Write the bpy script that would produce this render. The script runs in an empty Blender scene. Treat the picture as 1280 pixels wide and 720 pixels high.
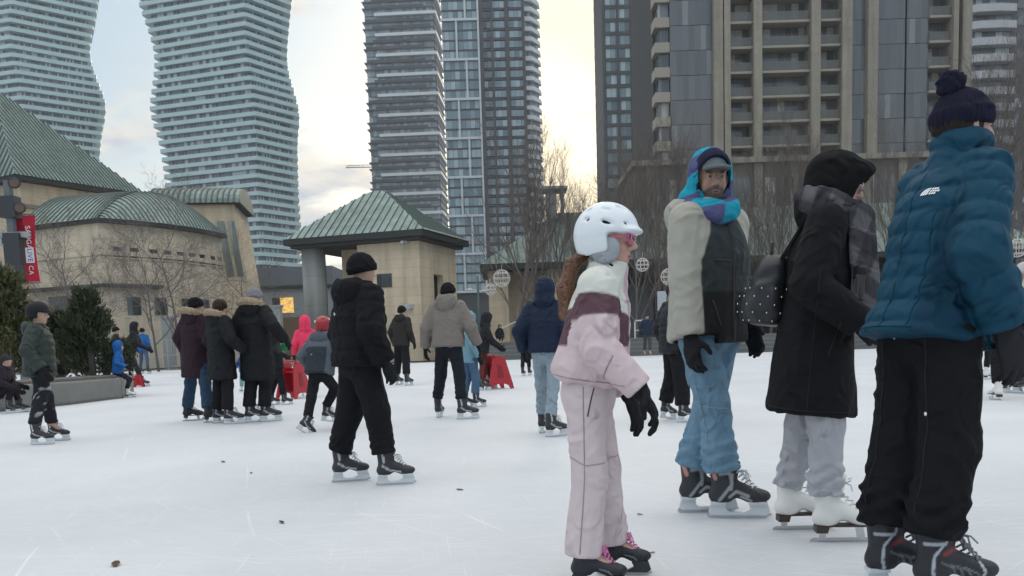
import bpy, bmesh, math, random
import numpy as np
from mathutils import Vector, Matrix

S = bpy.context.scene
COL = S.collection
R = math.radians

# ------------------------------------------------------------------ camera
F_PX, CAM_Z, PITCH, ROLL = 1100.0, 0.85, R(-6.0), R(1.8)
PPX, PPY = 640.0, 547.5
_f = np.array([0, math.cos(PITCH), math.sin(PITCH)])
_u0 = np.array([0, -math.sin(PITCH), math.cos(PITCH)])
_r0 = np.array([1.0, 0, 0])
_r = math.cos(ROLL) * _r0 - math.sin(ROLL) * _u0
_u = math.cos(ROLL) * _u0 + math.sin(ROLL) * _r0
cd = bpy.data.cameras.new('camera')
cam = bpy.data.objects.new('camera', cd)
COL.objects.link(cam)
S.camera = cam
cd.sensor_width = 36.0
cd.lens = F_PX / 1280 * 36
cd.shift_y = (PPY - 360) / 1280
cd.clip_end = 5000
cd.clip_start = 0.05
M4 = Matrix.Identity(4)
for i in range(3):
    M4[i][0], M4[i][1], M4[i][2] = _r[i], _u[i], -_f[i]
M4.translation = (0, 0, CAM_Z)
cam.matrix_world = M4

def ray(px, py):
    return _f * F_PX + _r * (px - PPX) + _u * (PPY - py)
def ground(px, py, z=0.0):
    d = ray(px, py)
    t = (z - CAM_Z) / d[2]
    return np.array([d[0] * t, d[1] * t, z])
def at(px, py, Y):
    """point on the vertical plane at distance Y seen at pixel (px, py) of the photo"""
    d = ray(px, py)
    t = Y / d[1]
    return np.array([d[0] * t, Y, CAM_Z + d[2] * t])
def pix(p):
    q = np.asarray(p, float) - np.array([0, 0, CAM_Z])
    w = q @ _f
    return PPX + F_PX * (q @ _r) / w, PPY - F_PX * (q @ _u) / w
def gxy(px, Y):
    """x on the ground at distance Y for column px"""
    z = 0.0
    lo = at(px, 430, Y)
    return float(lo[0])

# ------------------------------------------------------------------ tagging
def tag(o, label=None, cat=None, group=None, kind=None):
    if label: o['label'] = label
    if cat: o['category'] = cat
    if group: o['group'] = group
    if kind: o['kind'] = kind
    return o
def empty(name, loc=(0, 0, 0), rz=0.0, label=None, cat=None, group=None):
    o = bpy.data.objects.new(name, None)
    o.empty_display_size = .2
    o.location = loc
    o.rotation_euler = (0, 0, rz)
    COL.objects.link(o)
    return tag(o, label, cat, group)
def link(name, me, parent=None, mat=None):
    o = bpy.data.objects.new(name, me)
    COL.objects.link(o)
    if parent: o.parent = parent
    if mat is not None and not me.materials:
        for m in (mat if isinstance(mat, (list, tuple)) else [mat]):
            me.materials.append(m)
    return o
def copy_tree(o, parent=None):
    c = o.copy()
    COL.objects.link(c)
    c.parent = parent
    for ch in list(o.children):
        copy_tree(ch, c)
    return c

# ------------------------------------------------------------------ materials
def new_mat(name):
    m = bpy.data.materials.new(name)
    m.use_nodes = True
    nt = m.node_tree
    b = nt.nodes['Principled BSDF']
    return m, nt, b
def nd(nt, typ, **kw):
    n = nt.nodes.new(typ)
    for k, v in kw.items():
        if k.startswith('i_'):
            n.inputs[k[2:].replace('_', ' ')].default_value = v
        else:
            setattr(n, k, v)
    return n
def c4(c): return (c[0], c[1], c[2], 1.0)
_mc = {}
def fabric(name, col, rough=.9, scale=60, bump=.4, var=.22, wr=9, spec=.18, wbump=.6, seam=None):
    """cloth: weave and wrinkle bump, slight colour variation in object space"""
    key = ('f', name)
    if key in _mc: return _mc[key]
    m, nt, b = new_mat(name)
    tc = nd(nt, 'ShaderNodeTexCoord')
    n1 = nd(nt, 'ShaderNodeTexNoise', i_Scale=scale * 4, i_Detail=2.0)
    n2 = nd(nt, 'ShaderNodeTexNoise', i_Scale=wr, i_Detail=5.0, i_Roughness=.6, i_Distortion=.8)
    n3 = nd(nt, 'ShaderNodeTexNoise', noise_type='RIDGED_MULTIFRACTAL', normalize=True, i_Scale=wr * .8, i_Detail=3.0, i_Roughness=.5, i_Distortion=1.4)
    for n in (n1, n2, n3): nt.links.new(tc.outputs['Object'], n.inputs['Vector'])
    mix = nd(nt, 'ShaderNodeMix', data_type='RGBA')
    mix.inputs['A'].default_value = c4([max(0, x * (1 - var)) for x in col])
    mix.inputs['B'].default_value = c4([x * (1 + var) for x in col])
    nt.links.new(n2.outputs['Fac'], mix.inputs['Factor'])
    nt.links.new(mix.outputs['Result'], b.inputs['Base Color'])
    b1 = nd(nt, 'ShaderNodeBump', i_Strength=bump, i_Distance=.002)
    b2 = nd(nt, 'ShaderNodeBump', i_Strength=min(1, wbump * 1.5), i_Distance=.03)
    nt.links.new(n1.outputs['Fac'], b1.inputs['Height'])
    nt.links.new(n3.outputs['Fac'], b2.inputs['Height'])
    nt.links.new(b1.outputs['Normal'], b2.inputs['Normal'])
    nt.links.new(b2.outputs['Normal'], b.inputs['Normal'])
    b.inputs['Roughness'].default_value = rough
    b.inputs['Specular IOR Level'].default_value = spec
    _mc[key] = m
    return m
def fabric_attr(name, rough=.8, wbump=.3, wr=10, var=.15, attr='col', spec=.3, weave=.25):
    """cloth or skin whose own colours come from a per-vertex attribute"""
    key = ('a', name)
    if key in _mc: return _mc[key]
    m, nt, b = new_mat(name)
    tc = nd(nt, 'ShaderNodeTexCoord')
    at_ = nd(nt, 'ShaderNodeAttribute', attribute_name=attr)
    n2 = nd(nt, 'ShaderNodeTexNoise', i_Scale=wr, i_Detail=5.0, i_Distortion=.8)
    n3 = nd(nt, 'ShaderNodeTexNoise', noise_type='RIDGED_MULTIFRACTAL', normalize=True, i_Scale=wr * .8, i_Detail=3.0, i_Roughness=.5, i_Distortion=1.4)
    nt.links.new(tc.outputs['Object'], n3.inputs['Vector'])
    n1 = nd(nt, 'ShaderNodeTexNoise', i_Scale=240.0, i_Detail=2.0)
    for n in (n1, n2): nt.links.new(tc.outputs['Object'], n.inputs['Vector'])
    mr = nd(nt, 'ShaderNodeMapRange')
    mr.inputs['To Min'].default_value = 1 - var
    mr.inputs['To Max'].default_value = 1 + var
    nt.links.new(n2.outputs['Fac'], mr.inputs['Value'])
    vm = nd(nt, 'ShaderNodeVectorMath', operation='SCALE')
    nt.links.new(at_.outputs['Color'], vm.inputs[0])
    nt.links.new(mr.outputs['Result'], vm.inputs['Scale'])
    nt.links.new(vm.outputs['Vector'], b.inputs['Base Color'])
    b1 = nd(nt, 'ShaderNodeBump', i_Strength=weave, i_Distance=.002)
    b2 = nd(nt, 'ShaderNodeBump', i_Strength=min(1, wbump * 1.5), i_Distance=.03)
    nt.links.new(n1.outputs['Fac'], b1.inputs['Height'])
    nt.links.new((n3 if wbump > .1 else n2).outputs['Fac'], b2.inputs['Height'])
    nt.links.new(b1.outputs['Normal'], b2.inputs['Normal'])
    nt.links.new(b2.outputs['Normal'], b.inputs['Normal'])
    b.inputs['Roughness'].default_value = rough
    b.inputs['Specular IOR Level'].default_value = spec
    _mc[key] = m
    return m
def plain(name, col, rough=.5, metal=0.0, bump=0, scale=20, var=.12, spec=.5, alpha=None, dist=.01, trans=0, emit=0):
    key = ('p', name)
    if key in _mc: return _mc[key]
    m, nt, b = new_mat(name)
    tc = nd(nt, 'ShaderNodeTexCoord')
    n = nd(nt, 'ShaderNodeTexNoise', i_Scale=float(scale), i_Detail=6.0, i_Roughness=.6)
    nt.links.new(tc.outputs['Object'], n.inputs['Vector'])
    mix = nd(nt, 'ShaderNodeMix', data_type='RGBA')
    mix.inputs['A'].default_value = c4([x * (1 - var) for x in col])
    mix.inputs['B'].default_value = c4([x * (1 + var) for x in col])
    nt.links.new(n.outputs['Fac'], mix.inputs['Factor'])
    nt.links.new(mix.outputs['Result'], b.inputs['Base Color'])
    if bump:
        bp = nd(nt, 'ShaderNodeBump', i_Strength=bump, i_Distance=dist)
        nt.links.new(n.outputs['Fac'], bp.inputs['Height'])
        nt.links.new(bp.outputs['Normal'], b.inputs['Normal'])
    b.inputs['Roughness'].default_value = rough
    b.inputs['Metallic'].default_value = metal
    b.inputs['Specular IOR Level'].default_value = spec
    if trans: b.inputs['Transmission Weight'].default_value = trans
    if alpha is not None: b.inputs['Alpha'].default_value = alpha
    if emit:
        b.inputs['Emission Color'].default_value = c4(col)
        b.inputs['Emission Strength'].default_value = emit
    _mc[key] = m
    return m

# ------------------------------------------------------------------ mesh collector
class MB:
    def __init__(s): s.v = []; s.f = []; s.m = []; s.smooth = False
    def add(s, vs, fs, mi=0):
        o = len(s.v)
        s.v += [tuple(map(float, v)) for v in vs]
        s.f += [tuple(i + o for i in f) for f in fs]
        s.m += [mi] * len(fs)
    def box(s, x0, x1, y0, y1, z0, z1, mi=0):
        s.add([(x0, y0, z0), (x1, y0, z0), (x1, y1, z0), (x0, y1, z0), (x0, y0, z1), (x1, y0, z1), (x1, y1, z1), (x0, y1, z1)],
              [(0, 3, 2, 1), (4, 5, 6, 7), (0, 1, 5, 4), (1, 2, 6, 5), (2, 3, 7, 6), (3, 0, 4, 7)], mi)
    def bar(s, a, b, w, h, up=(0, 0, 1), mi=0):
        a, b, up = map(lambda q: np.asarray(q, float), (a, b, up))
        d = b - a; d = d / (np.linalg.norm(d) + 1e-9)
        x = np.cross(d, up); n = np.linalg.norm(x)
        x = np.array([1.0, 0, 0]) if n < 1e-6 else x / n
        y = np.cross(x, d)
        vs = []
        for p in (a, b):
            for sx, sy in ((-1, -1), (1, -1), (1, 1), (-1, 1)):
                vs.append(p + x * sx * w / 2 + y * sy * h / 2)
        s.add(vs, [(0, 1, 2, 3), (7, 6, 5, 4), (0, 4, 5, 1), (1, 5, 6, 2), (2, 6, 7, 3), (3, 7, 4, 0)], mi)
    def tube(s, pts, rad, n=8, mi=0, cap=True):
        pts = [np.asarray(p, float) for p in pts]
        if not hasattr(rad, '__len__'): rad = [rad] * len(pts)
        o = len(s.v); ref = np.array([.31, .17, .93])
        for i, p in enumerate(pts):
            d = pts[min(i + 1, len(pts) - 1)] - pts[max(i - 1, 0)]
            d = d / (np.linalg.norm(d) + 1e-9)
            if abs(d @ ref) > .95: rr = np.array([1.0, .1, 0])
            else: rr = ref
            x = np.cross(d, rr); x /= np.linalg.norm(x); y = np.cross(d, x)
            for k in range(n):
                a = 2 * math.pi * k / n
                s.v.append(tuple(p + (x * math.cos(a) + y * math.sin(a)) * rad[i]))
        for i in range(len(pts) - 1):
            for k in range(n):
                k2 = (k + 1) % n
                s.f.append((o + i * n + k, o + i * n + k2, o + (i + 1) * n + k2, o + (i + 1) * n + k)); s.m.append(mi)
        if cap:
            s.f.append(tuple(o + k for k in range(n))[::-1]); s.m.append(mi)
            e = o + (len(pts) - 1) * n
            s.f.append(tuple(e + k for k in range(n))); s.m.append(mi)
    def prism(s, poly, y0, y1, mi=0, axis='y'):
        """extrude a 2D polygon (a, b) along an axis"""
        n = len(poly)
        def P(a, b, t):
            return {'y': (a, t, b), 'x': (t, a, b), 'z': (a, b, t)}[axis]
        vs = [P(a, b, y0) for a, b in poly] + [P(a, b, y1) for a, b in poly]
        fs = [tuple(range(n)), tuple(range(n, 2 * n))[::-1]]
        for i in range(n):
            j = (i + 1) % n
            fs.append((i, i + n, j + n, j))
        s.add(vs, fs, mi)
    def sheet(s, grid, mi=0):
        """grid[i][j] of points -> quads"""
        ni, nj = len(grid), len(grid[0]); o = len(s.v)
        for row in grid: s.v += [tuple(map(float, p)) for p in row]
        for i in range(ni - 1):
            for j in range(nj - 1):
                s.f.append((o + i * nj + j, o + i * nj + j + 1, o + (i + 1) * nj + j + 1, o + (i + 1) * nj + j)); s.m.append(mi)
    def ribs(s, rows):
        """a standing-seam sheet from rib_sheet: panels use material 0, seam caps material 1"""
        n0 = len(s.f); s.sheet(rows); nj = len(rows[0]) - 1
        for k in range(len(rows) - 1):
            if k % 4 != 3:
                for j in range(nj): s.m[n0 + k * nj + j] = 1
    def ball(s, c, r, n=12, mi=0, sc=(1, 1, 1)):
        g = []
        for i in range(n // 2 + 1):
            th = math.pi * i / (n // 2)
            g.append([(c[0] + r * sc[0] * math.sin(th) * math.cos(2 * math.pi * k / n), c[1] + r * sc[1] * math.sin(th) * math.sin(2 * math.pi * k / n), c[2] + r * sc[2] * math.cos(th)) for k in range(n + 1)])
        s.sheet(g, mi)
    def mesh(s, name, mats, smooth=False, fix=True):
        me = bpy.data.meshes.new(name)
        me.from_pydata(s.v, [], s.f)
        for m in (mats if isinstance(mats, (list, tuple)) else [mats]): me.materials.append(m)
        if len(me.materials) > 1: me.polygons.foreach_set('material_index', s.m)
        if fix:
            bm = bmesh.new(); bm.from_mesh(me)
            bmesh.ops.recalc_face_normals(bm, faces=bm.faces)
            bm.to_mesh(me); bm.free()
        if smooth: me.polygons.foreach_set('use_smooth', [True] * len(me.polygons))
        me.update()
        return me
    def build(s, name, mats, parent=None, smooth=False, fix=True):
        return link(name, s.mesh(name, mats, smooth, fix), parent)

# ------------------------------------------------------------------ signed distance modelling
f32 = np.float32
def V(*a): return np.array(a, dtype=float)
def unit(v):
    v = np.asarray(v, float)
    return v / (np.linalg.norm(v) + 1e-12)
def smin(a, b, k):
    if k <= 0: return np.minimum(a, b)
    h = np.clip(.5 + .5 * (b - a) / k, 0, 1)
    return b + (a - b) * h - k * h * (1 - h)
def smax(a, b, k): return -smin(-a, -b, k)
def rc(a, b, ra, rb, flat=None, quilt=None):
    a = np.asarray(a, float); b = np.asarray(b, float)
    ba = b - a; L = float(np.linalg.norm(ba)); L2 = L * L + 1e-12
    a_, ba_ = a.astype(f32), ba.astype(f32)
    def fn(P):
        q = P - a_
        t0 = (q @ ba_) / f32(L2)
        t = np.clip(t0, 0, 1)
        v = q - t[:, None] * ba_
        if flat is not None:
            u = np.asarray(flat[0], f32)
            v = v + u * ((v @ u) * f32(flat[1] - 1))[:, None]
        d = np.sqrt((v * v).sum(1)) - (ra + (rb - ra) * t)
        if quilt:
            n, amp, ph = quilt
            d = d - amp * (np.abs(np.sin(np.pi * (t0 * n + ph))) ** .5 - .64)
        return d
    r = max(ra, rb) * 1.05 + (quilt[1] if quilt else 0)
    fn.lo = np.minimum(a, b) - r; fn.hi = np.maximum(a, b) + r
    return fn
def ell(c, r, Rm=None):
    c = np.asarray(c, float); r_ = np.asarray(r, f32); c_ = c.astype(f32)
    Rm_ = None if Rm is None else np.asarray(Rm, f32)
    def fn(P):
        q = P - c_
        if Rm_ is not None: q = q @ Rm_
        k0 = np.sqrt(((q / r_) ** 2).sum(1)); k1 = np.sqrt(((q / (r_ * r_)) ** 2).sum(1)) + 1e-6
        return k0 * (k0 - 1) / k1
    m = float(max(r)) if Rm is not None else np.asarray(r, float)
    fn.lo = c - m; fn.hi = c + m
    return fn
def loft(O, T, U, st, e=2.4, quilt=None, capk=.03):
    """tube with elliptic sections: O origin, T axis, U side; st = (t metres, half width, half depth, forward offset)"""
    O = np.asarray(O, float); T = unit(T); U = unit(np.asarray(U) - T * (np.asarray(U) @ T)); Fw = np.cross(T, U)
    st = np.array(st, float)
    O_, T_, U_, F_ = (q.astype(f32) for q in (O, T, U, Fw))
    t0, t1 = st[0, 0], st[-1, 0]
    ts = np.linspace(t0, t1, 60)
    def sm(col):
        y = np.interp(ts, st[:, 0], st[:, col])
        for _ in range(5): y[1:-1] = .25 * y[:-2] + .5 * y[1:-1] + .25 * y[2:]
        return y
    W, D, Of = sm(1), sm(2), sm(3)
    def fn(P):
        q = P - O_
        t = q @ T_; x = q @ U_; y = q @ F_
        w = np.interp(t, ts, W).astype(f32); d_ = np.interp(t, ts, D).astype(f32); y = y - np.interp(t, ts, Of).astype(f32)
        k = ((np.abs(x) / w) ** e + (np.abs(y) / d_) ** e) ** (1 / e)
        dr = (k - 1) * np.minimum(w, d_)
        if quilt:
            sp, amp, ph = quilt
            dr = dr - amp * (np.abs(np.sin(np.pi * (t / sp + ph))) ** .5 - .64)
        da = np.maximum(t0 - t, t - t1)
        return smax(dr, da, capk)
    r = st[:, 1:3].max() + np.abs(st[:, 3]).max() + .03
    A, B = O + T * t0, O + T * t1
    fn.lo = np.minimum(A, B) - r; fn.hi = np.maximum(A, B) + r
    return fn
def union(prims, k=.02):
    ks = k if hasattr(k, '__len__') else [k] * len(prims)
    def fn(P):
        d = prims[0](P)
        for p, kk in zip(prims[1:], ks[1:]): d = smin(d, p(P), kk)
        return d
    fn.lo = np.min([p.lo for p in prims], axis=0); fn.hi = np.max([p.hi for p in prims], axis=0)
    return fn
def sub(a, b, k=.01):
    def fn(P): return smax(a(P), -b(P), k)
    fn.lo, fn.hi = a.lo, a.hi
    return fn
def cut(a, p, n, k=.008):
    """keep the side of the plane the normal n points away from"""
    p_ = np.asarray(p, f32); n_ = unit(n).astype(f32)
    def fn(P): return smax(a(P), (P - p_) @ n_, k)
    fn.lo, fn.hi = a.lo, a.hi
    return fn
def _dirs(seed):
    r = np.random.RandomState(seed)
    d = r.normal(size=(8, 3)); d /= np.linalg.norm(d, axis=1)[:, None]
    return d.astype(f32), r.uniform(0, 6.28, 8).astype(f32)
def fold(P, scale, seed=0, squash=(1, 1, 1)):
    d, ph = _dirs(seed)
    q = P * (np.asarray(squash, f32) * f32(scale))
    w = np.sin(q @ d[0] + ph[0]) + np.sin(q @ d[1] * 1.3 + ph[1])
    return (np.sin(q @ d[2] * 1.7 + 1.6 * w + ph[2]) + .7 * np.sin(q @ d[3] * 2.6 + 1.2 * w + ph[3]) + .5 * np.sin(q @ d[4] * 4.1 - w + ph[4])) / 2.2
def crease(P, scale, seed=0, squash=(1, 1, 1)):
    """cloth folds: soft bulges with narrow ridges across them"""
    d, ph = _dirs(seed + 50)
    q = P * (np.asarray(squash, f32) * f32(scale))
    w = np.sin(q @ d[0] * .8 + ph[0]) + np.sin(q @ d[1] + ph[1])
    r1 = 1 - np.abs(np.sin(q @ d[2] * 1.1 + 1.3 * w + ph[2]))
    r2 = 1 - np.abs(np.sin(q @ d[3] * 1.9 + 1.1 * w + ph[3]))
    return .45 * fold(P, scale * .8, seed, squash) + .9 * r1 ** 2 * sstep(-.3, .8, np.sin(q @ d[4] * .7 + ph[4])) + .6 * r2 ** 3 * sstep(-.2, .8, np.sin(q @ d[5] * .6 + ph[5])) - .3
def rough(a, amp, scale, seed=0, squash=(1, 1, 1), mask=None):
    def fn(P):
        n = fold(P, scale, seed, squash) * amp
        if mask is not None: n = n * mask(P)
        return a(P) - n
    fn.lo, fn.hi = a.lo - amp, a.hi + amp
    return fn
def surface(fn, h):
    """surface nets on a sparse grid; returns verts, quads"""
    lo = fn.lo - 3 * h; hi = fn.hi + 3 * h
    B = 6
    nb = np.maximum(1, np.ceil((hi - lo) / (h * B)).astype(int))
    n = nb * B + 1
    cx = [(np.arange(nb[i]) + .5) * B * h + lo[i] for i in range(3)]
    G = np.stack(np.meshgrid(*cx, indexing='ij'), -1).reshape(-1, 3).astype(f32)
    dc = fn(G)
    act = np.abs(dc) < B * h * 1.35
    Ddense = np.where(dc < 0, -1.0, 1.0).astype(f32).reshape(nb)
    D = np.repeat(np.repeat(np.repeat(Ddense, B, 0), B, 1), B, 2)
    D = np.pad(D, ((0, 1), (0, 1), (0, 1)), mode='edge')
    ids = np.argwhere(act.reshape(nb))
    off = np.stack(np.meshgrid(*[np.arange(B + 1)] * 3, indexing='ij'), -1).reshape(-1, 3)
    CH = max(1, 400000 // len(off))
    for s in range(0, len(ids), CH):
        I = (ids[s:s + CH, None, :] * B + off[None]).reshape(-1, 3)
        P = (I * h + lo).astype(f32)
        D[I[:, 0], I[:, 1], I[:, 2]] = fn(P)
    sg = D < 0
    c = sg[:-1, :-1, :-1].astype(np.int8).copy()
    for dx in (0, 1):
        for dy in (0, 1):
            for dz in (0, 1):
                if dx or dy or dz:
                    c += sg[dx:sg.shape[0] - 1 + dx, dy:sg.shape[1] - 1 + dy, dz:sg.shape[2] - 1 + dz]
    cells = np.argwhere((c > 0) & (c < 8))
    idx = -np.ones(c.shape, np.int32)
    idx[cells[:, 0], cells[:, 1], cells[:, 2]] = np.arange(len(cells))
    acc = np.zeros((len(cells), 3)); cnt = np.zeros(len(cells))
    for ax in range(3):
        o1, o2 = [a for a in range(3) if a != ax]
        for b1 in (0, 1):
            for b2 in (0, 1):
                p = cells.copy(); p[:, o1] += b1; p[:, o2] += b2
                q = p.copy(); q[:, ax] += 1
                d0 = D[p[:, 0], p[:, 1], p[:, 2]]; d1 = D[q[:, 0], q[:, 1], q[:, 2]]
                ch = (d0 < 0) != (d1 < 0)
                t = np.where(ch, d0 / np.where(ch, d0 - d1, 1), 0)
                pt = p.astype(float); pt[:, ax] += t
                acc += pt * ch[:, None]; cnt += ch
    verts = acc / cnt[:, None] * h + lo
    quads = []
    for ax in range(3):
        o1, o2 = [a for a in range(3) if a != ax]
        s0 = sg.take(range(0, sg.shape[ax] - 1), axis=ax); s1 = sg.take(range(1, sg.shape[ax]), axis=ax)
        e = np.argwhere(s0 != s1)
        ok = (e[:, o1] > 0) & (e[:, o2] > 0) & (e[:, o1] < c.shape[o1]) & (e[:, o2] < c.shape[o2])
        e = e[ok]
        def g(a, b):
            k = e.copy(); k[:, o1] -= a; k[:, o2] -= b
            return idx[k[:, 0], k[:, 1], k[:, 2]]
        qd = np.stack([g(1, 1), g(0, 1), g(0, 0), g(1, 0)], 1)
        flip = sg[e[:, 0], e[:, 1], e[:, 2]]
        if ax == 1: flip = ~flip
        qd[~flip] = qd[~flip][:, ::-1]
        quads.append(qd)
    quads = np.concatenate(quads)
    quads = quads[(quads >= 0).all(1)]
    return verts, quads
def np_mesh(name, v, q, mats, colfn=None):
    me = bpy.data.meshes.new(name)
    me.vertices.add(len(v)); me.vertices.foreach_set('co', v.astype(f32).ravel())
    me.loops.add(q.size); me.loops.foreach_set('vertex_index', q.astype(np.int32).ravel())
    me.polygons.add(len(q)); me.polygons.foreach_set('loop_start', np.arange(0, q.size, 4, dtype=np.int32))
    me.polygons.foreach_set('use_smooth', np.ones(len(q), bool))
    for m in (mats if isinstance(mats, (list, tuple)) else [mats]): me.materials.append(m)
    if colfn is not None:
        c = np.ones((len(v), 4), f32); c[:, :3] = colfn(v.astype(f32))
        a = me.attributes.new('col', 'FLOAT_COLOR', 'POINT')
        a.data.foreach_set('color', c.ravel())
    me.update(calc_edges=True)
    me.validate()
    return me
def sdf_obj(name, fn, h, mats, parent=None, colfn=None):
    v, q = surface(fn, h)
    return link(name, np_mesh(name, v, q, mats, colfn), parent)
def sstep(a, b, x): 
    t = np.clip((x - a) / (b - a), 0, 1)
    return t * t * (3 - 2 * t)
def mixc(c0, c1, t):
    return np.asarray(c0, f32) * (1 - t[:, None]) + np.asarray(c1, f32) * t[:, None]
# ================================================================== FIGURES
UP = V(0, 0, 1)
SKIN = (.46, .29, .22)
def seg_d(P2, a, b):
    a = np.asarray(a, f32); b = np.asarray(b, f32); ba = b - a
    t = np.clip(((P2 - a) @ ba) / (ba @ ba), 0, 1)
    v = P2 - a - t[:, None] * ba
    return np.sqrt((v * v).sum(1))
M_STEEL = plain('blade_steel', (.55, .56, .58), .25, 1.0, var=.05)
M_HOLDER = plain('holder_plastic', (.62, .65, .68), .4, var=.04)
M_HOLDER_DK = plain('holder_black_plastic', (.03, .03, .035), .4, var=.1)
M_LACE = plain('lace_cord', (.62, .62, .64), .9, bump=.3, scale=150)
M_LACE_PINK = plain('lace_cord_pink', (.6, .2, .4), .9, bump=.3, scale=150)
M_BOOT = fabric_attr('skate_boot', rough=.5, wbump=.12, wr=25, var=.12, spec=.5, weave=.12)
M_WBOOT = plain('white_leather', (.74, .73, .70), .45, bump=.15, scale=35, var=.04)
M_SOLE = plain('brown_sole', (.045, .030, .024), .4, var=.2)

_sk = {}
def boot_field(tall=.31):
    b = union([rc((0, -.038, .13), (0, -.042, tall - .03), .047, .056, flat=((0, 1, 0), .92)),
               ell((0, -.045, .125), (.042, .066, .05)),
               rc((0, -.005, .175), (0, .115, .125), .047, .042),
               ell((0, .15, .12), (.046, .065, .038)),
               rc((0, .015, tall - .06), (0, .035, tall + .015), .03, .026)], .03)
    return cut(cut(b, (0, 0, .086), (0, 0, -1), .006), (0, 0, tall + .01), (0, 0, 1), .012)
def skate_meshes(kind, h):
    key = (kind, h)
    if key in _sk: return _sk[key]
    if kind.startswith('figure'):
        bmat = M_WBOOT if kind == 'figure' else fabric('black_skate_leather', (.02, .02, .022), .5, spec=.4)
        f = boot_field(.335)
        v, q = surface(f, h)
        boot = np_mesh('figure_boot', v, q, bmat)
        m = MB()
        m.prism([(-.095, .086), (-.095, .05), (-.04, .05), (-.032, .081), (.2, .081), (.205, .09), (-.03, .092)], -.036, .036, 0, 'x')
        m.prism([(-.10, .02), (-.12, .012), (-.118, 0), (.19, .002), (.214, .014), (.21, .05), (.195, .05), (.18, .022), (.15, .02), (.14, .078), (.10, .078), (.11, .02), (-.045, .02), (-.04, .05), (-.075, .05), (-.075, .02)], -.003, .003, 1, 'x')
        for yy in (-.06, .12): m.box(-.02, .02, yy - .025, yy + .025, .076 if yy > 0 else .046, .0785 if yy > 0 else .0505, 1)
        blade = m.mesh('figure_blade', [M_SOLE, M_STEEL])
        lace = MB()
        for i in range(8):
            z = .30 - i * .019; y = .018 + max(0, i - 3) * .021 + (.004 * i)
            lace.tube([(-.03, y - .01, z), (0, y + .012, z + .004), (.03, y - .008, z - .012)], .004, 5)
        lace.tube([(0, .05, .30), (.015, .075, .29), (.02, .08, .26)], .004, 5)
        lace.tube([(0, .05, .30), (.012, .07, .31), (.02, .078, .33), (.01, .06, .32)], .004, 5)
        lm = lace.mesh('figure_lace', M_LACE if h < .01 else bmat)
        _sk[key] = (boot, blade, lm); return _sk[key]
    f = boot_field(.30)
    trims = {'hockey_grey': ((.022, .022, .026), (.30, .32, .34), (.5, .24, .2)),
             'hockey_red': ((.014, .015, .02), (.42, .44, .48), (.20, .02, .03)),
             'hockey_plain': ((.018, .018, .022), (.2, .19, .18), (.25, .24, .22)),
             'hockey_girl': ((.012, .013, .02), (.05, .05, .06), (.05, .05, .06)),
             'hockey_white': ((.022, .022, .026), (.5, .5, .52), (.3, .3, .3))}[kind]
    def col(P):
        P2 = P[:, 1:3]
        c = np.tile(np.asarray(trims[0], f32), (len(P), 1))
        side = np.abs(P[:, 0]) > .012
        def stroke(pts, w, cc):
            d = np.min([seg_d(P2, pts[i], pts[i + 1]) for i in range(len(pts) - 1)], axis=0)
            t = (1 - sstep(w * .6, w * 1.1, d)) * side
            return mixc0(c, cc, t)
        def mixc0(c0, cc, t): return c0 * (1 - t[:, None]) + np.asarray(cc, f32) * t[:, None]
        if kind == 'hockey_grey':
            c = stroke([(-.05, .245), (.0, .25), (.012, .19), (-.055, .10)], .010, trims[1])
            c = stroke([(.015, .24), (.008, .16)], .008, trims[1])
            c = stroke([(.0, .12), (.035, .15), (.095, .125)], .010, trims[1])
            c = stroke([(.06, .12), (.11, .10)], .008, trims[1])
            c = stroke([(-.09, .27), (-.075, .22)], .012, trims[2])
        elif kind == 'hockey_red':
            c = stroke([(-.08, .295), (-.02, .30), (.0, .27), (-.012, .235), (-.085, .235)], .007, trims[1])
            c = stroke([(-.02, .235), (-.055, .19), (-.062, .13), (-.05, .09)], .006, trims[1])
            c = stroke([(-.02, .195), (.02, .21), (.045, .205)], .010, trims[2])
            for k in range(4):
                c = stroke([(-.03 + k * .03, .165 - k * .008), (.02 + k * .03, .14 - k * .008), (.045 + k * .025, .10)], .003, (.16, .17, .19))
            c = stroke([(.125, .155), (.14, .12), (.125, .09)], .006, trims[1])
        elif kind in ('hockey_plain', 'hockey_white'):
            c = stroke([(-.06, .28), (-.045, .2)], .010, trims[1])
            c = stroke([(-.06, .17), (.0, .13), (.09, .11)], .008, trims[1])
        else:
            c = stroke([(.06, .13), (.11, .12), (.13, .10)], .004, (.2, .2, .22))
        return c
    v, q = surface(f, h)
    boot = np_mesh(kind + '_boot', v, q, M_BOOT, col)
    m = MB()
    hm = 0
    for poly in ([(-.095, .09), (-.112, .034), (-.10, .018), (.02, .018), (.0, .031), (-.018, .045), (-.024, .09)],
                 [(.10, .09), (.108, .05), (.07, .031), (.05, .018), (.19, .018), (.212, .036), (.195, .09)],
                 [(.02, .018), (.05, .018), (.07, .031), (.0, .031)]):
        m.prism(poly, -.013, .013, 0, 'x')
    for poly in ([(-.1, .092), (-.1, .075), (-.02, .075), (-.02, .092)], [(.098, .092), (.1, .075), (.195, .075), (.19, .092)]):
        m.prism(poly, -.032, .032, 0, 'x')
    m.prism([(-.116, .024), (-.12, .006), (-.1, 0), (.185, 0), (.222, .016), (.216, .026)], -.003, .003, 1, 'x')
    blade = m.mesh(kind + '_blade', [M_HOLDER_DK if kind == 'hockey_girl' else M_HOLDER, M_STEEL])
    lace = MB()
    for i in range(7):
        t = i / 6
        y = .03 + .095 * t; z = .262 - .10 * t
        lace.tube([(-.03, y - .012, z - .012), (-.012, y + .012, z + .008), (.0, y + .02, z + .006), (.03, y + .008, z - .012)], .0045, 5)
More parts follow.
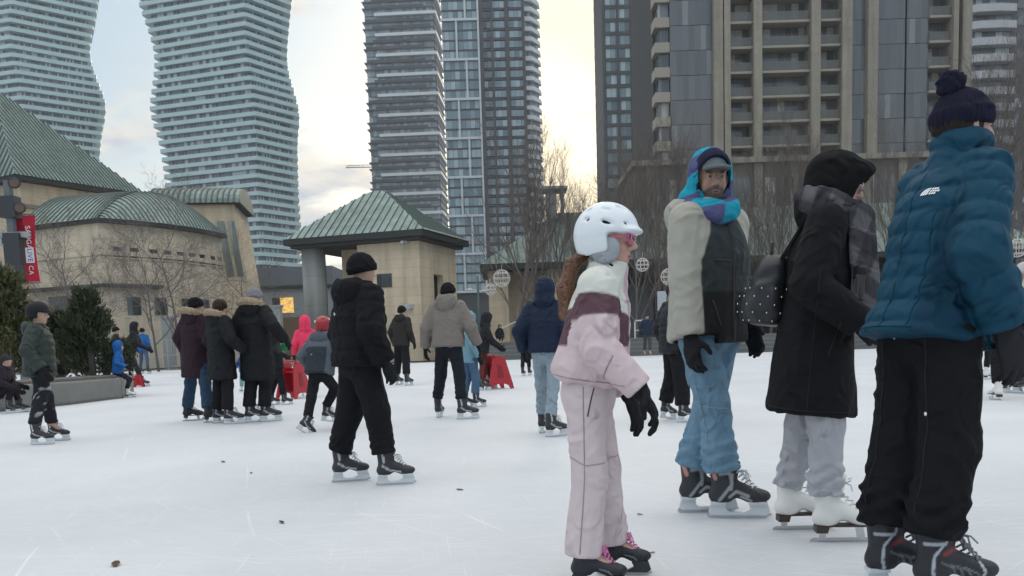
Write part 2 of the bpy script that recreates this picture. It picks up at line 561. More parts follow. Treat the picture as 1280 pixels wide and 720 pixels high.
    for sx in (-1, 1):
        lace.tube([(0, .06, .26), (sx * .02, .085, .25), (sx * .03, .09, .215), (sx * .022, .095, .19), (sx * .012, .085, .22), (0, .066, .255)], .004, 5)
        lace.tube([(0, .06, .26), (sx * .03, .09, .255), (sx * .045, .11, .23 if sx > 0 else .19)], .0035, 5)
    lm = lace.mesh(kind + '_lace', M_LACE_PINK if kind == 'hockey_girl' else (M_LACE if kind in ('hockey_grey', 'hockey_white', 'hockey_plain') else plain('lace_grey', (.2, .2, .22), .9)))
    _sk[key] = (boot, blade, lm)
    return _sk[key]

def ik(a, b, l1, l2, pole):
    d = b - a; L = np.linalg.norm(d)
    if L > (l1 + l2) * .999:
        b = a + d / L * (l1 + l2) * .999; d = b - a; L = np.linalg.norm(d)
    x = (l1 * l1 - l2 * l2 + L * L) / (2 * L)
    hh = math.sqrt(max(l1 * l1 - x * x, 0))
    n = d / L
    p = pole - n * (pole @ n); p = unit(p)
    return a + n * x + p * hh, b

class Fig:
    def __init__(s, top, yaw, label, feet=None, loc=None, topz=1.86, hs=1.0, h=.014, L=(-.10, 0, 0, 0, 0), Rt=(.10, 0, 0, 0, 0),
                 pelvis=(0, 0, 0), lean=0, side=0, twist=0, head=(0, 0, 0), aL=(.10, .04, .5), aR=(.10, .04, .5),
                 group='skaters on the ice', scale=None, kind='person', shw=.18, pole=None, knee=None, z0=0.0, liftR=None, liftL=None, legs=True):
        """feet: photo pixels where the blades meet the ice below the left and the right ankle"""
        s.h = h; s.hs = hs; s.fs = .94
        if feet:
            gl, gr = ground(*feet[0], z=z0), ground(*feet[1], z=z0)
            g = (gl + gr) / 2
        else:
            g = np.asarray(loc, float) if len(loc) == 3 else ground(*loc, z=z0)
        s.g = g
        if scale is None:
            lo, hi = .2, 3.0
            for _ in range(40):
                m = (lo + hi) / 2
                if pix(g + V(0, 0, topz * m))[1] > top: lo = m
                else: hi = m
            scale = lo
        s.s = scale
        a = R(yaw)
        s.root = empty(kind, tuple(g), -a, label, 'person', group)
        s.root.scale = (scale,) * 3
        s.rx = V(math.cos(a), -math.sin(a), 0); s.fy = V(math.sin(a), math.cos(a), 0)
        L, Rt = list(L), list(Rt)
        if feet:
            for ft, gp in ((L, gl), (Rt, gr)):
                d = (gp - g) / scale
                ft[0] = d @ s.rx; ft[1] = d @ s.fy
        s.feet = (L, Rt)
        t = R(twist)
        U = V(math.cos(t), -math.sin(t), 0); Fd = V(math.sin(t), math.cos(t), 0)
        la, sb = R(lean), R(side)
        T = UP * math.cos(la) + Fd * math.sin(la); Fd2 = Fd * math.cos(la) - UP * math.sin(la)
        T, U = T * math.cos(sb) + U * math.sin(sb), U * math.cos(sb) - T * math.sin(sb)
        s.T, s.U, s.F = T, U, Fd2
        mid = (V(L[0], L[1], 0) + V(Rt[0], Rt[1], 0)) / 2
        s.pel = V(pelvis[0], pelvis[1], .985 - pelvis[2]) + mid
        s.neck = s.pel + T * .56
        s.sh = [s.pel + T * .495 - U * shw, s.pel + T * .495 + U * shw]
        hy, hp, hr = head
        ta = R(twist + hy)
        hU = V(math.cos(ta), -math.sin(ta), 0); hF = V(math.sin(ta), math.cos(ta), 0); hT = UP.copy()
        p_ = R(hp); hF, hT = hF * math.cos(p_) - hT * math.sin(p_), hT * math.cos(p_) + hF * math.sin(p_)
        q_ = R(hr); hT, hU = hT * math.cos(q_) + hU * math.sin(q_), hU * math.cos(q_) - hT * math.sin(q_)
        s.HU, s.HF, s.HT = hU, hF, hT
        s.hm = np.stack([hU, hF, hT], 1)          # columns: local axes
        s.hc = s.neck + T * .03 + hT * .115 * hs + hF * .02
        s.el, s.wr = [], []
        for i, arm in enumerate((aL, aR)):
            sg = -1 if i == 0 else 1
            tgt = s.sh[i] + U * sg * arm[0] + Fd * arm[1] - UP * arm[2]
            pl = -Fd + U * sg * .5 if pole is None else (-Fd * pole[0] + U * sg * pole[1] + UP * pole[2])
            e, w = ik(s.sh[i], tgt, .29, .27, pl)
            s.el.append(e); s.wr.append(w)
        s.hip = [s.pel - V(*(U * .09)[:2], 0) - UP * .02, s.pel + V(*(U * .09)[:2], 0) - UP * .02]
        s.kn, s.an, s.fm = [], [], []
        for i, ft in enumerate(s.feet):
            fa, fp = R(ft[3]), R(ft[4])
            fF = V(math.sin(fa), math.cos(fa), 0); fR = V(math.cos(fa), -math.sin(fa), 0)
            fU = UP * math.cos(fp) + fF * math.sin(fp); fF2 = fF * math.cos(fp) - UP * math.sin(fp)
            o = V(ft[0], ft[1], ft[2])
            M = Matrix(((fR[0], fF2[0], fU[0], o[0]), (fR[1], fF2[1], fU[1], o[1]), (fR[2], fF2[2], fU[2], o[2]), (0, 0, 0, 1)))
            an = o + fU * .19 - fF2 * .035
            k, an2 = ik(s.hip[i], an, .400, .379, (fF + (V(0, 1, 0)) * .6) if knee is None else V(*knee[i]))
            s.kn.append(k); s.an.append(an2); s.fm.append(M)
            s_top = o + fU * .27 - fF2 * .04
            if not hasattr(s, 'st'): s.st = []
            s.st.append(s_top)
        s.bp = []
    # ---- pieces
    def hp(s, x, y, z): return s.hc + (s.HU * x + s.HF * y + s.HT * z) * s.hs
    def head_fields(s, face=True):
        k = s.hs; P = lambda *a: s.hp(*a); Rm = s.hm
        E = lambda c, r: ell(P(*c), np.array(r) * k, Rm)
        f = [E((0, -.012, .03), (.076, .094, .088)), E((0, .022, -.045), (.058, .066, .072)), E((0, .058, -.093), (.024, .022, .02))]
        ks = [.02, .03, .02]
        if face:
            f += [rc(P(0, .085, .012), P(0, .107, -.026), .0085 * k, .013 * k), E((-.011, .092, -.032), (.009, .011, .008)), E((.011, .092, -.032), (.009, .011, .008)),
                  rc(P(-.034, .072, .024), P(.034, .072, .024), .011 * k, .011 * k), E((-.038, .055, -.03), (.02, .025, .022)), E((.038, .055, -.03), (.02, .025, .022)),
                  E((0, .083, -.060), (.021, .011, .0055)), E((0, .081, -.071), (.018, .011, .0065)),
                  E((-.031, .077, .006), (.0125, .0125, .0125)), E((.031, .077, .006), (.0125, .0125, .0125)),
                  E((-.078, -.008, -.006), (.010, .02, .032)), E((.078, -.008, -.006), (.010, .02, .032))]
            ks += [.012, .006, .006, .015, .02, .02, .006, .005, .002, .002, .006, .006]
        return f, ks
    def body(s, h=None, face=False, skin=SKIN, colors=None, r=1.0):
        f, ks = s.head_fields(face)
        f = f + [rc(s.neck - s.T * .03, s.hc - s.HT * .06 * s.hs - s.HF * .01, .056, .052 * s.hs)]
        ks = ks + [.02]
        f.append(loft(s.pel, s.T, s.U, [(-.08, .13, .09, 0), (.15, .12, .085, 0), (.36, .14, .10, 0), (.48, .12, .075, 0), (.53, .06, .05, 0)])); ks.append(.03)
        for i in (0, 1):
            f += [rc(s.sh[i], s.el[i], .042, .036), rc(s.el[i], s.wr[i], .036, .026), rc(s.hip[i], s.kn[i], .072, .05), rc(s.kn[i], s.an[i], .05, .035)]
            ks += [.03, .01, .03, .02]
            D = unit(s.wr[i] - s.el[i])
            f += [rc(s.wr[i], s.wr[i] + D * .035, .02, .018)]; ks.append(.01)
            M = s.fm[i]; f += [rc(s.an[i], np.array(M @ Vector((0, .10, .12))), .033, .028)]; ks.append(.02)
        fn = union(f, ks)
        iris, lip, brow = (colors or {}).get('iris', (.05, .03, .02)), (colors or {}).get('lip', (.38, .15, .13)), (colors or {}).get('brow', (.05, .03, .02))
        beard = (colors or {}).get('beard')
        hc = s.hc.astype(f32); hm = s.hm.astype(f32); k = f32(s.hs)
        def col(P):
            q = (P - hc) @ hm / k
            c = np.tile(np.asarray(skin, f32), (len(P), 1))
            if not face: return c
            fr = q[:, 1] > .03
            def put(m, cc): 
                nonlocal c
                m = (m * fr)[:, None]; c = c * (1 - m) + np.asarray(cc, f32) * m
            def e(c0, r): return np.sqrt((((q - np.asarray(c0, f32)) / np.asarray(r, f32)) ** 2).sum(1))
            put(.5 * (1 - sstep(.4, 1.1, e((-.04, .07, -.03), (.025, .05, .02)))), (skin[0] * 1.05, skin[1] * .72, skin[2] * .7))
            put(.5 * (1 - sstep(.4, 1.1, e((.04, .07, -.03), (.025, .05, .02)))), (skin[0] * 1.05, skin[1] * .72, skin[2] * .7))
            if beard is not None:
                put(.85 * (1 - sstep(.8, 1.15, e((0, .07, -.08), (.062, .07, .042)))), beard)
            put(1 - sstep(.8, 1.1, e((0, .09, -.066), (.021, .03, .011))), lip)
            for sx in (-1, 1):
                put(1 - sstep(.85, 1.1, e((sx * .031, .09, .006), (.0125, .02, .005))), (.30, .27, .25))
                put(1 - sstep(.8, 1.1, e((sx * .031, .09, .006), (.0065, .02, .0065))), iris)
                put(.9 * (1 - sstep(.8, 1.15, e((sx * .034, .085, .027), (.021, .03, .005)))), brow)
            put((1 - sstep(.7, 1.1, e((0, .09, -.0655), (.017, .03, (colors or {}).get('mouth', .0018))))), (.05, .015, .015))
            return c
        m = fabric_attr('skin', rough=.5, wbump=.05, wr=40, var=.06, spec=.4, weave=.08)
        return sdf_obj('body', fn, h or max(s.h, .02), m, s.root, col)
    def trousers(s, mat, th=.088, kn=.07, cf=.066, h=None, amp=.008, bunch=0.0, hipw=.165, cuff=.0, colfn=None, name='trousers', seed=1, k=.03, hd=.125, over=None):
        f = [ell(s.pel - UP * .02, (hipw, hd, .15), np.stack([s.U, np.cross(UP, s.U), UP], 1))]
        ends = []
        for i in (0, 1):
            e = s.st[i] + unit(s.an[i] - s.st[i]) * cuff
            a = s.hip[i] - UP * .03
            f += [rc(a, s.kn[i], th, kn), rc(s.kn[i], e, kn, cf)]
            ends.append(e)
        fn = union(f, [k] * len(f))
        kn = [q.astype(f32) for q in s.kn]; en = [q.astype(f32) for q in ends]
        base = fn
        def fn2(P):
            d = base(P) - crease(P, 27, seed, (1, 1, .75)) * amp
            if bunch:
                zz = np.min([np.abs((P - e) @ unit(k_ - e).astype(f32) - .05) + 3 * np.maximum(0, np.linalg.norm(P - e, axis=1) - .25) for e, k_ in zip(en, kn)], axis=0)
                m = 1 - sstep(.04, .16, zz)
                d = d - m * bunch * (.6 * np.sin(P[:, 2] * 95 + 5 * np.sin(P[:, 0] * 14 + P[:, 1] * 11)) + .5 * fold(P, 30, seed + 3, (1, 1, 2)) + .5)
            return d
        for i in (0, 1):
            pass
        fn2.lo, fn2.hi = base.lo - .03, base.hi + .03
        # flat hems at the boot tops
        e0, e1 = ends; n0, n1 = unit(e0 - s.kn[0]), unit(e1 - s.kn[1])
        def fn3(P):
            d = fn2(P)
            for e, n, kk in ((e0, n0, s.kn[0]), (e1, n1, s.kn[1])):
                pl = (P - e.astype(f32)) @ n.astype(f32)
                near = np.linalg.norm(P - e.astype(f32), axis=1) < .2
                d = np.where(near, smax(d, pl, .01), d)
            return d
        fn3.lo, fn3.hi = fn2.lo, fn2.hi
        s.tfield = fn3; s.ends = ends
        return sdf_obj(name, fn3, h or s.h, mat, s.root, colfn)
    def jacket(s, mat, hem=-.09, w=1.0, d=1.0, quilt=None, sq=None, h=None, sl=(.085, .068, .058), k=.03, colfn=None, amp=.006, seed=3, name='jacket',
               neck=.60, st=None, nw=.085, foldscale=14, hemflare=1.0, short=.0, slope=1.0, sleeves=True, wr_amp=0):
        stt = st or [(hem, .205 * w * hemflare, .165 * d * hemflare, 0), (.06, .20 * w, .16 * d, 0), (.2, .195 * w, .155 * d, 0), (.34, .205 * w, .155 * d, .0), (.44, .19 * w, .135 * d, 0),
                     (.505, .145 * w * slope, .105 * d, 0), (.545, .1, .09, .0), (neck, nw, nw, .01)]
        f = [loft(s.pel, s.T, s.U, stt, quilt=quilt)]; ks = [0]
        if sleeves:
            for i, sg in ((0, -1), (1, 1)):
                e, w_ = s.el[i], s.wr[i]
                w2 = w_ - unit(w_ - e) * short
                a = s.sh[i] - s.U * sg * .015
                f.append(union([rc(a, e, sl[0], sl[1], quilt=sq and (sq[0], sq[1], 0)), rc(e, w2, sl[1], sl[2], quilt=sq and (sq[0] * .9, sq[1], 0))], .012)); ks.append(k)
        base = union(f, ks)
        el = [q.astype(f32) for q in s.el]
        wn = [(s.wr[i].astype(f32), unit(s.wr[i] - s.el[i]).astype(f32), short) for i in (0, 1)]
        def fn(P):
            dd = base(P) - crease(P, foldscale * 1.9, seed, (1, 1, .8)) * amp
            de = np.minimum(np.linalg.norm(P - el[0], axis=1), np.linalg.norm(P - el[1], axis=1))
            m = 1 - sstep(.05, .17, de)
            return dd - m * (amp * .7 + wr_amp) * ((1 - np.abs(np.sin(P[:, 2] * 34 + 3 * np.sin(P[:, 0] * 15 + P[:, 1] * 13)))) ** 2 * 1.3 - .4)
        def fn2(P):
            dd = fn(P)
            if sleeves:
                for w_, n, sh_ in wn:
                    q = P - w_
                    near = (q * q).sum(1) < .02
                    dd = np.where(near, smax(dd, q @ n + sh_ - .0, .01), dd)
            return dd
        fn2.lo, fn2.hi = base.lo - .03, base.hi + .03
        s.jfield = fn2
        return sdf_obj(name, fn2, h or s.h, mat, s.root, colfn)
    def hood_down(s, mat, sz=(.15, .085, .11), h=None, off=(0, -.085, .545), name='hood', amp=.006, parent=None):
        c = s.pel + s.U * off[0] + s.F * off[1] + s.T * off[2]
        Rm = np.stack([s.U, s.F, s.T], 1)
        f = union([ell(c, sz, Rm), rc(c + s.U * .09 + s.F * .05, c + s.F * .13 + s.U * .07, .05, .035), rc(c - s.U * .09 + s.F * .05, c + s.F * .13 - s.U * .07, .05, .035)], .04)
        f = sub(f, ell(c + s.T * (sz[2] * .95) + s.F * .02, (sz[0] * .62, sz[1] * .8, sz[2] * .7), Rm), .03)
        return sdf_obj(name, rough(f, amp, 18, 4), h or s.h, mat, s.root if parent is None else parent)
    def hood_up(s, mat, h=None, sz=(.108, .135, .145), open_=(.072, .10, .10), drape=.1, name='hood', amp=.005, back=.02, peak=0, colfn=None, quilt=None):
        P = s.hp; k = s.hs; Rm = s.hm
        f = [ell(P(0, -back, .015), np.array(sz) * k, Rm), rc(P(0, -.04, -.06), s.neck + s.T * .02 - s.F * .03, .10 * k, drape + .02), ell(s.neck + s.T * .0, (.15, .12, .06), np.stack([s.U, s.F, s.T], 1))]
        if peak: f.append(ell(P(0, .07 + peak, .07), (.085 * k, .06 * k, .055 * k), Rm))
        fn = union(f, .04)
        if open_: fn = sub(fn, ell(P(0, .115 + peak, -.01), np.array(open_) * k, Rm), .012)
        return sdf_obj(name, rough(fn, amp, 16, 8), h or s.h, mat, s.root, colfn)
    def fur(s, mat, c, axes, R0, r, h=None, amp=.014, arc=(0, 360), name='fur_trim'):
        """a bushy ring: centre, (a, b) axes, radius"""
        a, b = axes; pr = []
        n = 14
        angs = [math.radians(arc[0] + (arc[1] - arc[0]) * i / n) for i in range(n + 1)]
        pts = [np.asarray(c) + np.asarray(a) * math.cos(t) * R0[0] + np.asarray(b) * math.sin(t) * R0[1] for t in angs]
        for p, q in zip(pts, pts[1:]): pr.append(rc(p, q, r, r))
        fn = rough(rough(union(pr, .01), amp, 90, 5), amp * .6, 190, 9)
        fn.lo -= amp; fn.hi += amp
        return sdf_obj(name, fn, h or s.h * .8, mat, s.root)
    def beanie(s, mat, h=None, z=-.005, tilt=.35, sz=(.094, .112, .108), pom=None, name='hat', cuffh=.05, amp=.003, pom_off=(0, -.05, .15)):
        P = s.hp; k = s.hs; Rm = s.hm
        f = ell(P(0, -.012, .028), np.array(sz) * k, Rm)
        n = -s.HT + s.HF * tilt
        f = cut(f, P(0, 0, z), n, .01)
        def fn(Q): 
            q = (Q - s.hc.astype(f32)) @ s.hm.astype(f32)
            ang = np.arctan2(q[:, 0], q[:, 1])
            pl = (Q - P(0, 0, z).astype(f32)) @ (-unit(n)).astype(f32)
            cu = (1 - sstep(cuffh * .85, cuffh * 1.05, pl)) * .007
            return f(Q) - cu - amp * np.sin(ang * 34)
        fn.lo, fn.hi = f.lo - .01, f.hi + .01
        o = sdf_obj(name, fn, h or s.h * .6, mat, s.root)
        if pom:
            c = P(*pom_off)
            g = rough(rough(rc(c, c + V(0, 0, .001), pom, pom), .008, 60, 2), .006, 140, 6)
            sdf_obj('pompom', g, (h or s.h * .6), mat, o)
        return o
    def helmet(s, mat, h=None, vents=None, pads=None, brim=.02, name='helmet', sz=(.108, .132, .118)):
        P = s.hp; k = s.hs; Rm = s.hm
        f = union([ell(P(0, -.012, .04), np.array(sz) * k, Rm)], 0)
        f = cut(f, P(0, .05, .028), -s.HT * 1 + s.HF * .12, .012)
        back = cut(cut(ell(P(0, -.018, .012), np.array((sz[0] * .985, sz[1] * .97, .128)) * k, Rm), P(0, .012, 0), s.HF + s.HT * .1, .012), P(0, 0, -.052), -s.HT + s.HF * .3, .012)
        f = union([f, back], [0, .02])
        br = cut(ell(P(0, .082, .036), np.array((.085, .058, .016)) * k, Rm), P(0, .05, .03), -s.HF, .01)
        f = union([f, br], [0, .025])
        f = sub(f, ell(P(0, .0, -.06), np.array((.084, .125, .085)) * k, Rm), .008)
        if vents:
            for c, r in vents:
                yy = (c[1] + .012) / sz[1]; zz = (c[2] - .04) / sz[2]
                c = (sz[0] * math.sqrt(max(.02, 1 - yy * yy - zz * zz)), c[1], c[2])
                for sx in ((-1, 1) if abs(c[0]) > .01 else (1,)):
                    ax = rc(P(c[0] * sx, c[1] - r[0], c[2] + r[2]), P(c[0] * sx, c[1] + r[0], c[2] - r[2]), r[1] * k, r[1] * k)
                    f = sub(f, ax, .003)
        return sdf_obj(name, f, h or s.h * .6, mat, s.root)
    def glove(s, i, mat, h=None, curl=.5, sc=1.15, cuff=.05, D=None, name='glove', spread=0.0, N=None):
        w = s.wr[i]; sg = -1 if i == 0 else 1
        D = unit(w - s.el[i]) if D is None else unit(D)
        Nn = -s.U * sg if N is None else np.asarray(N, float)
        Nn = unit(Nn - D * (Nn @ D)); Th = np.cross(D, Nn); 
        if Th @ s.F < 0 and N is None: Th = -Th
        if N is not None and Th @ (s.F + UP * .5) < 0: Th = -Th
        f = [rc(w - D * cuff, w + D * .02, .043 * sc if cuff > .03 else .03, .032 * sc), ell(w + D * .06 * sc, np.array((.058, .045, .019)) * sc, np.stack([D, Th, Nn], 1))]
        ks = [0, .015]
        for j, ln in enumerate((.072, .08, .074, .058)):
            b = w + D * (.095 - (.008 if j == 3 else 0)) * sc + Th * (.032 - .0215 * j) * sc
            Dj = unit(D + Th * spread * (1.5 - j))
            c1, c2, c3 = curl * .6, curl * 1.4, curl * 2.1
            m1 = b + (Dj * math.cos(c1) + Nn * math.sin(c1)) * ln * .45 * sc
            m2 = m1 + (Dj * math.cos(c2) + Nn * math.sin(c2)) * ln * .33 * sc
            m3 = m2 + (Dj * math.cos(c3) + Nn * math.sin(c3)) * ln * .25 * sc
            r = .0105 * sc
            f.append(union([rc(b - D * .02, m1, r * 1.05, r), rc(m1, m2, r, r * .95), rc(m2, m3, r * .95, r * .85)], .003)); ks.append(.005)
        b = w + D * .03 * sc + Th * .03 * sc
        t1 = b + unit(D * .55 + Th * .7 + Nn * .35) * .045 * sc
        t2 = t1 + unit(D * .85 + Th * .25 + Nn * .45) * .036 * sc
        f.append(union([rc(b, t1, .014 * sc, .0125 * sc), rc(t1, t2, .0125 * sc, .0105 * sc)], .004)); ks.append(.01)
        return sdf_obj(name, rough(union(f, ks), .0015, 60, 3), h or min(s.h, .009), mat, s.root)
    def seam(s, field, pts, din, mat, r=.0028, name='seam', lift=.001, n=26, start=.3):
        """a stitched seam, piping or zip laid on a garment: pts are pushed inwards along din onto its surface"""
        pts = [np.asarray(p, float) for p in pts]; din = unit(din)
        L = np.concatenate([[0], np.cumsum([np.linalg.norm(b - a) for a, b in zip(pts, pts[1:])])])
        tt = np.linspace(0, L[-1], n)
        Q = np.stack([np.interp(tt, L, [p[i] for p in pts]) for i in range(3)], 1) - din * start
        t = np.zeros(n)
        for _ in range(60):
            d = field((Q + din * t[:, None]).astype(f32)); t += np.clip(d, -.05, .05) * .7
            if np.abs(d).max() < 5e-4: break
        ok = np.abs(d) < .01
        P = (Q + din * (t - lift)[:, None])[ok]
        if len(P) < 3: return
        m = MB(); m.tube(list(P), r, 5)
        return m.build(name, mat, s.root, True, fix=False)
    def skates(s, kind, h=None, laces=True):
        boot, blade, lm = skate_meshes(kind, h or max(.006, s.h * .7))
        for M in s.fm:
            o = link('skate', boot, s.root); o.matrix_local = M @ Matrix.Scale(s.fs, 4)
            link('blade', blade, o)
            if laces: link('lace', lm, o)
            s.bp.append(o)
# ================================================================== LIGHT, SKY, GROUND
SUN_AZ, SUN_EL = R(4.0), R(15.0)          # azimuth measured from +Y towards +X
def light():
    w = bpy.data.worlds.new('World'); S.world = w; w.use_nodes = True
    nt = w.node_tree; bg = nt.nodes['Background']
    sky = nd(nt, 'ShaderNodeTexSky', sky_type='NISHITA', sun_disc=False)
    sky.sun_elevation = SUN_EL; sky.sun_rotation = SUN_AZ
    sky.air_density = 1.2; sky.dust_density = 2.0; sky.ozone_density = 1.5
    tc = nd(nt, 'ShaderNodeTexCoord')
    # clouds: stretch towards the horizon
    sep = nd(nt, 'ShaderNodeSeparateXYZ'); nt.links.new(tc.outputs['Generated'], sep.inputs[0])
    add = nd(nt, 'ShaderNodeMath', operation='ADD'); add.inputs[1].default_value = .22
    ab = nd(nt, 'ShaderNodeMath', operation='ABSOLUTE'); nt.links.new(sep.outputs['Z'], ab.inputs[0]); nt.links.new(ab.outputs[0], add.inputs[0])
    dx = nd(nt, 'ShaderNodeMath', operation='DIVIDE'); dy = nd(nt, 'ShaderNodeMath', operation='DIVIDE')
    nt.links.new(sep.outputs['X'], dx.inputs[0]); nt.links.new(add.outputs[0], dx.inputs[1])
    nt.links.new(sep.outputs['Y'], dy.inputs[0]); nt.links.new(add.outputs[0], dy.inputs[1])
    cmb = nd(nt, 'ShaderNodeCombineXYZ'); nt.links.new(dx.outputs[0], cmb.inputs[0]); nt.links.new(dy.outputs[0], cmb.inputs[1]); nt.links.new(sep.outputs['Z'], cmb.inputs[2])
    n = nd(nt, 'ShaderNodeTexNoise', i_Scale=CL_SCALE, i_Detail=7.0, i_Roughness=.52, i_Distortion=.25)
    mp = nd(nt, 'ShaderNodeMapping'); mp.inputs['Location'].default_value = CL_OFF
    nt.links.new(cmb.outputs[0], mp.inputs[0]); nt.links.new(mp.outputs[0], n.inputs['Vector'])
    ramp = nd(nt, 'ShaderNodeValToRGB'); ramp.color_ramp.elements[0].position = CL_R[0]; ramp.color_ramp.elements[1].position = CL_R[1]
    cz = nd(nt, 'ShaderNodeMapRange', interpolation_type='SMOOTHSTEP'); cz.inputs['From Min'].default_value = .36; cz.inputs['From Max'].default_value = .75; cz.inputs['To Max'].default_value = .25
    nt.links.new(sep.outputs['Z'], cz.inputs['Value'])
    ca = nd(nt, 'ShaderNodeMath', operation='ADD'); nt.links.new(n.outputs['Fac'], ca.inputs[0]); nt.links.new(cz.outputs['Result'], ca.inputs[1])
    cl = nd(nt, 'ShaderNodeMapRange'); cl.inputs['From Min'].default_value = .14; cl.inputs['From Max'].default_value = .34; cl.inputs['To Min'].default_value = .06; cl.inputs['To Max'].default_value = -.05
    nt.links.new(sep.outputs['Z'], cl.inputs['Value'])
    cb2 = nd(nt, 'ShaderNodeMath', operation='ADD'); nt.links.new(ca.outputs[0], cb2.inputs[0]); nt.links.new(cl.outputs['Result'], cb2.inputs[1])
    nt.links.new(cb2.outputs[0], ramp.inputs[0])
    # brightness of clouds by closeness to the sun
    sd = (math.sin(SUN_AZ) * math.cos(SUN_EL), math.cos(SUN_AZ) * math.cos(SUN_EL), math.sin(SUN_EL))
    dot = nd(nt, 'ShaderNodeVectorMath', operation='DOT_PRODUCT'); dot.inputs[1].default_value = sd
    nt.links.new(tc.outputs['Generated'], dot.inputs[0])
    glow = nd(nt, 'ShaderNodeMapRange', interpolation_type='SMOOTHERSTEP')
    glow.inputs['From Min'].default_value = .962; glow.inputs['From Max'].default_value = 1.0
    nt.links.new(dot.outputs['Value'], glow.inputs['Value'])
    n2 = nd(nt, 'ShaderNodeTexNoise', i_Scale=CL_SCALE * 2.2, i_Detail=6.0, i_Roughness=.6)
    nt.links.new(mp.outputs[0], n2.inputs['Vector'])
    shade = nd(nt, 'ShaderNodeMix', data_type='RGBA'); shade.inputs['A'].default_value = c4(CL_DARK); shade.inputs['B'].default_value = c4(CL_LIGHT)
    r2 = nd(nt, 'ShaderNodeMapRange'); r2.inputs['From Min'].default_value = .35; r2.inputs['From Max'].default_value = .62
    nt.links.new(n2.outputs['Fac'], r2.inputs['Value']); nt.links.new(r2.outputs['Result'], shade.inputs['Factor'])
    warm = nd(nt, 'ShaderNodeMix', data_type='RGBA'); warm.inputs['B'].default_value = c4(CL_SUN)
    sw = nd(nt, 'ShaderNodeMix', data_type='RGBA'); sw.inputs['A'].default_value = c4([x * .7 for x in CL_SUN]); sw.inputs['B'].default_value = c4([x * 1.15 for x in CL_SUN]); nt.links.new(r2.outputs['Result'], sw.inputs['Factor']); nt.links.new(sw.outputs['Result'], warm.inputs['B'])
    nt.links.new(glow.outputs['Result'], warm.inputs['Factor']); nt.links.new(shade.outputs['Result'], warm.inputs['A'])
    mix = nd(nt, 'ShaderNodeMix', data_type='RGBA')
    gm = nd(nt, 'ShaderNodeMath', operation='MAXIMUM')
    g8 = nd(nt, 'ShaderNodeMath', operation='MULTIPLY'); g8.inputs[1].default_value = .7
    nt.links.new(glow.outputs['Result'], g8.inputs[0]); nt.links.new(ramp.outputs['Color'], gm.inputs[0]); nt.links.new(g8.outputs[0], gm.inputs[1])
    nt.links.new(gm.outputs[0], mix.inputs['Factor']); 
    sb = nd(nt, 'ShaderNodeMix', data_type='RGBA'); sb.inputs['Factor'].default_value = .8; sb.inputs['B'].default_value = c4(BLUE); nt.links.new(sky.outputs[0], sb.inputs['A']); nt.links.new(sb.outputs['Result'], mix.inputs['A']); nt.links.new(warm.outputs['Result'], mix.inputs['B'])
    zr = nd(nt, 'ShaderNodeMapRange', interpolation_type='SMOOTHSTEP'); zr.inputs['From Min'].default_value = .30; zr.inputs['From Max'].default_value = .85; zr.inputs['To Min'].default_value = 1.0; zr.inputs['To Max'].default_value = ZEN
    nt.links.new(sep.outputs['Z'], zr.inputs['Value'])
    zs = nd(nt, 'ShaderNodeVectorMath', operation='SCALE'); nt.links.new(mix.outputs['Result'], zs.inputs[0]); nt.links.new(zr.outputs['Result'], zs.inputs['Scale'])
    nt.links.new(zs.outputs[0], bg.inputs['Color'])
    bg.inputs['Strength'].default_value = .10
    l = bpy.data.lights.new('sun', 'SUN'); l.energy = SUN_E; l.angle = R(12); l.color = (1, .86, .68)
    o = bpy.data.objects.new('sun', l); COL.objects.link(o)
    o.rotation_euler = Vector(sd).to_track_quat('Z', 'Y').to_euler(); o.location = (0, 0, 60)
    vs = S.view_settings; vs.view_transform = 'Standard'; vs.look = 'None'; vs.gamma = 1; vs.exposure = EXPO; vs.use_curve_mapping = False
CL_SCALE, CL_OFF, CL_R = 2.3, (3.1, .4, 0), (.525, .625)
CL_DARK, CL_LIGHT, CL_SUN = (3.2, 3.5, 3.95), (5.2, 4.95, 4.4), (8.6, 7.4, 5.0)
BLUE = (2.25, 3.15, 3.9); ZEN = 2.05
SUN_E, EXPO = 0.6, 0.95
light()

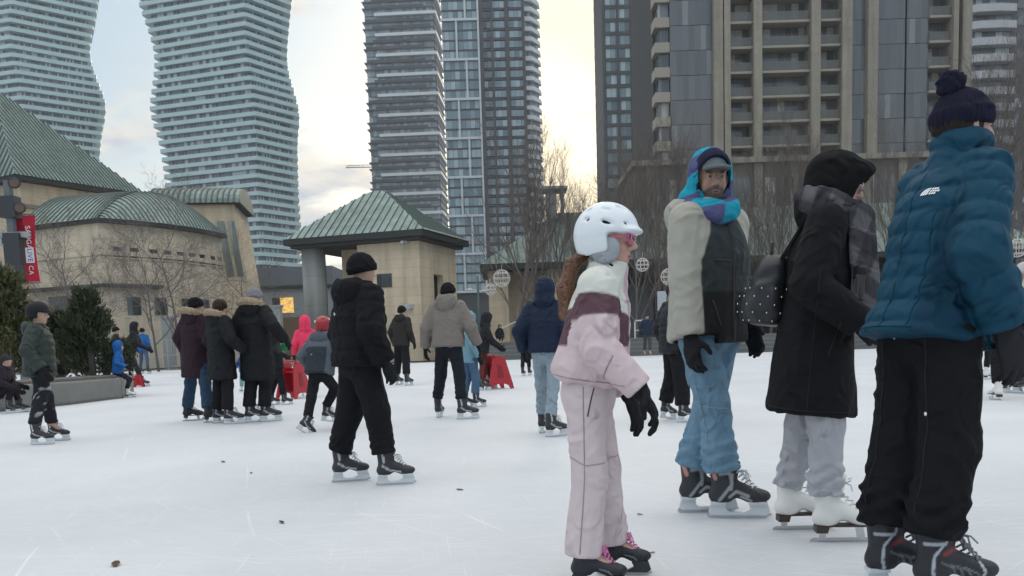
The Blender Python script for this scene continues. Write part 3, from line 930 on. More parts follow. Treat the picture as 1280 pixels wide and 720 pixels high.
def ice_mat():
    m, nt, b = new_mat('rink_ice')
    tc = nd(nt, 'ShaderNodeTexCoord')
    n1 = nd(nt, 'ShaderNodeTexNoise', i_Scale=.35, i_Detail=6.0, i_Roughness=.55)
    n2 = nd(nt, 'ShaderNodeTexNoise', i_Scale=9.0, i_Detail=8.0, i_Roughness=.7)
    mp = nd(nt, 'ShaderNodeMapping'); mp.inputs['Scale'].default_value = (1, 5, 1); mp.inputs['Rotation'].default_value = (0, 0, .15)
    for n in (n1,): nt.links.new(tc.outputs['Object'], n.inputs['Vector'])
    nt.links.new(tc.outputs['Object'], mp.inputs[0]); nt.links.new(mp.outputs[0], n2.inputs['Vector'])
    a = nd(nt, 'ShaderNodeMix', data_type='RGBA'); a.inputs['A'].default_value = (.505, .518, .542, 1); a.inputs['B'].default_value = (.583, .597, .622, 1)
    r0 = nd(nt, 'ShaderNodeMapRange'); r0.inputs['From Min'].default_value = .36; r0.inputs['From Max'].default_value = .62
    nt.links.new(n1.outputs['Fac'], r0.inputs['Value'])
    nt.links.new(r0.outputs['Result'], a.inputs['Factor'])
    # skate cuts: thin curved lines from several distorted wave layers
    acc = None
    for i, (sc, rot, dist) in enumerate(((.35, .25, 5), (.5, -.35, 7), (.3, 1.2, 6), (.6, .05, 9), (.8, .6, 8), (.7, -.1, 6), (1.1, .35, 9), (1.4, -.6, 8), (.9, .9, 7), (1.7, .15, 10))):
        mp2 = nd(nt, 'ShaderNodeMapping'); mp2.inputs['Rotation'].default_value = (0, 0, rot); mp2.inputs['Location'].default_value = (i * 7.3, i * 3.1, 0)
        nt.links.new(tc.outputs['Object'], mp2.inputs[0])
        w = nd(nt, 'ShaderNodeTexWave', bands_direction='Y', wave_profile='SIN', i_Scale=sc, i_Distortion=float(dist), i_Detail=1.0, i_Detail_Scale=.35)
        nt.links.new(mp2.outputs[0], w.inputs['Vector'])
        cr = nd(nt, 'ShaderNodeMapRange'); cr.inputs['From Min'].default_value = .999; cr.inputs['From Max'].default_value = 1.0
        nt.links.new(w.outputs['Fac'], cr.inputs['Value'])
        nm = nd(nt, 'ShaderNodeTexNoise', i_Scale=.9, i_Detail=3.0); nt.links.new(mp2.outputs[0], nm.inputs['Vector'])
        mm = nd(nt, 'ShaderNodeMapRange'); mm.inputs['From Min'].default_value = .5; mm.inputs['From Max'].default_value = .62
        nt.links.new(nm.outputs['Fac'], mm.inputs['Value'])
        mu = nd(nt, 'ShaderNodeMath', operation='MULTIPLY'); nt.links.new(cr.outputs[0], mu.inputs[0]); nt.links.new(mm.outputs[0], mu.inputs[1])
        if acc is None: acc = mu
        else:
            mx = nd(nt, 'ShaderNodeMath', operation='MAXIMUM'); nt.links.new(acc.outputs[0], mx.inputs[0]); nt.links.new(mu.outputs[0], mx.inputs[1]); acc = mx
    sn = nd(nt, 'ShaderNodeMapRange'); sn.inputs['From Min'].default_value = .5; sn.inputs['From Max'].default_value = .72
    nt.links.new(n2.outputs['Fac'], sn.inputs['Value'])
    for i, (rot, sx, sy, off) in enumerate(((.05, 1.6, 70, 0), (-.22, 2.2, 85, 5), (.4, 1.8, 75, 11), (.95, 2.0, 80, 17), (-.8, 2.4, 90, 23), (1.45, 1.7, 75, 31), (.18, 3.2, 120, 37))):
        mp3 = nd(nt, 'ShaderNodeMapping'); mp3.inputs['Rotation'].default_value = (0, 0, rot); mp3.inputs['Location'].default_value = (off, off * .7, 0)
        mp4 = nd(nt, 'ShaderNodeMapping'); mp4.inputs['Scale'].default_value = (sx, sy, 1)
        nt.links.new(tc.outputs['Object'], mp3.inputs[0]); nt.links.new(mp3.outputs[0], mp4.inputs[0])
        ns = nd(nt, 'ShaderNodeTexNoise', i_Scale=1.0, i_Detail=1.0, i_Distortion=.15); nt.links.new(mp4.outputs[0], ns.inputs['Vector'])
        th = nd(nt, 'ShaderNodeMapRange'); th.inputs['From Min'].default_value = .66; th.inputs['From Max'].default_value = .74; th.inputs['To Max'].default_value = .75
        nt.links.new(ns.outputs['Fac'], th.inputs['Value'])
        mx = nd(nt, 'ShaderNodeMath', operation='MAXIMUM'); nt.links.new(acc.outputs[0], mx.inputs[0]); nt.links.new(th.outputs[0], mx.inputs[1]); acc = mx
    s2 = nd(nt, 'ShaderNodeMath', operation='MULTIPLY'); s2.inputs[1].default_value = .35; nt.links.new(sn.outputs[0], s2.inputs[0])
    tot = nd(nt, 'ShaderNodeMath', operation='MAXIMUM'); nt.links.new(acc.outputs[0], tot.inputs[0]); nt.links.new(s2.outputs[0], tot.inputs[1])
    f = nd(nt, 'ShaderNodeMix', data_type='RGBA'); f.inputs['B'].default_value = (.72, .735, .75, 1)
    hm = nd(nt, 'ShaderNodeMath', operation='MULTIPLY'); hm.inputs[1].default_value = .6; nt.links.new(tot.outputs[0], hm.inputs[0])
    nt.links.new(hm.outputs[0], f.inputs['Factor']); nt.links.new(a.outputs['Result'], f.inputs['A'])
    nt.links.new(f.outputs['Result'], b.inputs['Base Color'])
    ro = nd(nt, 'ShaderNodeMapRange'); ro.inputs['To Min'].default_value = .62; ro.inputs['To Max'].default_value = .85
    nt.links.new(r0.outputs['Result'], ro.inputs['Value']); nt.links.new(ro.outputs[0], b.inputs['Roughness'])
    b.inputs['Specular IOR Level'].default_value = .25
    bp = nd(nt, 'ShaderNodeBump', i_Strength=.35, i_Distance=.004); bp.invert = True
    nt.links.new(tot.outputs[0], bp.inputs['Height'])
    bp2 = nd(nt, 'ShaderNodeBump', i_Strength=.2, i_Distance=.01); nt.links.new(n2.outputs['Fac'], bp2.inputs['Height']); nt.links.new(bp.outputs['Normal'], bp2.inputs['Normal'])
    nt.links.new(bp2.outputs['Normal'], b.inputs['Normal'])
    return m
g = MB(); g.add([(-500, -80, -.06), (500, -80, -.06), (500, 560, -.06), (-500, 560, -.06)], [(0, 1, 2, 3)])
tag(g.build('ground', plain('plaza_paving', (.10, .10, .105), .8, bump=.2, scale=3)), kind='structure')
g = MB()
hz, hnt, hb = new_mat('haze_air')
hnt.nodes.remove(hb)
hv = nd(hnt, 'ShaderNodeVolumePrincipled'); hv.inputs['Color'].default_value = (.86, .88, .92, 1); hv.inputs['Density'].default_value = .00038; hv.inputs['Anisotropy'].default_value = .2
hnt.links.new(hv.outputs[0], hnt.nodes['Material Output'].inputs['Volume'])
hm_ = MB(); hm_.box(-504, 504, -84, 564, -1.2, 190)
tag(hm_.build('haze', hz), 'thin pale winter haze in the air over the rink and the towers', 'haze', kind='stuff')
ICE_Y = 53.0
edge = [(-60, 53.5), (-24, 54.2), (-10, 53), (8, 52), (30, 51), (60, 48)]
poly = [(-60, -12), (60, -12)] + edge[::-1]
g.prism(poly, -.055, 0.0, 0, 'z')
tag(g.build('ice_rink', ice_mat()), kind='structure')
# ================================================================== PEOPLE
K_BLACK = (.012, .0125, .015)
def girl():
    s = Fig(255, 97, 'girl in a white ski helmet and pink and maroon jacket leaning forward', feet=((770, 718), (738, 737)), topz=1.885, hs=1.18, h=.0085,
            L=(0, 0, 0, 4, 0), Rt=(0, 0, 0, 6, 0), pelvis=(0, -.055, .0), lean=9, twist=6, head=(6, 2, 0), aL=(.02, .10, .52), aR=(.03, .19, .485), pole=(1, .25, 0))
    s.body(h=.0065, face=True, skin=(.50, .30, .24), colors={'mouth': .004, 'lip': (.42, .17, .16), 'brow': (.2, .11, .06)})
    pink, maroon, cream = (.60, .475, .495), (.10, .045, .06), (.62, .62, .57)
    pel, T, F, U = (q.astype(f32) for q in (s.pel, s.T, s.F, s.U))
    shz = [q.astype(f32) for q in s.sh]; el = [q.astype(f32) for q in s.el]
    def col(P):
        q = P - pel; t = q @ T; f_ = q @ F; u = q @ U
        # yoke cream, chest maroon, lower body and forearm pink; zip band pink
        tt = t - .35 * np.abs(u) * 0 + .12 * np.maximum(0, -f_)
        dn = np.min([np.linalg.norm(P - a, axis=1) for a in shz], axis=0)
        arm = np.zeros(len(P), f32); isarm = np.zeros(len(P), bool)
        for i in (0, 1):
            ba = el[i] - shz[i]; a = (P - shz[i]) @ ba / (ba @ ba)
            far = np.linalg.norm(P - shz[i] - np.clip(a, 0, 1)[:, None] * ba, axis=1)
            m = (np.abs(u) > .135) & (far < .14)
            isarm |= m | ((np.abs(u) > .17)); arm = np.where(m, a, arm)
        v = np.where(isarm, .43 - np.maximum(arm, 0) * .26, tt)
        v = np.where(isarm & (P[:, 2] < el[0][2] + .10), .1, v)
        c = np.tile(np.asarray(pink, f32), (len(P), 1))
        a1 = sstep(.295, .307, np.where(isarm, v, tt + .085 - .1 * np.maximum(0, f_)))
        c = c * (1 - a1[:, None]) + np.asarray(maroon, f32) * a1[:, None]
        top = np.where(isarm, tt - .05, tt - .0)
        a2 = sstep(.421, .433, top - .45 * np.abs(u) * .35 + .05)
        c = c * (1 - a2[:, None]) + np.asarray(cream, f32) * a2[:, None]
        z = ((np.abs(u) < .035) & (f_ > .02) & (t > -.1)).astype(f32)
        c = c * (1 - z[:, None]) + np.asarray((.50, .37, .41), f32) * z[:, None]
        return c
    m = fabric_attr('girl_jacket', rough=.6, wbump=.6, wr=9, var=.06)
    s.jacket(m, hem=.02, w=1.02, d=1.12, colfn=col, amp=.010, sl=(.10, .092, .07), quilt=None, neck=.62, nw=.088, hemflare=.92, seed=11, wr_amp=.006,
             st=[(.02, .17, .15, 0), (.06, .20, .185, -.01), (.1, .21, .19, -.01), (.2, .20, .175, 0), (.34, .205, .16, 0), (.44, .19, .14, 0), (.51, .14, .11, 0), (.55, .10, .10, .01), (.635, .088, .095, .02)])
    s.trousers(fabric('pink_snow_trousers', (.58, .485, .50), .65, wr=8, var=.06), th=.104, kn=.087, cf=.098, cuff=.10, amp=.010, hipw=.175, hd=.14, h=.0095, seed=6)
    sm = fabric('pink_seam', (.36, .27, .30), .7)
    for off in (-.0, ):
        s.seam(s.tfield, [s.pel + s.F * off + UP * .02, s.hip[1] + s.F * off - UP * .1, s.kn[1] + s.F * (off - .01), s.ends[1] + UP * .03 + s.F * off], -s.U, sm, .003)
    s.seam(s.tfield, [s.hip[1] + s.F * .05 + UP * .04, s.hip[1] + s.F * .02 - UP * .10], -s.U, fabric('dark_zip', (.06, .05, .055), .6), .0035, 'pocket_zip')
    s.seam(s.tfield, [s.kn[1] + UP * .09 + s.F * .12, s.kn[1] + UP * .06, s.kn[1] + UP * .09 - s.F * .12], -s.U, sm, .003)
    s.seam(s.jfield, [s.pel + s.T * t for t in (.04, .2, .4, .52, .62)], -s.F, fabric('zip_pale', (.62, .5, .55), .5), .005, 'zip')
    s.seam(s.jfield, [s.pel + s.T * .19 + s.F * .13, s.pel + s.T * .07 + s.F * .09], -s.U, sm, .0035, 'pocket_zip')
    s.seam(s.jfield, [s.pel + s.T * .055 - s.F * .2, s.pel + s.T * .05, s.pel + s.T * .055 + s.F * .2], -s.U, sm, .003)
    g = fabric('black_glove', (.010, .010, .012), .75)
    s.glove(0, g, curl=.35, sc=1.35, h=.007, N=-s.U * .3 - s.F * .9, cuff=.08, D=V(0, .35, -1))
    s.glove(1, g, curl=.62, sc=1.35, h=.007, N=-s.F * .5 - UP * .6, cuff=.09, D=V(0, .62, -1), spread=.03)
    hm = plain('helmet_white', (.70, .74, .78), .28, bump=.03, var=.03)
    ho = s.helmet(hm, h=.0065, vents=[((1, .088, .060), (.010, .0075, .001)), ((1, .018, .064), (.020, .010, .006)), ((1, -.078, .082), (.013, .0085, .004)), ((1, .003, .122), (.014, .008, .003)), ((1, .06, .126), (.016, .008, .006)), ((1, -.078, .118), (.012, .0075, -.003)), ((1, -.122, .012), (.004, .006, .0))])
    Rm = s.hm; k = s.hs; P = s.hp
    pads = []
    for sx in (-1, 1):
        f = ell(P(sx * .076, .002, -.040), np.array((.022, .062, .062)) * k, Rm)
        f = cut(f, P(0, .03, .012), s.HT + s.HF * -.15, .01)
        f = cut(f, P(sx * .090, 0, 0), s.HU * sx, .012)
        sdf_obj('ear_pad', f, .007, fabric('helmet_ear_pad', (.30, .32, .35), .8), ho)
    b = MB()
    for sx in (-1, 1):
        b.tube([P(sx * .085, .0, -.08), P(sx * .07, .03, -.105), P(sx * .03, .06, -.128), P(0, .066, -.13)], .006, 6)
    link('chin_strap', b.mesh('chin_strap', fabric('strap_black', (.02, .02, .022))), ho)
    # ventilation recesses read dark: liner under the shell
    lin = ell(P(0, -.012, .036), np.array((.101, .125, .110)) * k, Rm)
    lin = cut(cut(lin, P(0, .0, .045), -s.HT, .01), P(0, .1, 0), s.HF, .01)
    sdf_obj('liner', lin, .009, fabric('helmet_liner', (.02, .02, .024)), ho)
    # pink framed glasses
    gl = MB()
    fr = plain('pink_frame', (.62, .10, .28), .3, var=.05)
    for sx in (-1, 1):
        ring = [P(sx * (.036 + .031 * math.cos(t)), .103 - .010 * abs(math.cos(t)), .005 + .023 * math.sin(t)) for t in np.linspace(0, 2 * math.pi, 17)]
        gl.tube(ring, .0045, 6, cap=False)
        gl.tube([P(sx * .066, .095, .012), P(sx * .080, .06, .010), P(sx * .084, -.0, .0)], .0042, 6)
    gl.tube([P(-.008, .103, .01), P(.008, .103, .01)], .0035, 6)
    go = gl.build('glasses', fr, s.root, True)
    ln = MB()
    for sx in (-1, 1):
        ln.ball(P(sx * .036, .100, .005), .026, 12, 0, (1.05, .2, .85))
    ln.build('lens', plain('pink_lens', (.75, .35, .52), .1, alpha=.75, var=.02), go, True)
    # auburn ponytail
    h0 = P(0, -.10, -.045)
    pts = [h0, h0 + V(0, -.07, -.06), h0 + V(.02, -.105, -.18), h0 + V(.03, -.10, -.30), h0 + V(.04, -.055, -.40)]
    rr = [.026, .036, .038, .028, .008]
    f = union([rc(pts[i], pts[i + 1], rr[i], rr[i + 1]) for i in range(4)], .02)
    f = rough(f, .007, 55, 3, (1, 1, .12))
    ho2 = sdf_obj('hair', f, .0075, fabric('auburn_hair', (.14, .06, .03), .55, wr=30, var=.5, spec=.5), s.root)
    s.fs = .86; s.skates('hockey_girl', h=.0065)
    return s
def scarf_man():
    s = Fig(179, 100, 'man with a blue purple blanket scarf over his cap and beige sleeved parka', feet=((874, 640), (912, 647)), topz=1.87, h=.0095,
            L=(0, 0, 0, -8, 0), Rt=(0, 0, 0, 2, 0), pelvis=(0, -.02, .0), lean=1, twist=42, head=(34, 4, 0), aL=(.05, .05, .51), aR=(.04, .06, .555), pole=(1, .1, 0))
    s.body(h=.0065, face=True, skin=(.36, .23, .175), colors={'beard': (.055, .038, .03), 'lip': (.30, .13, .12)})
    beige, char, blk = (.36, .345, .30), (.026, .032, .034), (.007, .0075, .008)
    pel, T, U, F = (q.astype(f32) for q in (s.pel, s.T, s.U, s.F))
    def col(P):
        q = P - pel; t = q @ T; u = np.abs(q @ U)
        c = np.tile(np.asarray(char, f32), (len(P), 1))
        a = 1 - sstep(.146, .157, t - .25 * (q @ F) * 0)
        c = c * (1 - a[:, None]) + np.asarray(blk, f32) * a[:, None]
        f_ = q @ F
        lim = np.where(t > .30, .19 - (t - .30) * .42, .19)
        arm = sstep(-.003, .009, u - lim)
        far = 0
        c = c * (1 - arm[:, None]) + np.asarray(beige, f32) * arm[:, None]
        z = ((np.abs(q @ U - .0) < .008) & (q @ F > 0)).astype(f32)
        return c * (1 - z[:, None]) + np.asarray((.02, .02, .02), f32) * z[:, None]
    s.jacket(fabric_attr('parka_panels', rough=.75, wbump=.6, wr=8, var=.1), hem=-.10, w=1.12, d=1.04, colfn=col, amp=.0055, sl=(.096, .086, .07), seed=21, wr_amp=.002, h=.0085, neck=.62, nw=.095)
    s.hood_down(fabric('beige_hood', beige, .8), sz=(.19, .10, .12), off=(0, -.10, .535), h=.01)
    s.trousers(fabric('blue_jeans', (.14, .24, .33), .85, wr=14, var=.28, bump=.4), th=.106, kn=.085, cf=.082, cuff=.03, amp=.012, bunch=.014, h=.0095, seed=8)
    jm = fabric('denim_seam', (.26, .34, .40), .9); dk = fabric('dark_zip', (.012, .012, .014), .5)
    s.seam(s.tfield, [s.hip[1] + UP * .06, s.hip[1] - UP * .12, s.kn[1], s.ends[1] + UP * .02], -s.U, jm, .0022)
    s.seam(s.tfield, [s.hip[1] - UP * .14 + s.F * .05, s.hip[1] - UP * .14 - s.F * .07, s.kn[1] + UP * .10 - s.F * .07, s.kn[1] + UP * .10 + s.F * .05], -s.U, jm, .0022)
    s.seam(s.tfield, [s.kn[1] + UP * .02 - s.F * .11, s.kn[1] - UP * .01 + s.F * .1], -s.U, jm, .0022)
    s.seam(s.jfield, [s.pel + s.T * t + s.U * .012 for t in (-.09, .1, .3, .45, .54)], -s.F, dk, .005, 'zip')
    s.seam(s.jfield, [s.pel + s.T * .30 + s.U * .03, s.pel + s.T * .30 + s.U * .13], -s.F, dk, .004, 'pocket_zip')
    s.seam(s.jfield, [s.pel + s.T * .11 + s.U * .14, s.pel + s.T * -.01 + s.U * .10], -s.F, dk, .004, 'pocket_zip')
    g = fabric('black_glove', (.010, .010, .012), .75)
    s.glove(0, g, curl=.5); s.glove(1, g, curl=.55, sc=1.15, cuff=.03)
    # scarf: hood part, wrapped part
    def pl(P):
        q = (P - s.hc.astype(f32)) @ s.hm.astype(f32)
        ang = np.arctan2(q[:, 0], q[:, 1])
        a = np.sin(ang * 2.6 + q[:, 2] * 3 + .9); b = np.sin(q[:, 2] * 34 + ang * .8 + 1.2)
        tq, pu, nv = (.02, .30, .42), (.10, .07, .18), (.03, .05, .11)
        c = np.tile(np.asarray(tq, f32), (len(P), 1))
        m1 = sstep(-.06, .06, a * b) * .9
        c = c * (1 - m1[:, None]) + np.asarray(pu, f32) * m1[:, None]
        m2 = (1 - sstep(.02, .10, np.abs(b + .5))) * .5
        c = c * (1 - m2[:, None]) + np.asarray(nv, f32) * m2[:, None]
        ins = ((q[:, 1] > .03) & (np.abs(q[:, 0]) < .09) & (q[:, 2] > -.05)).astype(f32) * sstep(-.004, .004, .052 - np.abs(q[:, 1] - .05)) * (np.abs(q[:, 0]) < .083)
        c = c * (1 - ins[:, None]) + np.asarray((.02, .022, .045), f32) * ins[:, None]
        return c
    sm = fabric_attr('blanket_scarf', rough=.95, wbump=.5, wr=12, var=.22, weave=.5, spec=.1)
    P, Rm = s.hp, s.hm
    f = union([ell(P(0, -.02, .025), (.108, .13, .135), Rm), rc(P(-.02, -.05, -.05), s.neck - s.F * .06 + s.T * .03, .10, .115)], .04)
    f = sub(f, ell(P(0, .10, .0), (.082, .11, .108), Rm), .01)
    f = sub(f, ell(P(0, .01, .01), (.088, .112, .11), Rm), .006)
    f = rough(f, .006, 22, 5)
    so = sdf_obj('scarf', f, .008, sm, s.root, pl)
    c = P(0, .012, -.118)
    ring = []
    for i in range(12):
        t0, t1 = 2 * math.pi * i / 12, 2 * math.pi * (i + 1) / 12
        pt = lambda t: c + s.HU * .088 * math.sin(t) + s.HF * (.088 * math.cos(t)) - s.HT * (.02 + .03 * math.cos(t))
        ring.append(rc(pt(t0), pt(t1), .055, .055))
    f = union(ring, .02)
    f = union([f, ell(P(.01, .085, -.17), (.075, .045, .055), Rm)], [0, .03])
    sdf_obj('scarf_wrap', rough(f, .007, 24, 2), .008, sm, so, pl)
    # cap
    cm = fabric('grey_cap', (.12, .145, .155), .85)
    f = cut(ell(P(0, -.0, .035), (.083, .104, .088), Rm), P(0, 0, .045), -s.HT, .006)
    f2 = cut(cut(ell(P(0, .10, .042), (.070, .075, .024), Rm), P(0, .10, .050), s.HT - s.HF * .05, .004), P(0, .05, .04), -s.HF, .01)
    f2 = sub(f2, ell(P(0, .10, .018), (.064, .085, .026), Rm), .004)
    sdf_obj('cap', union([f, f2], [0, .012]), .006, cm, s.root)
    s.skates('hockey_grey', h=.0065)
    return s
def coat_woman():
    s = Fig(177, 92, 'woman in a long black coat with grey scarf and white figure skates', feet=((994, 662), (1043, 677)), topz=1.885, h=.0095,
            L=(0, 0, 0, 0, 0), Rt=(0, 0, 0, 4, 0), pelvis=(0, .0, .0), lean=5, twist=16, head=(-4, 16, 0), aL=(.02, .16, .42), aR=(.05, .13, .44), pole=(1, .35, 0))
    s.body(h=.0065, face=True, skin=(.48, .31, .25), colors={'lip': (.4, .16, .15)})
    bc = fabric('black_wool_coat', (.0095, .0095, .011), .9, bump=.5, var=.15)
    s.jacket(bc, hem=-.38, amp=.006, sl=(.098, .088, .075), seed=31, neck=.60, wr_amp=.004, short=-.02,
             st=[(-.38, .232, .215, .01), (-.25, .222, .20, .01), (-.1, .215, .185, 0), (.1, .205, .17, 0), (.2, .20, .165, 0), (.34, .205, .165, 0), (.44, .19, .145, 0), (.505, .145, .11, 0), (.545, .10, .09, 0), (.6, .085, .085, .01)])
    cs = fabric('coat_seam', (.022, .022, .025), .8)
    s.seam(s.jfield, [s.pel + s.T * t - s.F * .01 for t in (.28, .1, -.1, -.36)], -s.U, cs, .0026)
    s.seam(s.jfield, [s.pel + s.T * .06 + s.F * .10, s.pel - s.T * .10 + s.F * .06], -s.U, cs, .004, 'pocket_seam')
    s.seam(s.jfield, [s.pel - s.T * .35 - s.F * .18, s.pel - s.T * .355, s.pel - s.T * .35 + s.F * .18], -s.U, cs, .0025)
    s.trousers(fabric('grey_sweatpants', (.40, .40, .43), .95, wr=12, var=.1, bump=.4), th=.10, kn=.086, cf=.066, cuff=.05, amp=.013, bunch=.014, h=.0095, seed=17)
    s.hood_up(fabric('black_hood', (.008, .008, .009), .95), h=.009, sz=(.112, .14, .145), open_=(.075, .085, .105), peak=.025, back=.025)
    P = s.hp
    # glasses
    gl = MB()
    for sx in (-1, 1):
        gl.tube([P(sx * (.034 + .026 * math.cos(t)), .100, .004 + .02 * math.sin(t)) for t in np.linspace(0, 2 * math.pi, 15)], .003, 6, cap=False)
        gl.tube([P(sx * .06, .098, .008), P(sx * .078, .05, .006)], .003, 6)
    gl.build('glasses', plain('clear_frame', (.5, .42, .42), .3), s.root, True)
    # checked scarf
    hc, hm = s.hc.astype(f32), s.hm.astype(f32)
    def pl(Q):
        q = (Q - hc) @ hm
        a = sstep(-.15, .15, np.sin(q[:, 1] * 48 + q[:, 0] * 10)); b = sstep(-.15, .15, np.sin(q[:, 2] * 40 + q[:, 1] * 12))
        c = np.tile(np.asarray((.034, .034, .04), f32), (len(Q), 1))
        v = (a + b) / 2
        c = c + (v * v)[:, None] * np.asarray((.075, .07, .075), f32)
        l = (np.abs(np.sin(q[:, 2] * 20 + .8)) < .08).astype(f32) * .06
        return c + l[:, None] * np.asarray((1, .8, .8), f32)
    sm = fabric_attr('check_scarf', rough=.95, wbump=.5, wr=14, var=.2, weave=.5, spec=.1)
    nk = s.neck
    c = nk + UP * .045 + s.F * .015
    ring = []
    for i in range(12):
        pt = lambda t: c + s.U * .105 * math.sin(t) + s.F * .10 * math.cos(t) + UP * (-.035 * math.cos(t))
        ring.append(rc(pt(2 * math.pi * i / 12), pt(2 * math.pi * (i + 1) / 12), .055, .055))
    ring2 = []
    for i in range(12):
        pt = lambda t: c - UP * .05 + s.U * .125 * math.sin(t) + s.F * (.12 * math.cos(t) + .01) + UP * (-.045 * math.cos(t))
        ring2.append(rc(pt(2 * math.pi * i / 12), pt(2 * math.pi * (i + 1) / 12), .045, .045))
    f = union([union(ring, .02), union(ring2, .02)], [0, .012])
    so = sdf_obj('scarf', rough(f, .008, 26, 3), .008, sm, s.root, pl)
    for (u0, ff, ln, tw) in ((.085, .165, .36, .02), (.135, .13, .20, -.01)):
        a = nk + s.U * u0 + s.F * ff - UP * .02; b = a - UP * ln + s.F * .02
        pn = rc(a, b, .062, .066, flat=(unit(s.U * .75 + s.F * .65), 3.0))
        po = sdf_obj('scarf_end', rough(pn, .008, 24, 7, (1, 1, .4)), .008, sm, so, pl)
        fr = MB()
        sidev = unit(s.F * .75 - s.U * .65)
        for j in range(22):
            x = (j / 21 - .5) * .12
            p0 = b + sidev * x - UP * (.052 - 3 * x * x)
            jx = random.Random(j).uniform(-.012, .012)
            fr.tube([p0, p0 - UP * .06 + sidev * jx * .6, p0 - UP * (.12 + abs(jx)) + sidev * jx], [.0035, .003, .0025], 5)
        link('fringe', fr.mesh('fringe', fabric('fringe_grey', (.09, .085, .09), .95)), so)
    g = fabric('black_glove', (.010, .010, .012), .75)
    s.glove(0, g, curl=.6, D=V(0, .8, -.6)); s.glove(1, g, curl=.6, D=V(0, .7, -.7), sc=1.0)
    s.skates('figure', h=.0065)
    # backpack (a thing of its own, worn on her back)
    bp = empty('backpack', tuple(s.g), s.root.rotation_euler[2], 'black studded backpack worn by the woman in the long coat', 'backpack')
    bp.scale = s.root.scale
    fm = plain('black_leather', (.016, .017, .02), .45, bump=.25, scale=30, var=.2)
    B0 = s.pel + s.T * .20 - s.F * .235
    Rm = np.stack([s.U, s.F, s.T], 1)
    f = union([loft(B0 - s.T * .17, s.T, s.U, [(0, .115, .065, 0), (.05, .132, .085, 0), (.20, .128, .08, 0), (.29, .108, .065, .01), (.335, .07, .045, .02)], e=3.4), ell(B0 - s.T * .08 - s.F * .06, (.11, .06, .085), Rm)], .03)
    f = sub(f, rc(B0 + s.T * .10 - s.F * .12 - s.U * .2, B0 + s.T * .10 - s.F * .12 + s.U * .2, .012, .012), .02)
    sdf_obj('bag', rough(f, .005, 20, 4), .009, fm, bp)
    st = MB()
    ff = f
    for i in range(6):
        for j in range(5):
            az = -1.1 + i * .42 + (j % 2) * .21; zz = -.15 + j * .038
            # push each stud onto the bag along the ray
            d = s.U * math.cos(az) - s.F * math.sin(az)
            t = .02
            for _ in range(30): 
                t += max(.001, -float(ff((B0 + s.T * zz + d * t)[None].astype(f32))[0])) * .9
                if t > .2: break
            st.ball(B0 + s.T * zz + d * t, .0045, 6)
    st.build('stud', plain('stud_metal', (.6, .6, .62), .25, 1.0), bp, True)['kind'] = 'stuff'
    for sx in (-1, 1):
        t = MB()
        pts = [B0 + s.T * .15 + s.U * sx * .07 + s.F * .05, s.pel + s.T * .53 + s.U * sx * .10 - s.F * .09, s.pel + s.T * .545 + s.U * sx * .115 + s.F * .02, s.pel + s.T * .42 + s.U * sx * .13 + s.F * .155, s.pel + s.T * .26 + s.U * sx * .17 + s.F * .14]
        for a, b in zip(pts, pts[1:]): t.bar(a, b, .04, .012, s.F)
        t.build('strap', fabric('strap_webbing', (.012, .012, .014), .95), bp)
    t = MB(); t.tube([B0 + s.T * .17 - s.U * .03, B0 + s.T * .22 - s.U * .02, B0 + s.T * .22 + s.U * .02, B0 + s.T * .17 + s.U * .03], .008, 6)
    t.build('carry_loop', fm, bp)
    return s
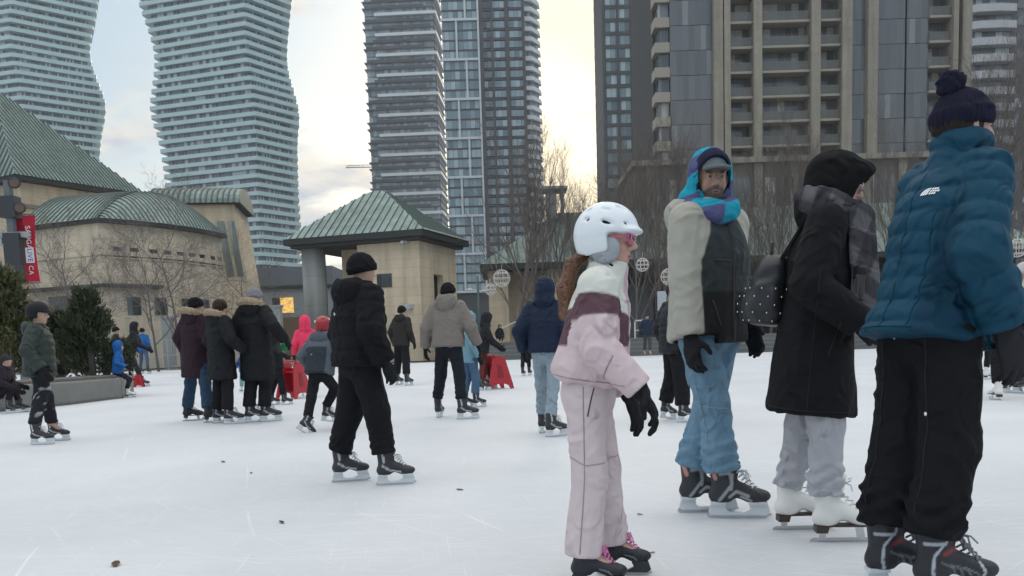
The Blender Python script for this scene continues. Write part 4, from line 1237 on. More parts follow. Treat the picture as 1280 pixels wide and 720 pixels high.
def blue_man():
    s = Fig(96, 86, 'man in a blue quilted jacket and navy pompom hat seen from behind', feet=((1115, 736), (1177, 752)), topz=1.83, h=.0095,
            L=(0, 0, 0, 3, 0), Rt=(0, 0, 0, 2, 0), shw=.137, hs=.95, pelvis=(0, .03, .0), lean=11, twist=-15, head=(12, 2, 0), aL=(-.02, .25, .42), aR=(.09, .0, .50), pole=(1, .3, 0))
    s.body(h=.0065, face=True, skin=(.43, .28, .22))
    q = (9.0, .0, 0)
    pel, T, U, F = (a.astype(f32) for a in (s.pel, s.T, s.U, s.F))
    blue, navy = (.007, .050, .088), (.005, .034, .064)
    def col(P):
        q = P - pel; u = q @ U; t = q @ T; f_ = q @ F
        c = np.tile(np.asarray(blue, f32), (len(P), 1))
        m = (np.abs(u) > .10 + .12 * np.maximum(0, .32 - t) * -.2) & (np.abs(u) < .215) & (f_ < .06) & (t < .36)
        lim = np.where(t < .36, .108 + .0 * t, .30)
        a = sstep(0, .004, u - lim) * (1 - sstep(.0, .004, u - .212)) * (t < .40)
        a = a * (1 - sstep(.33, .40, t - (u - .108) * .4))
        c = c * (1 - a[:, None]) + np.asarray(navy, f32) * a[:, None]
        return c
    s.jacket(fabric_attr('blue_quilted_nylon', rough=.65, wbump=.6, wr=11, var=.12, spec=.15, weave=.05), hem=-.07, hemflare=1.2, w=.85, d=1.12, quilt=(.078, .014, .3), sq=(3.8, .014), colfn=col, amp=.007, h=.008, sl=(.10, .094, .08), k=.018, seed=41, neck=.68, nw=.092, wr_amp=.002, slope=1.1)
    # emblem: three nested arcs and a few letter bars stitched on the right shoulder blade
    em = MB()
    E0 = s.pel + s.T * .425 + s.U * .045
    d = -s.F
    fld = s.jfield
    def onto(p):
        t = .25
        for _ in range(40):
            v = float(fld((p + d * t)[None].astype(f32))[0])
            t -= v * .8
        return p + d * (t + .004)
    n = 10
    for r0, r1 in ((.004, .0105), (.0125, .019), (.021, .0275)):
        g = []
        for r_ in (r0, r1):
            g.append([onto(E0 + s.U * (.016 - r_ * math.cos(a)) + s.T * (r_ * math.sin(a) - .013)) for a in np.linspace(0, math.pi / 2, n)])
        em.sheet(g)
    for rr in range(3):
        for cc in range(3 + rr % 2):
            x = .020 + cc * .0075; z = -.012 + (2 - rr) * .0095
            em.sheet([[onto(E0 + s.U * (x + a) + s.T * (z + b)) for a in (0, .0055)] for b in (0, .007)])
    em.build('emblem', plain('emblem_white', (.75, .77, .8), .6), s.root, fix=False)
    s.trousers(fabric('black_joggers', (.0085, .0085, .0105), .92, wr=10, var=.15), th=.108, kn=.10, cf=.094, cuff=.03, amp=.010, bunch=.012, h=.0095, hipw=.15, hd=.115, seed=13)
    bs = fabric('jogger_seam', (.022, .022, .026), .8)
    for sx in (0, 1): s.seam(s.tfield, [s.hip[sx] + UP * .02, s.kn[sx], s.ends[sx] + UP * .05], s.F, bs, .0026)
    nv = fabric('blue_seam', (.004, .044, .08), .7)
    s.seam(s.jfield, [s.pel + s.T * t for t in (-.05, .1, .25, .4, .52)], s.F, nv, .0024)
    for a0, a1 in ((.10, .13), ): s.seam(s.jfield, [s.pel + s.U * a0 + s.T * t for t in (-.05, .1, .25, .36)], s.F, nv, .003)
    s.seam(s.jfield, [s.pel + s.U * u - s.T * .045 for u in (-.12, -.06, 0, .06, .12)], s.F, nv, .003, 'hem_cord')
    fl = MB()
    for (u_, z_, r_) in ((.20, -.33, .007), (-.03, -.07, .004)):
        p = s.pel + s.U * u_ * .3 + UP * z_
        fl.ball(s.hip[1] + s.U * .02 * (u_ > 0) - s.F * .118 + UP * (z_ + .02) - (s.U * .13 if u_ < 0 else 0), r_, 8, 0, (1, .5, 1))
    fl.build('snow_fleck', plain('snow_speck', (.8, .8, .82), .9), s.root, True)
    g = fabric('charcoal_knit_glove', (.022, .022, .026), .95, bump=.6)
    s.glove(0, g, curl=.5); s.glove(1, g, curl=.55, sc=1.3, cuff=.07, h=.007, D=V(.05, .35, -1))
    s.beanie(fabric('navy_knit', (.012, .011, .026), .95, bump=.7, scale=40), h=.006, z=.0, tilt=.12, pom=.047, sz=(.091, .108, .106), pom_off=(0, -.06, .142), cuffh=.06)
    # hair at the nape
    sdf_obj('hair', rough(cut(ell(s.hp(0, -.018, .0), np.array((.085, .098, .075)), s.hm), s.hp(0, .03, 0), s.HF, .01), .004, 80, 2, (1, 1, .2)), .007, fabric('dark_hair', (.02, .014, .01), .6), s.root)
    s.skates('hockey_red', h=.0065)
    return s
girl(); scarf_man(); coat_woman(); blue_man()
# ------------------------------------------------------------------ the crowd behind
def F(name, c, rough=.7, **k): return fabric(name, c, rough, **k)
TROUSER_BLK = F('black_trousers', (.011, .011, .014), .9)
NYL_BLK = F('black_nylon', (.011, .0115, .014), .6)
FUR_TAN = F('tan_fur', (.34, .26, .18), .95, var=.4, scale=120, bump=.8)
GLV = fabric('black_glove', (.010, .010, .012), .75)
def simple(label, top, yaw, jm, tm, feet=None, hat=None, hood=None, glove=GLV, skates='hockey_plain', jk=None, tk=None, hatk=None, hoodm=None, skin=SKIN, laces=False, hair=None, **kw):
    kw.setdefault('h', .02)
    s = Fig(top, yaw, label, feet=feet, **kw)
    s.body(h=.018, face=True, skin=skin)
    s.jacket(jm, **(jk or {}))
    s.trousers(tm, **(tk or {}))
    if hat is not None: s.beanie(hat, **(hatk or {}))
    if hood == 'down': s.hood_down(hoodm or jm)
    if hood == 'up': s.hood_up(hoodm or jm, sz=(.118, .14, .15))
    if hair is not None:
        f = union([ell(s.hp(0, -.02, .035), np.array((.088, .10, .098)) * s.hs, s.hm), ell(s.hp(0, -.05, -.04), np.array((.08, .06, .08)) * s.hs, s.hm)], .03)
        sdf_obj('hair', rough(f, .006, 60, 3, (1, 1, .3)), .014, hair, s.root)
    if glove is not None:
        for i in (0, 1): s.glove(i, glove, h=.011)
    if skates: s.skates(skates, h=.012, laces=laces)
    return s
def crowd():
    # stocky skater in a black puffer, back turned
    s = simple('person in a bulky black puffer jacket and black beanie skating away', 313, 74, F('black_puffer', (.0085, .009, .0115), .8, spec=.12), F('black_snow_pants', (.0085, .0085, .0105), .9),
               feet=((432, 602), (488, 606)), hat=F('black_knit', (.009, .009, .011), .95, bump=.6, scale=40), h=.013, topz=1.85, hood=None, laces=True, skates='hockey_white',
               L=(0, 0, 0, 0, 0), Rt=(0, 0, 0, 8, 0), pelvis=(0, -.02, .0), lean=3, twist=-22, head=(8, 8, 0), aL=(.05, .12, .49), aR=(.13, .03, .51), hs=1.06,
               jk=dict(hem=-.05, w=1.22, d=1.25, quilt=(.10, .013, .2), sq=(3.2, .012), sl=(.115, .105, .085), amp=.008, k=.02, h=.012, neck=.63, nw=.10, slope=1.1), tk=dict(th=.125, kn=.105, cf=.09, cuff=.02, amp=.011, bunch=.01, hipw=.2, hd=.16, h=.013))
    s.hood_down(F('black_puffer', (0, 0, 0)), sz=(.19, .12, .14), off=(0, -.09, .54), h=.012)
    lg = MB(); p = s.pel - s.F * .21 + s.T * .35 - s.U * .1
    lg.prism([(0, 0), (.022, .008), (0, .026)], -.002, .002, 0, 'y')
    o = lg.build('jacket_mark', plain('mark_white', (.7, .7, .7))); o.parent = s.root
    d = -s.F; t = .3
    for _ in range(40): t -= float(s.jfield((s.pel + s.T * .35 - s.U * .05 + d * t)[None].astype(f32))[0]) * .8
    o.location = s.pel + s.T * .35 - s.U * .05 + d * (t + .002); o.rotation_euler = (0, 0, -R(-22))
    # tan parka
    tan = F('taupe_parka', (.195, .17, .15), .75, wr=8, var=.08)
    s = simple('man in a taupe hooded parka and dark trousers, back turned', 350, 14, tan, F('ink_trousers', (.012, .014, .02), .85), feet=((549, 522), (581, 524)),
               hat=F('black_knit', (0, 0, 0)), topz=1.85, h=.015, L=(0, 0, 0, -4, 0), Rt=(0, 0, 0, 60, 0), pelvis=(.0, -.02, 0), lean=3, twist=2, head=(10, 4, 0),
               aL=(.17, .03, .51), aR=(.19, .10, .49), hs=1.0, skates='hockey_white', 
               jk=dict(hem=-.03, w=1.12, d=1.1, sl=(.105, .09, .075), amp=.012, foldscale=11, hemflare=1.0, h=.014), tk=dict(th=.10, kn=.08, cf=.072, amp=.01, bunch=.008))
    s.hood_down(tan, sz=(.15, .11, .15), off=(0, -.07, .56), h=.014)
    # child in pale blue half hidden behind the parka
    simple('child in a pale blue coat half hidden behind the taupe parka', 388, 60, F('pale_blue', (.17, .30, .37), .7), F('denim_blue', (.07, .13, .21), .9), feet=((583, 509), (597, 509)), hood='up', topz=1.88, hs=1.1,
           jk=dict(hem=-.12, w=1.0), tk=dict(th=.10, kn=.085, cf=.085, amp=.012), skates='hockey_white')
    # navy hood
    nv = F('navy_shell', (.011, .019, .042), .65)
    simple('person in a navy hooded jacket and pale jeans, back turned', 342, 22, nv, F('pale_jeans', (.25, .31, .36), .9, wr=14, var=.12), feet=((680, 541), (692, 546)), hood='up', topz=1.88, h=.015,
           L=(-.07, 0, 0, 10, 0), Rt=(.07, 0, 0, 38, 0), lean=1, twist=0, aL=(.13, .05, .48), aR=(.07, .1, .46), skates='hockey_white', laces=True,
           jk=dict(hem=-.02, w=1.08, d=1.05, sl=(.10, .085, .072), quilt=(.24, .006, .4), amp=.008, h=.014), tk=dict(th=.088, kn=.07, cf=.066, cuff=.03, amp=.011, bunch=.008))
    # dark legs seen past the navy jacket
    simple('far skater hidden behind the navy jacket, only dark legs showing', 396, 20, NYL_BLK, TROUSER_BLK, feet=((654, 470), (662, 469)), hood='up')
    # dark hooded teen pushing a red aid
    simple('teenager in a dark hoodie pushing a red skating aid', 388, 82, F('dark_hoodie', (.02, .02, .024), .85), F('dark_red_trousers', (.10, .02, .022), .85), feet=((604, 488), (612, 486)), hood='up', topz=1.87, hs=1.06,
           lean=10, aL=(.02, .30, .44), aR=(.02, .30, .44), pelvis=(0, -.06, .02), head=(-10, 10, 0))
    # black down jacket behind the beige sleeve
    simple('adult in a black quilted down jacket behind the beige sleeve', 349, 84, F('black_down', (.0135, .0145, .018), .6, spec=.25), TROUSER_BLK, feet=((832, 525), (857, 528)), hat=F('charcoal_knit', (.03, .03, .034), .95), topz=1.85,
           Rt=(0, 0, 0, 8, 0), L=(0, 0, .02, -30, 10), jk=dict(hem=-.1, w=1.12, d=1.15, quilt=(.085, .013, 0), sq=(4, .011), sl=(.105, .1, .08), k=.02, h=.014), tk=dict(th=.12, kn=.11, cf=.10, cuff=.05, amp=.01), twist=-10, skates='hockey_white')
    # far dark figure right of the black puffer
    simple('distant person in a dark brown jacket past the black puffer', 380, 30, F('dark_brown_shell', (.028, .025, .024), .8), TROUSER_BLK, feet=((498, 481), (510, 482)), hat=F('black_knit', (0, 0, 0)), hood='down', topz=1.85, lean=6, jk=dict(w=1.05, hem=-.1), tk=dict(th=.1, kn=.09, cf=.09))
    # green jacket boy
    gr = F('olive_puffer', (.022, .034, .027), .6, spec=.35)
    def snow(P):
        n = fold(P, 11, 5) + .6 * fold(P, 27, 8)
        m = sstep(.55, .8, n) * sstep(.3, .45, P[:, 2]) * (1 - sstep(.8, .95, P[:, 2]))
        return mixc((.012, .012, .016), (.42, .42, .45), m * .8)
    s = Fig(376, 84, 'boy in an olive green puffer and black helmet standing by the planter', feet=((49, 556), (70, 551)), topz=1.88, hs=1.12, h=.014, L=(0, 0, 0, 4, 0), Rt=(0, 0, 0, 6, 0), pelvis=(0, -.02, 0), lean=2, twist=-8, head=(8, 4, 0), aL=(.05, .12, .46), aR=(.09, .06, .49))
    s.body(h=.014, face=True)
    s.jacket(gr, hem=-.10, w=1.1, d=1.2, quilt=(.11, .012, .3), sq=(3, .01), sl=(.105, .095, .08), k=.02, h=.013, hemflare=1.05)
    s.hood_down(gr, sz=(.18, .11, .13), off=(0, -.085, .53), h=.013)
    s.trousers(fabric_attr('snowy_trousers', rough=.85, wbump=.3, wr=12), th=.10, kn=.088, cf=.082, amp=.011, colfn=snow, h=.014)
    s.helmet(plain('helmet_black', (.010, .011, .014), .6, var=.1, spec=.2), h=.011, sz=(.108, .132, .115))
    s.glove(0, GLV, h=.012); s.glove(1, GLV, h=.012, sc=1.25); s.skates('hockey_white', h=.011)
    # three in parkas
    def parka(label, top, yaw, feet, c, name, legm, hatm=None, hair=None, hem=-.34, **kw):
        jm = F(name, c, .75)
        hh = kw.pop('head', (0, 4, 0)); sk = kw.pop('sk', 'hockey_white')
        s = Fig(top, yaw, label, feet=feet, topz=1.85, h=.017, head=hh, **kw)
        s.body(h=.018, face=True)
        s.jacket(jm, hem=hem, w=1.06, d=1.08, quilt=(.17, .006, .3), sl=(.105, .09, .075), amp=.008, hemflare=1.08)
        s.trousers(legm, th=.10, kn=.085, cf=.088, cuff=.06, amp=.01)
        s.hood_down(jm, sz=(.17, .10, .14), off=(0, -.08, .535), h=.016)
        c_ = s.pel + s.T * .60 - s.F * .045
        s.fur(FUR_TAN, c_, (s.U, s.F * .95 - s.T * .35), (.135, .125), .05, h=.012)
        if hatm: s.beanie(hatm)
        if hair:
            f = union([ell(s.hp(0, -.02, .035), (.092, .105, .10), s.hm), ell(s.hp(0, -.05, -.04), (.085, .07, .09), s.hm)], .03)
            sdf_obj('hair', rough(f, .008, 60, 3, (1, 1, .3)), .014, hair, s.root)
        s.glove(0, GLV, h=.012); s.glove(1, GLV, h=.012); s.skates(sk, h=.012)
        return s
    dj = F('dark_denim', (.028, .055, .095), .9, wr=14, var=.25)
    s = parka('woman in a maroon parka and wide jeans leaning to her friend', 369, 62, ((238, 526), (264, 528)), (.026, .012, .018), 'maroon_parka', dj, hatm=F('black_knit', (0, 0, 0)), side=3, twist=-30, head=(20, 4, 6), sk='figure_black', aR=(.05, .2, .4))
    s = parka('person in a black parka with fur trimmed hood holding hands', 371, 70, ((275, 529), (289, 530)), (.011, .0115, .014), 'black_parka', TROUSER_BLK, hair=F('brown_hair', (.03, .016, .011), .6, var=.4), twist=-25, head=(20, 10, 4), aR=(.16, .20, .42), aL=(.04, .15, .45))
    s = parka('tall woman in a long black parka and grey beanie holding hands', 356, 62, ((316, 528), (335, 527)), (.0105, .011, .013), 'long_black_parka', TROUSER_BLK, hatm=F('grey_knit', (.20, .20, .22), .95, bump=.6, scale=40), hem=-.42, twist=-42, head=(10, 6, 4), aL=(.10, .06, .48), aR=(.22, .10, .38))
    # small children
    simple('toddler in a blue jacket and teal trousers beside the tall woman', 437, 190, F('bright_blue', (.02, .06, .22), .7), F('teal_trousers', (.22, .40, .42), .8), feet=((312, 490), (302, 490)), hood='up', topz=1.9, hs=1.3, glove=F('blue_mitten', (.07, .17, .42), .8), aR=(.10, .2, .35), jk=dict(w=1.1, d=1.15), tk=dict(th=.11, kn=.1, cf=.09), skates='figure')
    simple('child in dark snow clothes with green mittens at a red skating aid', 412, 60, NYL_BLK, TROUSER_BLK, feet=((341, 506), (357, 506)), hood='up', topz=1.9, hs=1.2, glove=None, aL=(.02, .16, .06), aR=(.20, .25, .30), jk=dict(w=1.05), tk=dict(th=.1, kn=.09, cf=.085)).glove(0, F('green_mitten', (.04, .42, .15), .8), h=.012, sc=1.9)
    simple('child in a bright pink hooded jacket behind the red helmet', 393, -20, F('neon_pink', (.75, .05, .12), .75), F('dark_leggings', (.02, .02, .03), .9), feet=((379, 495), (394, 496)), hood='up', topz=1.9, hs=1.15, jk=dict(w=1.0), lean=4)
    # red helmet
    s = Fig(389, 38, 'child in a red helmet and grey jacket pushing off on one skate', feet=((377, 541), (409, 536)), topz=1.89, hs=1.14, h=.015, L=(0, 0, .02, 25, 35), Rt=(0, 0, .12, 10, 10), pelvis=(.10, .08, .05), lean=14, twist=-14, head=(0, 4, 0), aL=(.17, .10, .42), aR=(.16, .2, .4))
    s.body(h=.016, face=True)
    pel, T, U = (q.astype(f32) for q in (s.pel, s.T, s.U))
    def gcol(P):
        q = P - pel; t = q @ T; u = np.abs(q @ U)
        a = np.maximum(sstep(.36, .375, t), sstep(.19, .2, u))
        c = mixc((.022, .027, .036), (.085, .10, .12), a)
        n = sstep(.75, .9, fold(P, 15, 3)) * (np.abs(t - .15) < .1) * (u < .15)
        return c * (1 - n[:, None]) + np.asarray((.4, .4, .42), f32) * n[:, None]
    s.jacket(fabric_attr('grey_panel_jacket', rough=.75, wbump=.4), hem=-.05, w=1.2, d=1.25, colfn=gcol, sl=(.105, .09, .078), amp=.009, h=.013)
    s.hood_down(F('slate_hood', (.075, .09, .11), .8), sz=(.18, .10, .12), off=(0, -.085, .53), h=.013)
    s.trousers(TROUSER_BLK, th=.10, kn=.082, cf=.075, cuff=.02, amp=.01, h=.014)
    ho = s.helmet(plain('helmet_red', (.30, .012, .022), .25, var=.1), h=.011, vents=[((.05, -.07, .12), (.018, .009, .006)), ((.02, -.1, .10), (.012, .008, .006)), ((.085, -.02, .09), (.018, .008, .005))])
    b = MB(); p = s.hp(-.045, -.125, .07); b.prism([(-.018, -.018), (.018, -.018), (.018, .018), (-.018, .018)], -.012, .006, 0, 'y')
    o = b.build('sticker', plain('sticker_white', (.7, .7, .7)), ho); o.location = p; o.rotation_euler = (0.3, 0, -R(-14 + 24))
    s.glove(0, F('grey_mitten', (.12, .12, .13), .9), h=.011); s.glove(1, GLV, h=.012); s.skates('hockey_white', h=.011)
    # far left group by the planter
    blue = F('royal_blue', (.012, .10, .32), .65)
    simple('child in a royal blue jacket sitting on the end of the planter', 427, 74, blue, F('navy_trousers', (.02, .022, .035), .9), loc=(157, 497), scale=.70, hood='up', hs=1.2, L=(-.09, .08, 0, 0, 0), Rt=(.09, .12, 0, 0, 0), pelvis=(0, -.26, .16), aL=(.05, .2, .38), aR=(.05, .2, .38), lean=6, jk=dict(w=1.05), skates='figure')
    simple('adult in black bending over a red skating aid near the planter', 402, 78, NYL_BLK, TROUSER_BLK, feet=((166, 481), (178, 483)), hood='up', topz=1.80, lean=16, pelvis=(0, -.12, .02), aL=(.02, .30, .42), aR=(.02, .32, .40))
    simple('distant skater in a royal blue jacket and jeans by the railing', 409, 5, blue, F('mid_jeans', (.06, .10, .17), .9), feet=((177, 467), (186, 467)), hat=F('black_knit', (0, 0, 0)), topz=1.85)
    simple('person in a dark cap standing behind the planter', 407, 60, NYL_BLK, TROUSER_BLK, feet=((146, 480), (153, 480)), hat=F('black_knit', (0, 0, 0)), topz=1.85)
    simple('distant child in a pink hood left of the maroon parka', 402, 20, F('dusty_pink', (.42, .15, .20), .8), TROUSER_BLK, feet=((230, 472), (237, 472)), hood='up', topz=1.88)
    simple('person in dark clothes crouching at the left end of the planter', 453, 80, F('plum_black', (.02, .014, .02), .8), F('plum_trousers', (.022, .016, .02), .9), loc=(17, 516), scale=.80, hat=F('charcoal_knit', (.03, .03, .034), .95), L=(-.12, .1, 0, 0, 0), Rt=(.12, .0, 0, 0, 0), pelvis=(0, -.36, .56), lean=24, aL=(.05, .25, .34), aR=(.06, .28, .40), jk=dict(w=1.1))
    # far middle
    simple('distant person in a navy jacket waiting by the terrace', 391, 175, F('far_navy', (.016, .026, .05), .8), F('grey_trousers', (.06, .06, .065), .9), feet=((813, 446), (806, 446)), hat=F('far_navy', (0, 0, 0)), topz=1.85, h=.03, skates=None)
    # right edge
    simple('person in a cream jacket and pale beanie at the right edge', 324, -25, F('cream_jacket', (.46, .42, .36), .8), TROUSER_BLK, feet=((1282, 492), (1270, 491)), hat=F('cream_knit', (.5, .48, .46), .95, bump=.6, scale=40), topz=1.86, jk=dict(w=1.05))
    simple('child in a pale pink coat partly hidden by the blue sleeve', 372, 60, F('pale_pink', (.44, .30, .31), .8), TROUSER_BLK, feet=((1223, 474), (1234, 474)), hood='up', topz=1.88, jk=dict(hem=-.2, w=1.1), skates='figure')
    simple('skater in black with white figure skates half hidden by the knit glove', 332, 0, NYL_BLK, TROUSER_BLK, feet=((1246, 500), (1262, 497)), hood='up', topz=1.88, L=(0, 0, 0, 0, 0), Rt=(0, 0, .22, 10, 50), tk=dict(th=.12, kn=.105, cf=.09, cuff=.03), skates='figure')
    simple('small child in teal seen between the blue jacket and the pink coat', 440, 80, F('teal_jacket', (.03, .24, .28), .8), F('red_trousers', (.4, .05, .05), .8), loc=(1216, 466), scale=.42, hood='up', hs=1.3, pelvis=(0, -.3, .55), L=(-.1, .2, 0, 0, 0), Rt=(.1, .3, 0, 0, 0), lean=20)
    simple('seated person in dark clothes on the terrace steps', 397, 160, F('far_black', (.02, .02, .022), .85), TROUSER_BLK, loc=(626, 424, ) if False else tuple(at(626, 431, 55.2)), scale=.9, hood='up', L=(-.1, .1, 0, 0, 0), Rt=(.1, .1, 0, 0, 0), pelvis=(0, -.35, .42), lean=14, skates=None, h=.03)
def skating_aid(px, py, sz, yaw, label):
    """hollow red plastic frame on runners: two leaning side panels, a front panel and a grab rail"""
    r = empty('skating_aid', tuple(ground(px, py)), -R(yaw), label, 'skating aid', 'red skating aids')
    r.scale = (sz,) * 3
    red = plain('red_plastic', (.40, .012, .022), .35, var=.08, bump=.05, scale=8)
    for sx in (-1, 1):
        m = MB()
        poly = [(-.36, 0), (-.27, 0), (-.22, .09), (-.12, .13), (.12, .13), (.22, .09), (.27, 0), (.36, 0), (.34, .12), (.17, .78), (.06, .84), (-.12, .84), (-.20, .76), (-.34, .12)]
        m.prism(poly, -.018, .018, 0, 'x')
        o = m.build('side_panel', red, r); o.location = (sx * .25, 0, 0); o.rotation_euler = (0, -sx * .12, 0)
        m = MB(); m.prism([(-.09, .28), (.09, .28), (.05, .60), (-.05, .60)], -.022, .022, 0, 'x'); q = m.build('painted_recess', plain('red_plastic_shade', (.22, .008, .014), .4), o); q.location = (sx * .006, 0, 0)  # raised block; its darker red paints in the shade of a hollow
    m = MB(); m.prism([(-.21, .15), (.21, .15), (.16, .72), (-.16, .72)], -.016, .016, 0, 'y'); o = m.build('front_panel', red, r); o.location = (0, .27, 0); o.rotation_euler = (.24, 0, 0)
    m = MB(); m.tube([(-.19, -.12, .80), (-.17, -.16, .86), (.17, -.16, .86), (.19, -.12, .80)], .022, 8); m.build('grab_rail', red, r, True)
    m = MB(); m.box(-.2, .2, -.1, .12, .60, .63); m.build('seat_shelf', red, r)
    return r
crowd()
skating_aid(621, 486, .78, 60, 'red plastic skating aid pushed by the teenager in the dark hoodie')
skating_aid(368, 498, .80, 20, 'red plastic skating aid beside the child with green mittens')
skating_aid(174, 484, .42, 80, 'small red skating aid by the adult bending near the planter')
# ================================================================== BUILDINGS
def stone(name, col, bw=1.2, bh=.6, mort=.012, var=.12, rough=.85):
    m, nt, b = new_mat(name)
    tc = nd(nt, 'ShaderNodeTexCoord')
    sp = nd(nt, 'ShaderNodeSeparateXYZ'); nt.links.new(tc.outputs['Object'], sp.inputs[0])
    ad = nd(nt, 'ShaderNodeMath', operation='ADD'); nt.links.new(sp.outputs['X'], ad.inputs[0]); nt.links.new(sp.outputs['Y'], ad.inputs[1])
    cb = nd(nt, 'ShaderNodeCombineXYZ'); nt.links.new(ad.outputs[0], cb.inputs[0]); nt.links.new(sp.outputs['Z'], cb.inputs[1])
    br = nd(nt, 'ShaderNodeTexBrick', i_Scale=1.0)
    br.inputs['Brick Width'].default_value = bw; br.inputs['Row Height'].default_value = bh; br.inputs['Mortar Size'].default_value = mort
    br.inputs['Color1'].default_value = c4([x * (1 - var) for x in col]); br.inputs['Color2'].default_value = c4([x * (1 + var * .7) for x in col]); br.inputs['Mortar'].default_value = c4([x * .72 for x in col])
    nt.links.new(cb.outputs[0], br.inputs['Vector'])
    n = nd(nt, 'ShaderNodeTexNoise', i_Scale=.5, i_Detail=7.0, i_Roughness=.65); nt.links.new(tc.outputs['Object'], n.inputs['Vector'])
    mr = nd(nt, 'ShaderNodeMapRange'); mr.inputs['To Min'].default_value = .78; mr.inputs['To Max'].default_value = 1.18; nt.links.new(n.outputs['Fac'], mr.inputs['Value'])
    vm = nd(nt, 'ShaderNodeVectorMath', operation='SCALE'); nt.links.new(br.outputs['Color'], vm.inputs[0]); nt.links.new(mr.outputs[0], vm.inputs['Scale'])
    mps = nd(nt, 'ShaderNodeMapping'); mps.inputs['Scale'].default_value = (1.3, 1.3, .09); nt.links.new(tc.outputs['Object'], mps.inputs[0])
    ns = nd(nt, 'ShaderNodeTexNoise', i_Scale=1.0, i_Detail=5.0, i_Roughness=.65); nt.links.new(mps.outputs[0], ns.inputs['Vector'])
    ms = nd(nt, 'ShaderNodeMapRange'); ms.inputs['From Min'].default_value = .35; ms.inputs['From Max'].default_value = .6; ms.inputs['To Min'].default_value = .80; ms.inputs['To Max'].default_value = 1.06; nt.links.new(ns.outputs['Fac'], ms.inputs['Value'])
    vm2 = nd(nt, 'ShaderNodeVectorMath', operation='SCALE'); nt.links.new(vm.outputs[0], vm2.inputs[0]); nt.links.new(ms.outputs[0], vm2.inputs['Scale']); vm = vm2
    nt.links.new(vm.outputs[0], b.inputs['Base Color'])
    bp = nd(nt, 'ShaderNodeBump', i_Strength=.4, i_Distance=.02); nt.links.new(br.outputs['Fac'], bp.inputs['Height']); bp.invert = True
    nt.links.new(bp.outputs['Normal'], b.inputs['Normal'])
    b.inputs['Roughness'].default_value = rough
    return m
def copper(name, green=(.25, .33, .30), brown=(.14, .18, .165), bias=.5):
    m, nt, b = new_mat(name)
    tc = nd(nt, 'ShaderNodeTexCoord')
    n = nd(nt, 'ShaderNodeTexNoise', i_Scale=.35, i_Detail=8.0, i_Roughness=.7); nt.links.new(tc.outputs['Object'], n.inputs['Vector'])
    mp = nd(nt, 'ShaderNodeMapping'); mp.inputs['Scale'].default_value = (2.2, 2.2, .25); nt.links.new(tc.outputs['Object'], mp.inputs[0])
    n2 = nd(nt, 'ShaderNodeTexNoise', i_Scale=1.0, i_Detail=4.0); nt.links.new(mp.outputs[0], n2.inputs['Vector'])
    ad = nd(nt, 'ShaderNodeMath', operation='ADD'); nt.links.new(n.outputs['Fac'], ad.inputs[0]); nt.links.new(n2.outputs['Fac'], ad.inputs[1])
    r = nd(nt, 'ShaderNodeMapRange'); r.inputs['From Min'].default_value = .75 + (bias - .5); r.inputs['From Max'].default_value = 1.2 + (bias - .5); nt.links.new(ad.outputs[0], r.inputs['Value'])
    mx = nd(nt, 'ShaderNodeMix', data_type='RGBA'); mx.inputs['A'].default_value = c4(brown); mx.inputs['B'].default_value = c4(green)
    nt.links.new(r.outputs[0], mx.inputs['Factor']); nt.links.new(mx.outputs['Result'], b.inputs['Base Color'])
    b.inputs['Roughness'].default_value = .55; b.inputs['Specular IOR Level'].default_value = .4
    return m
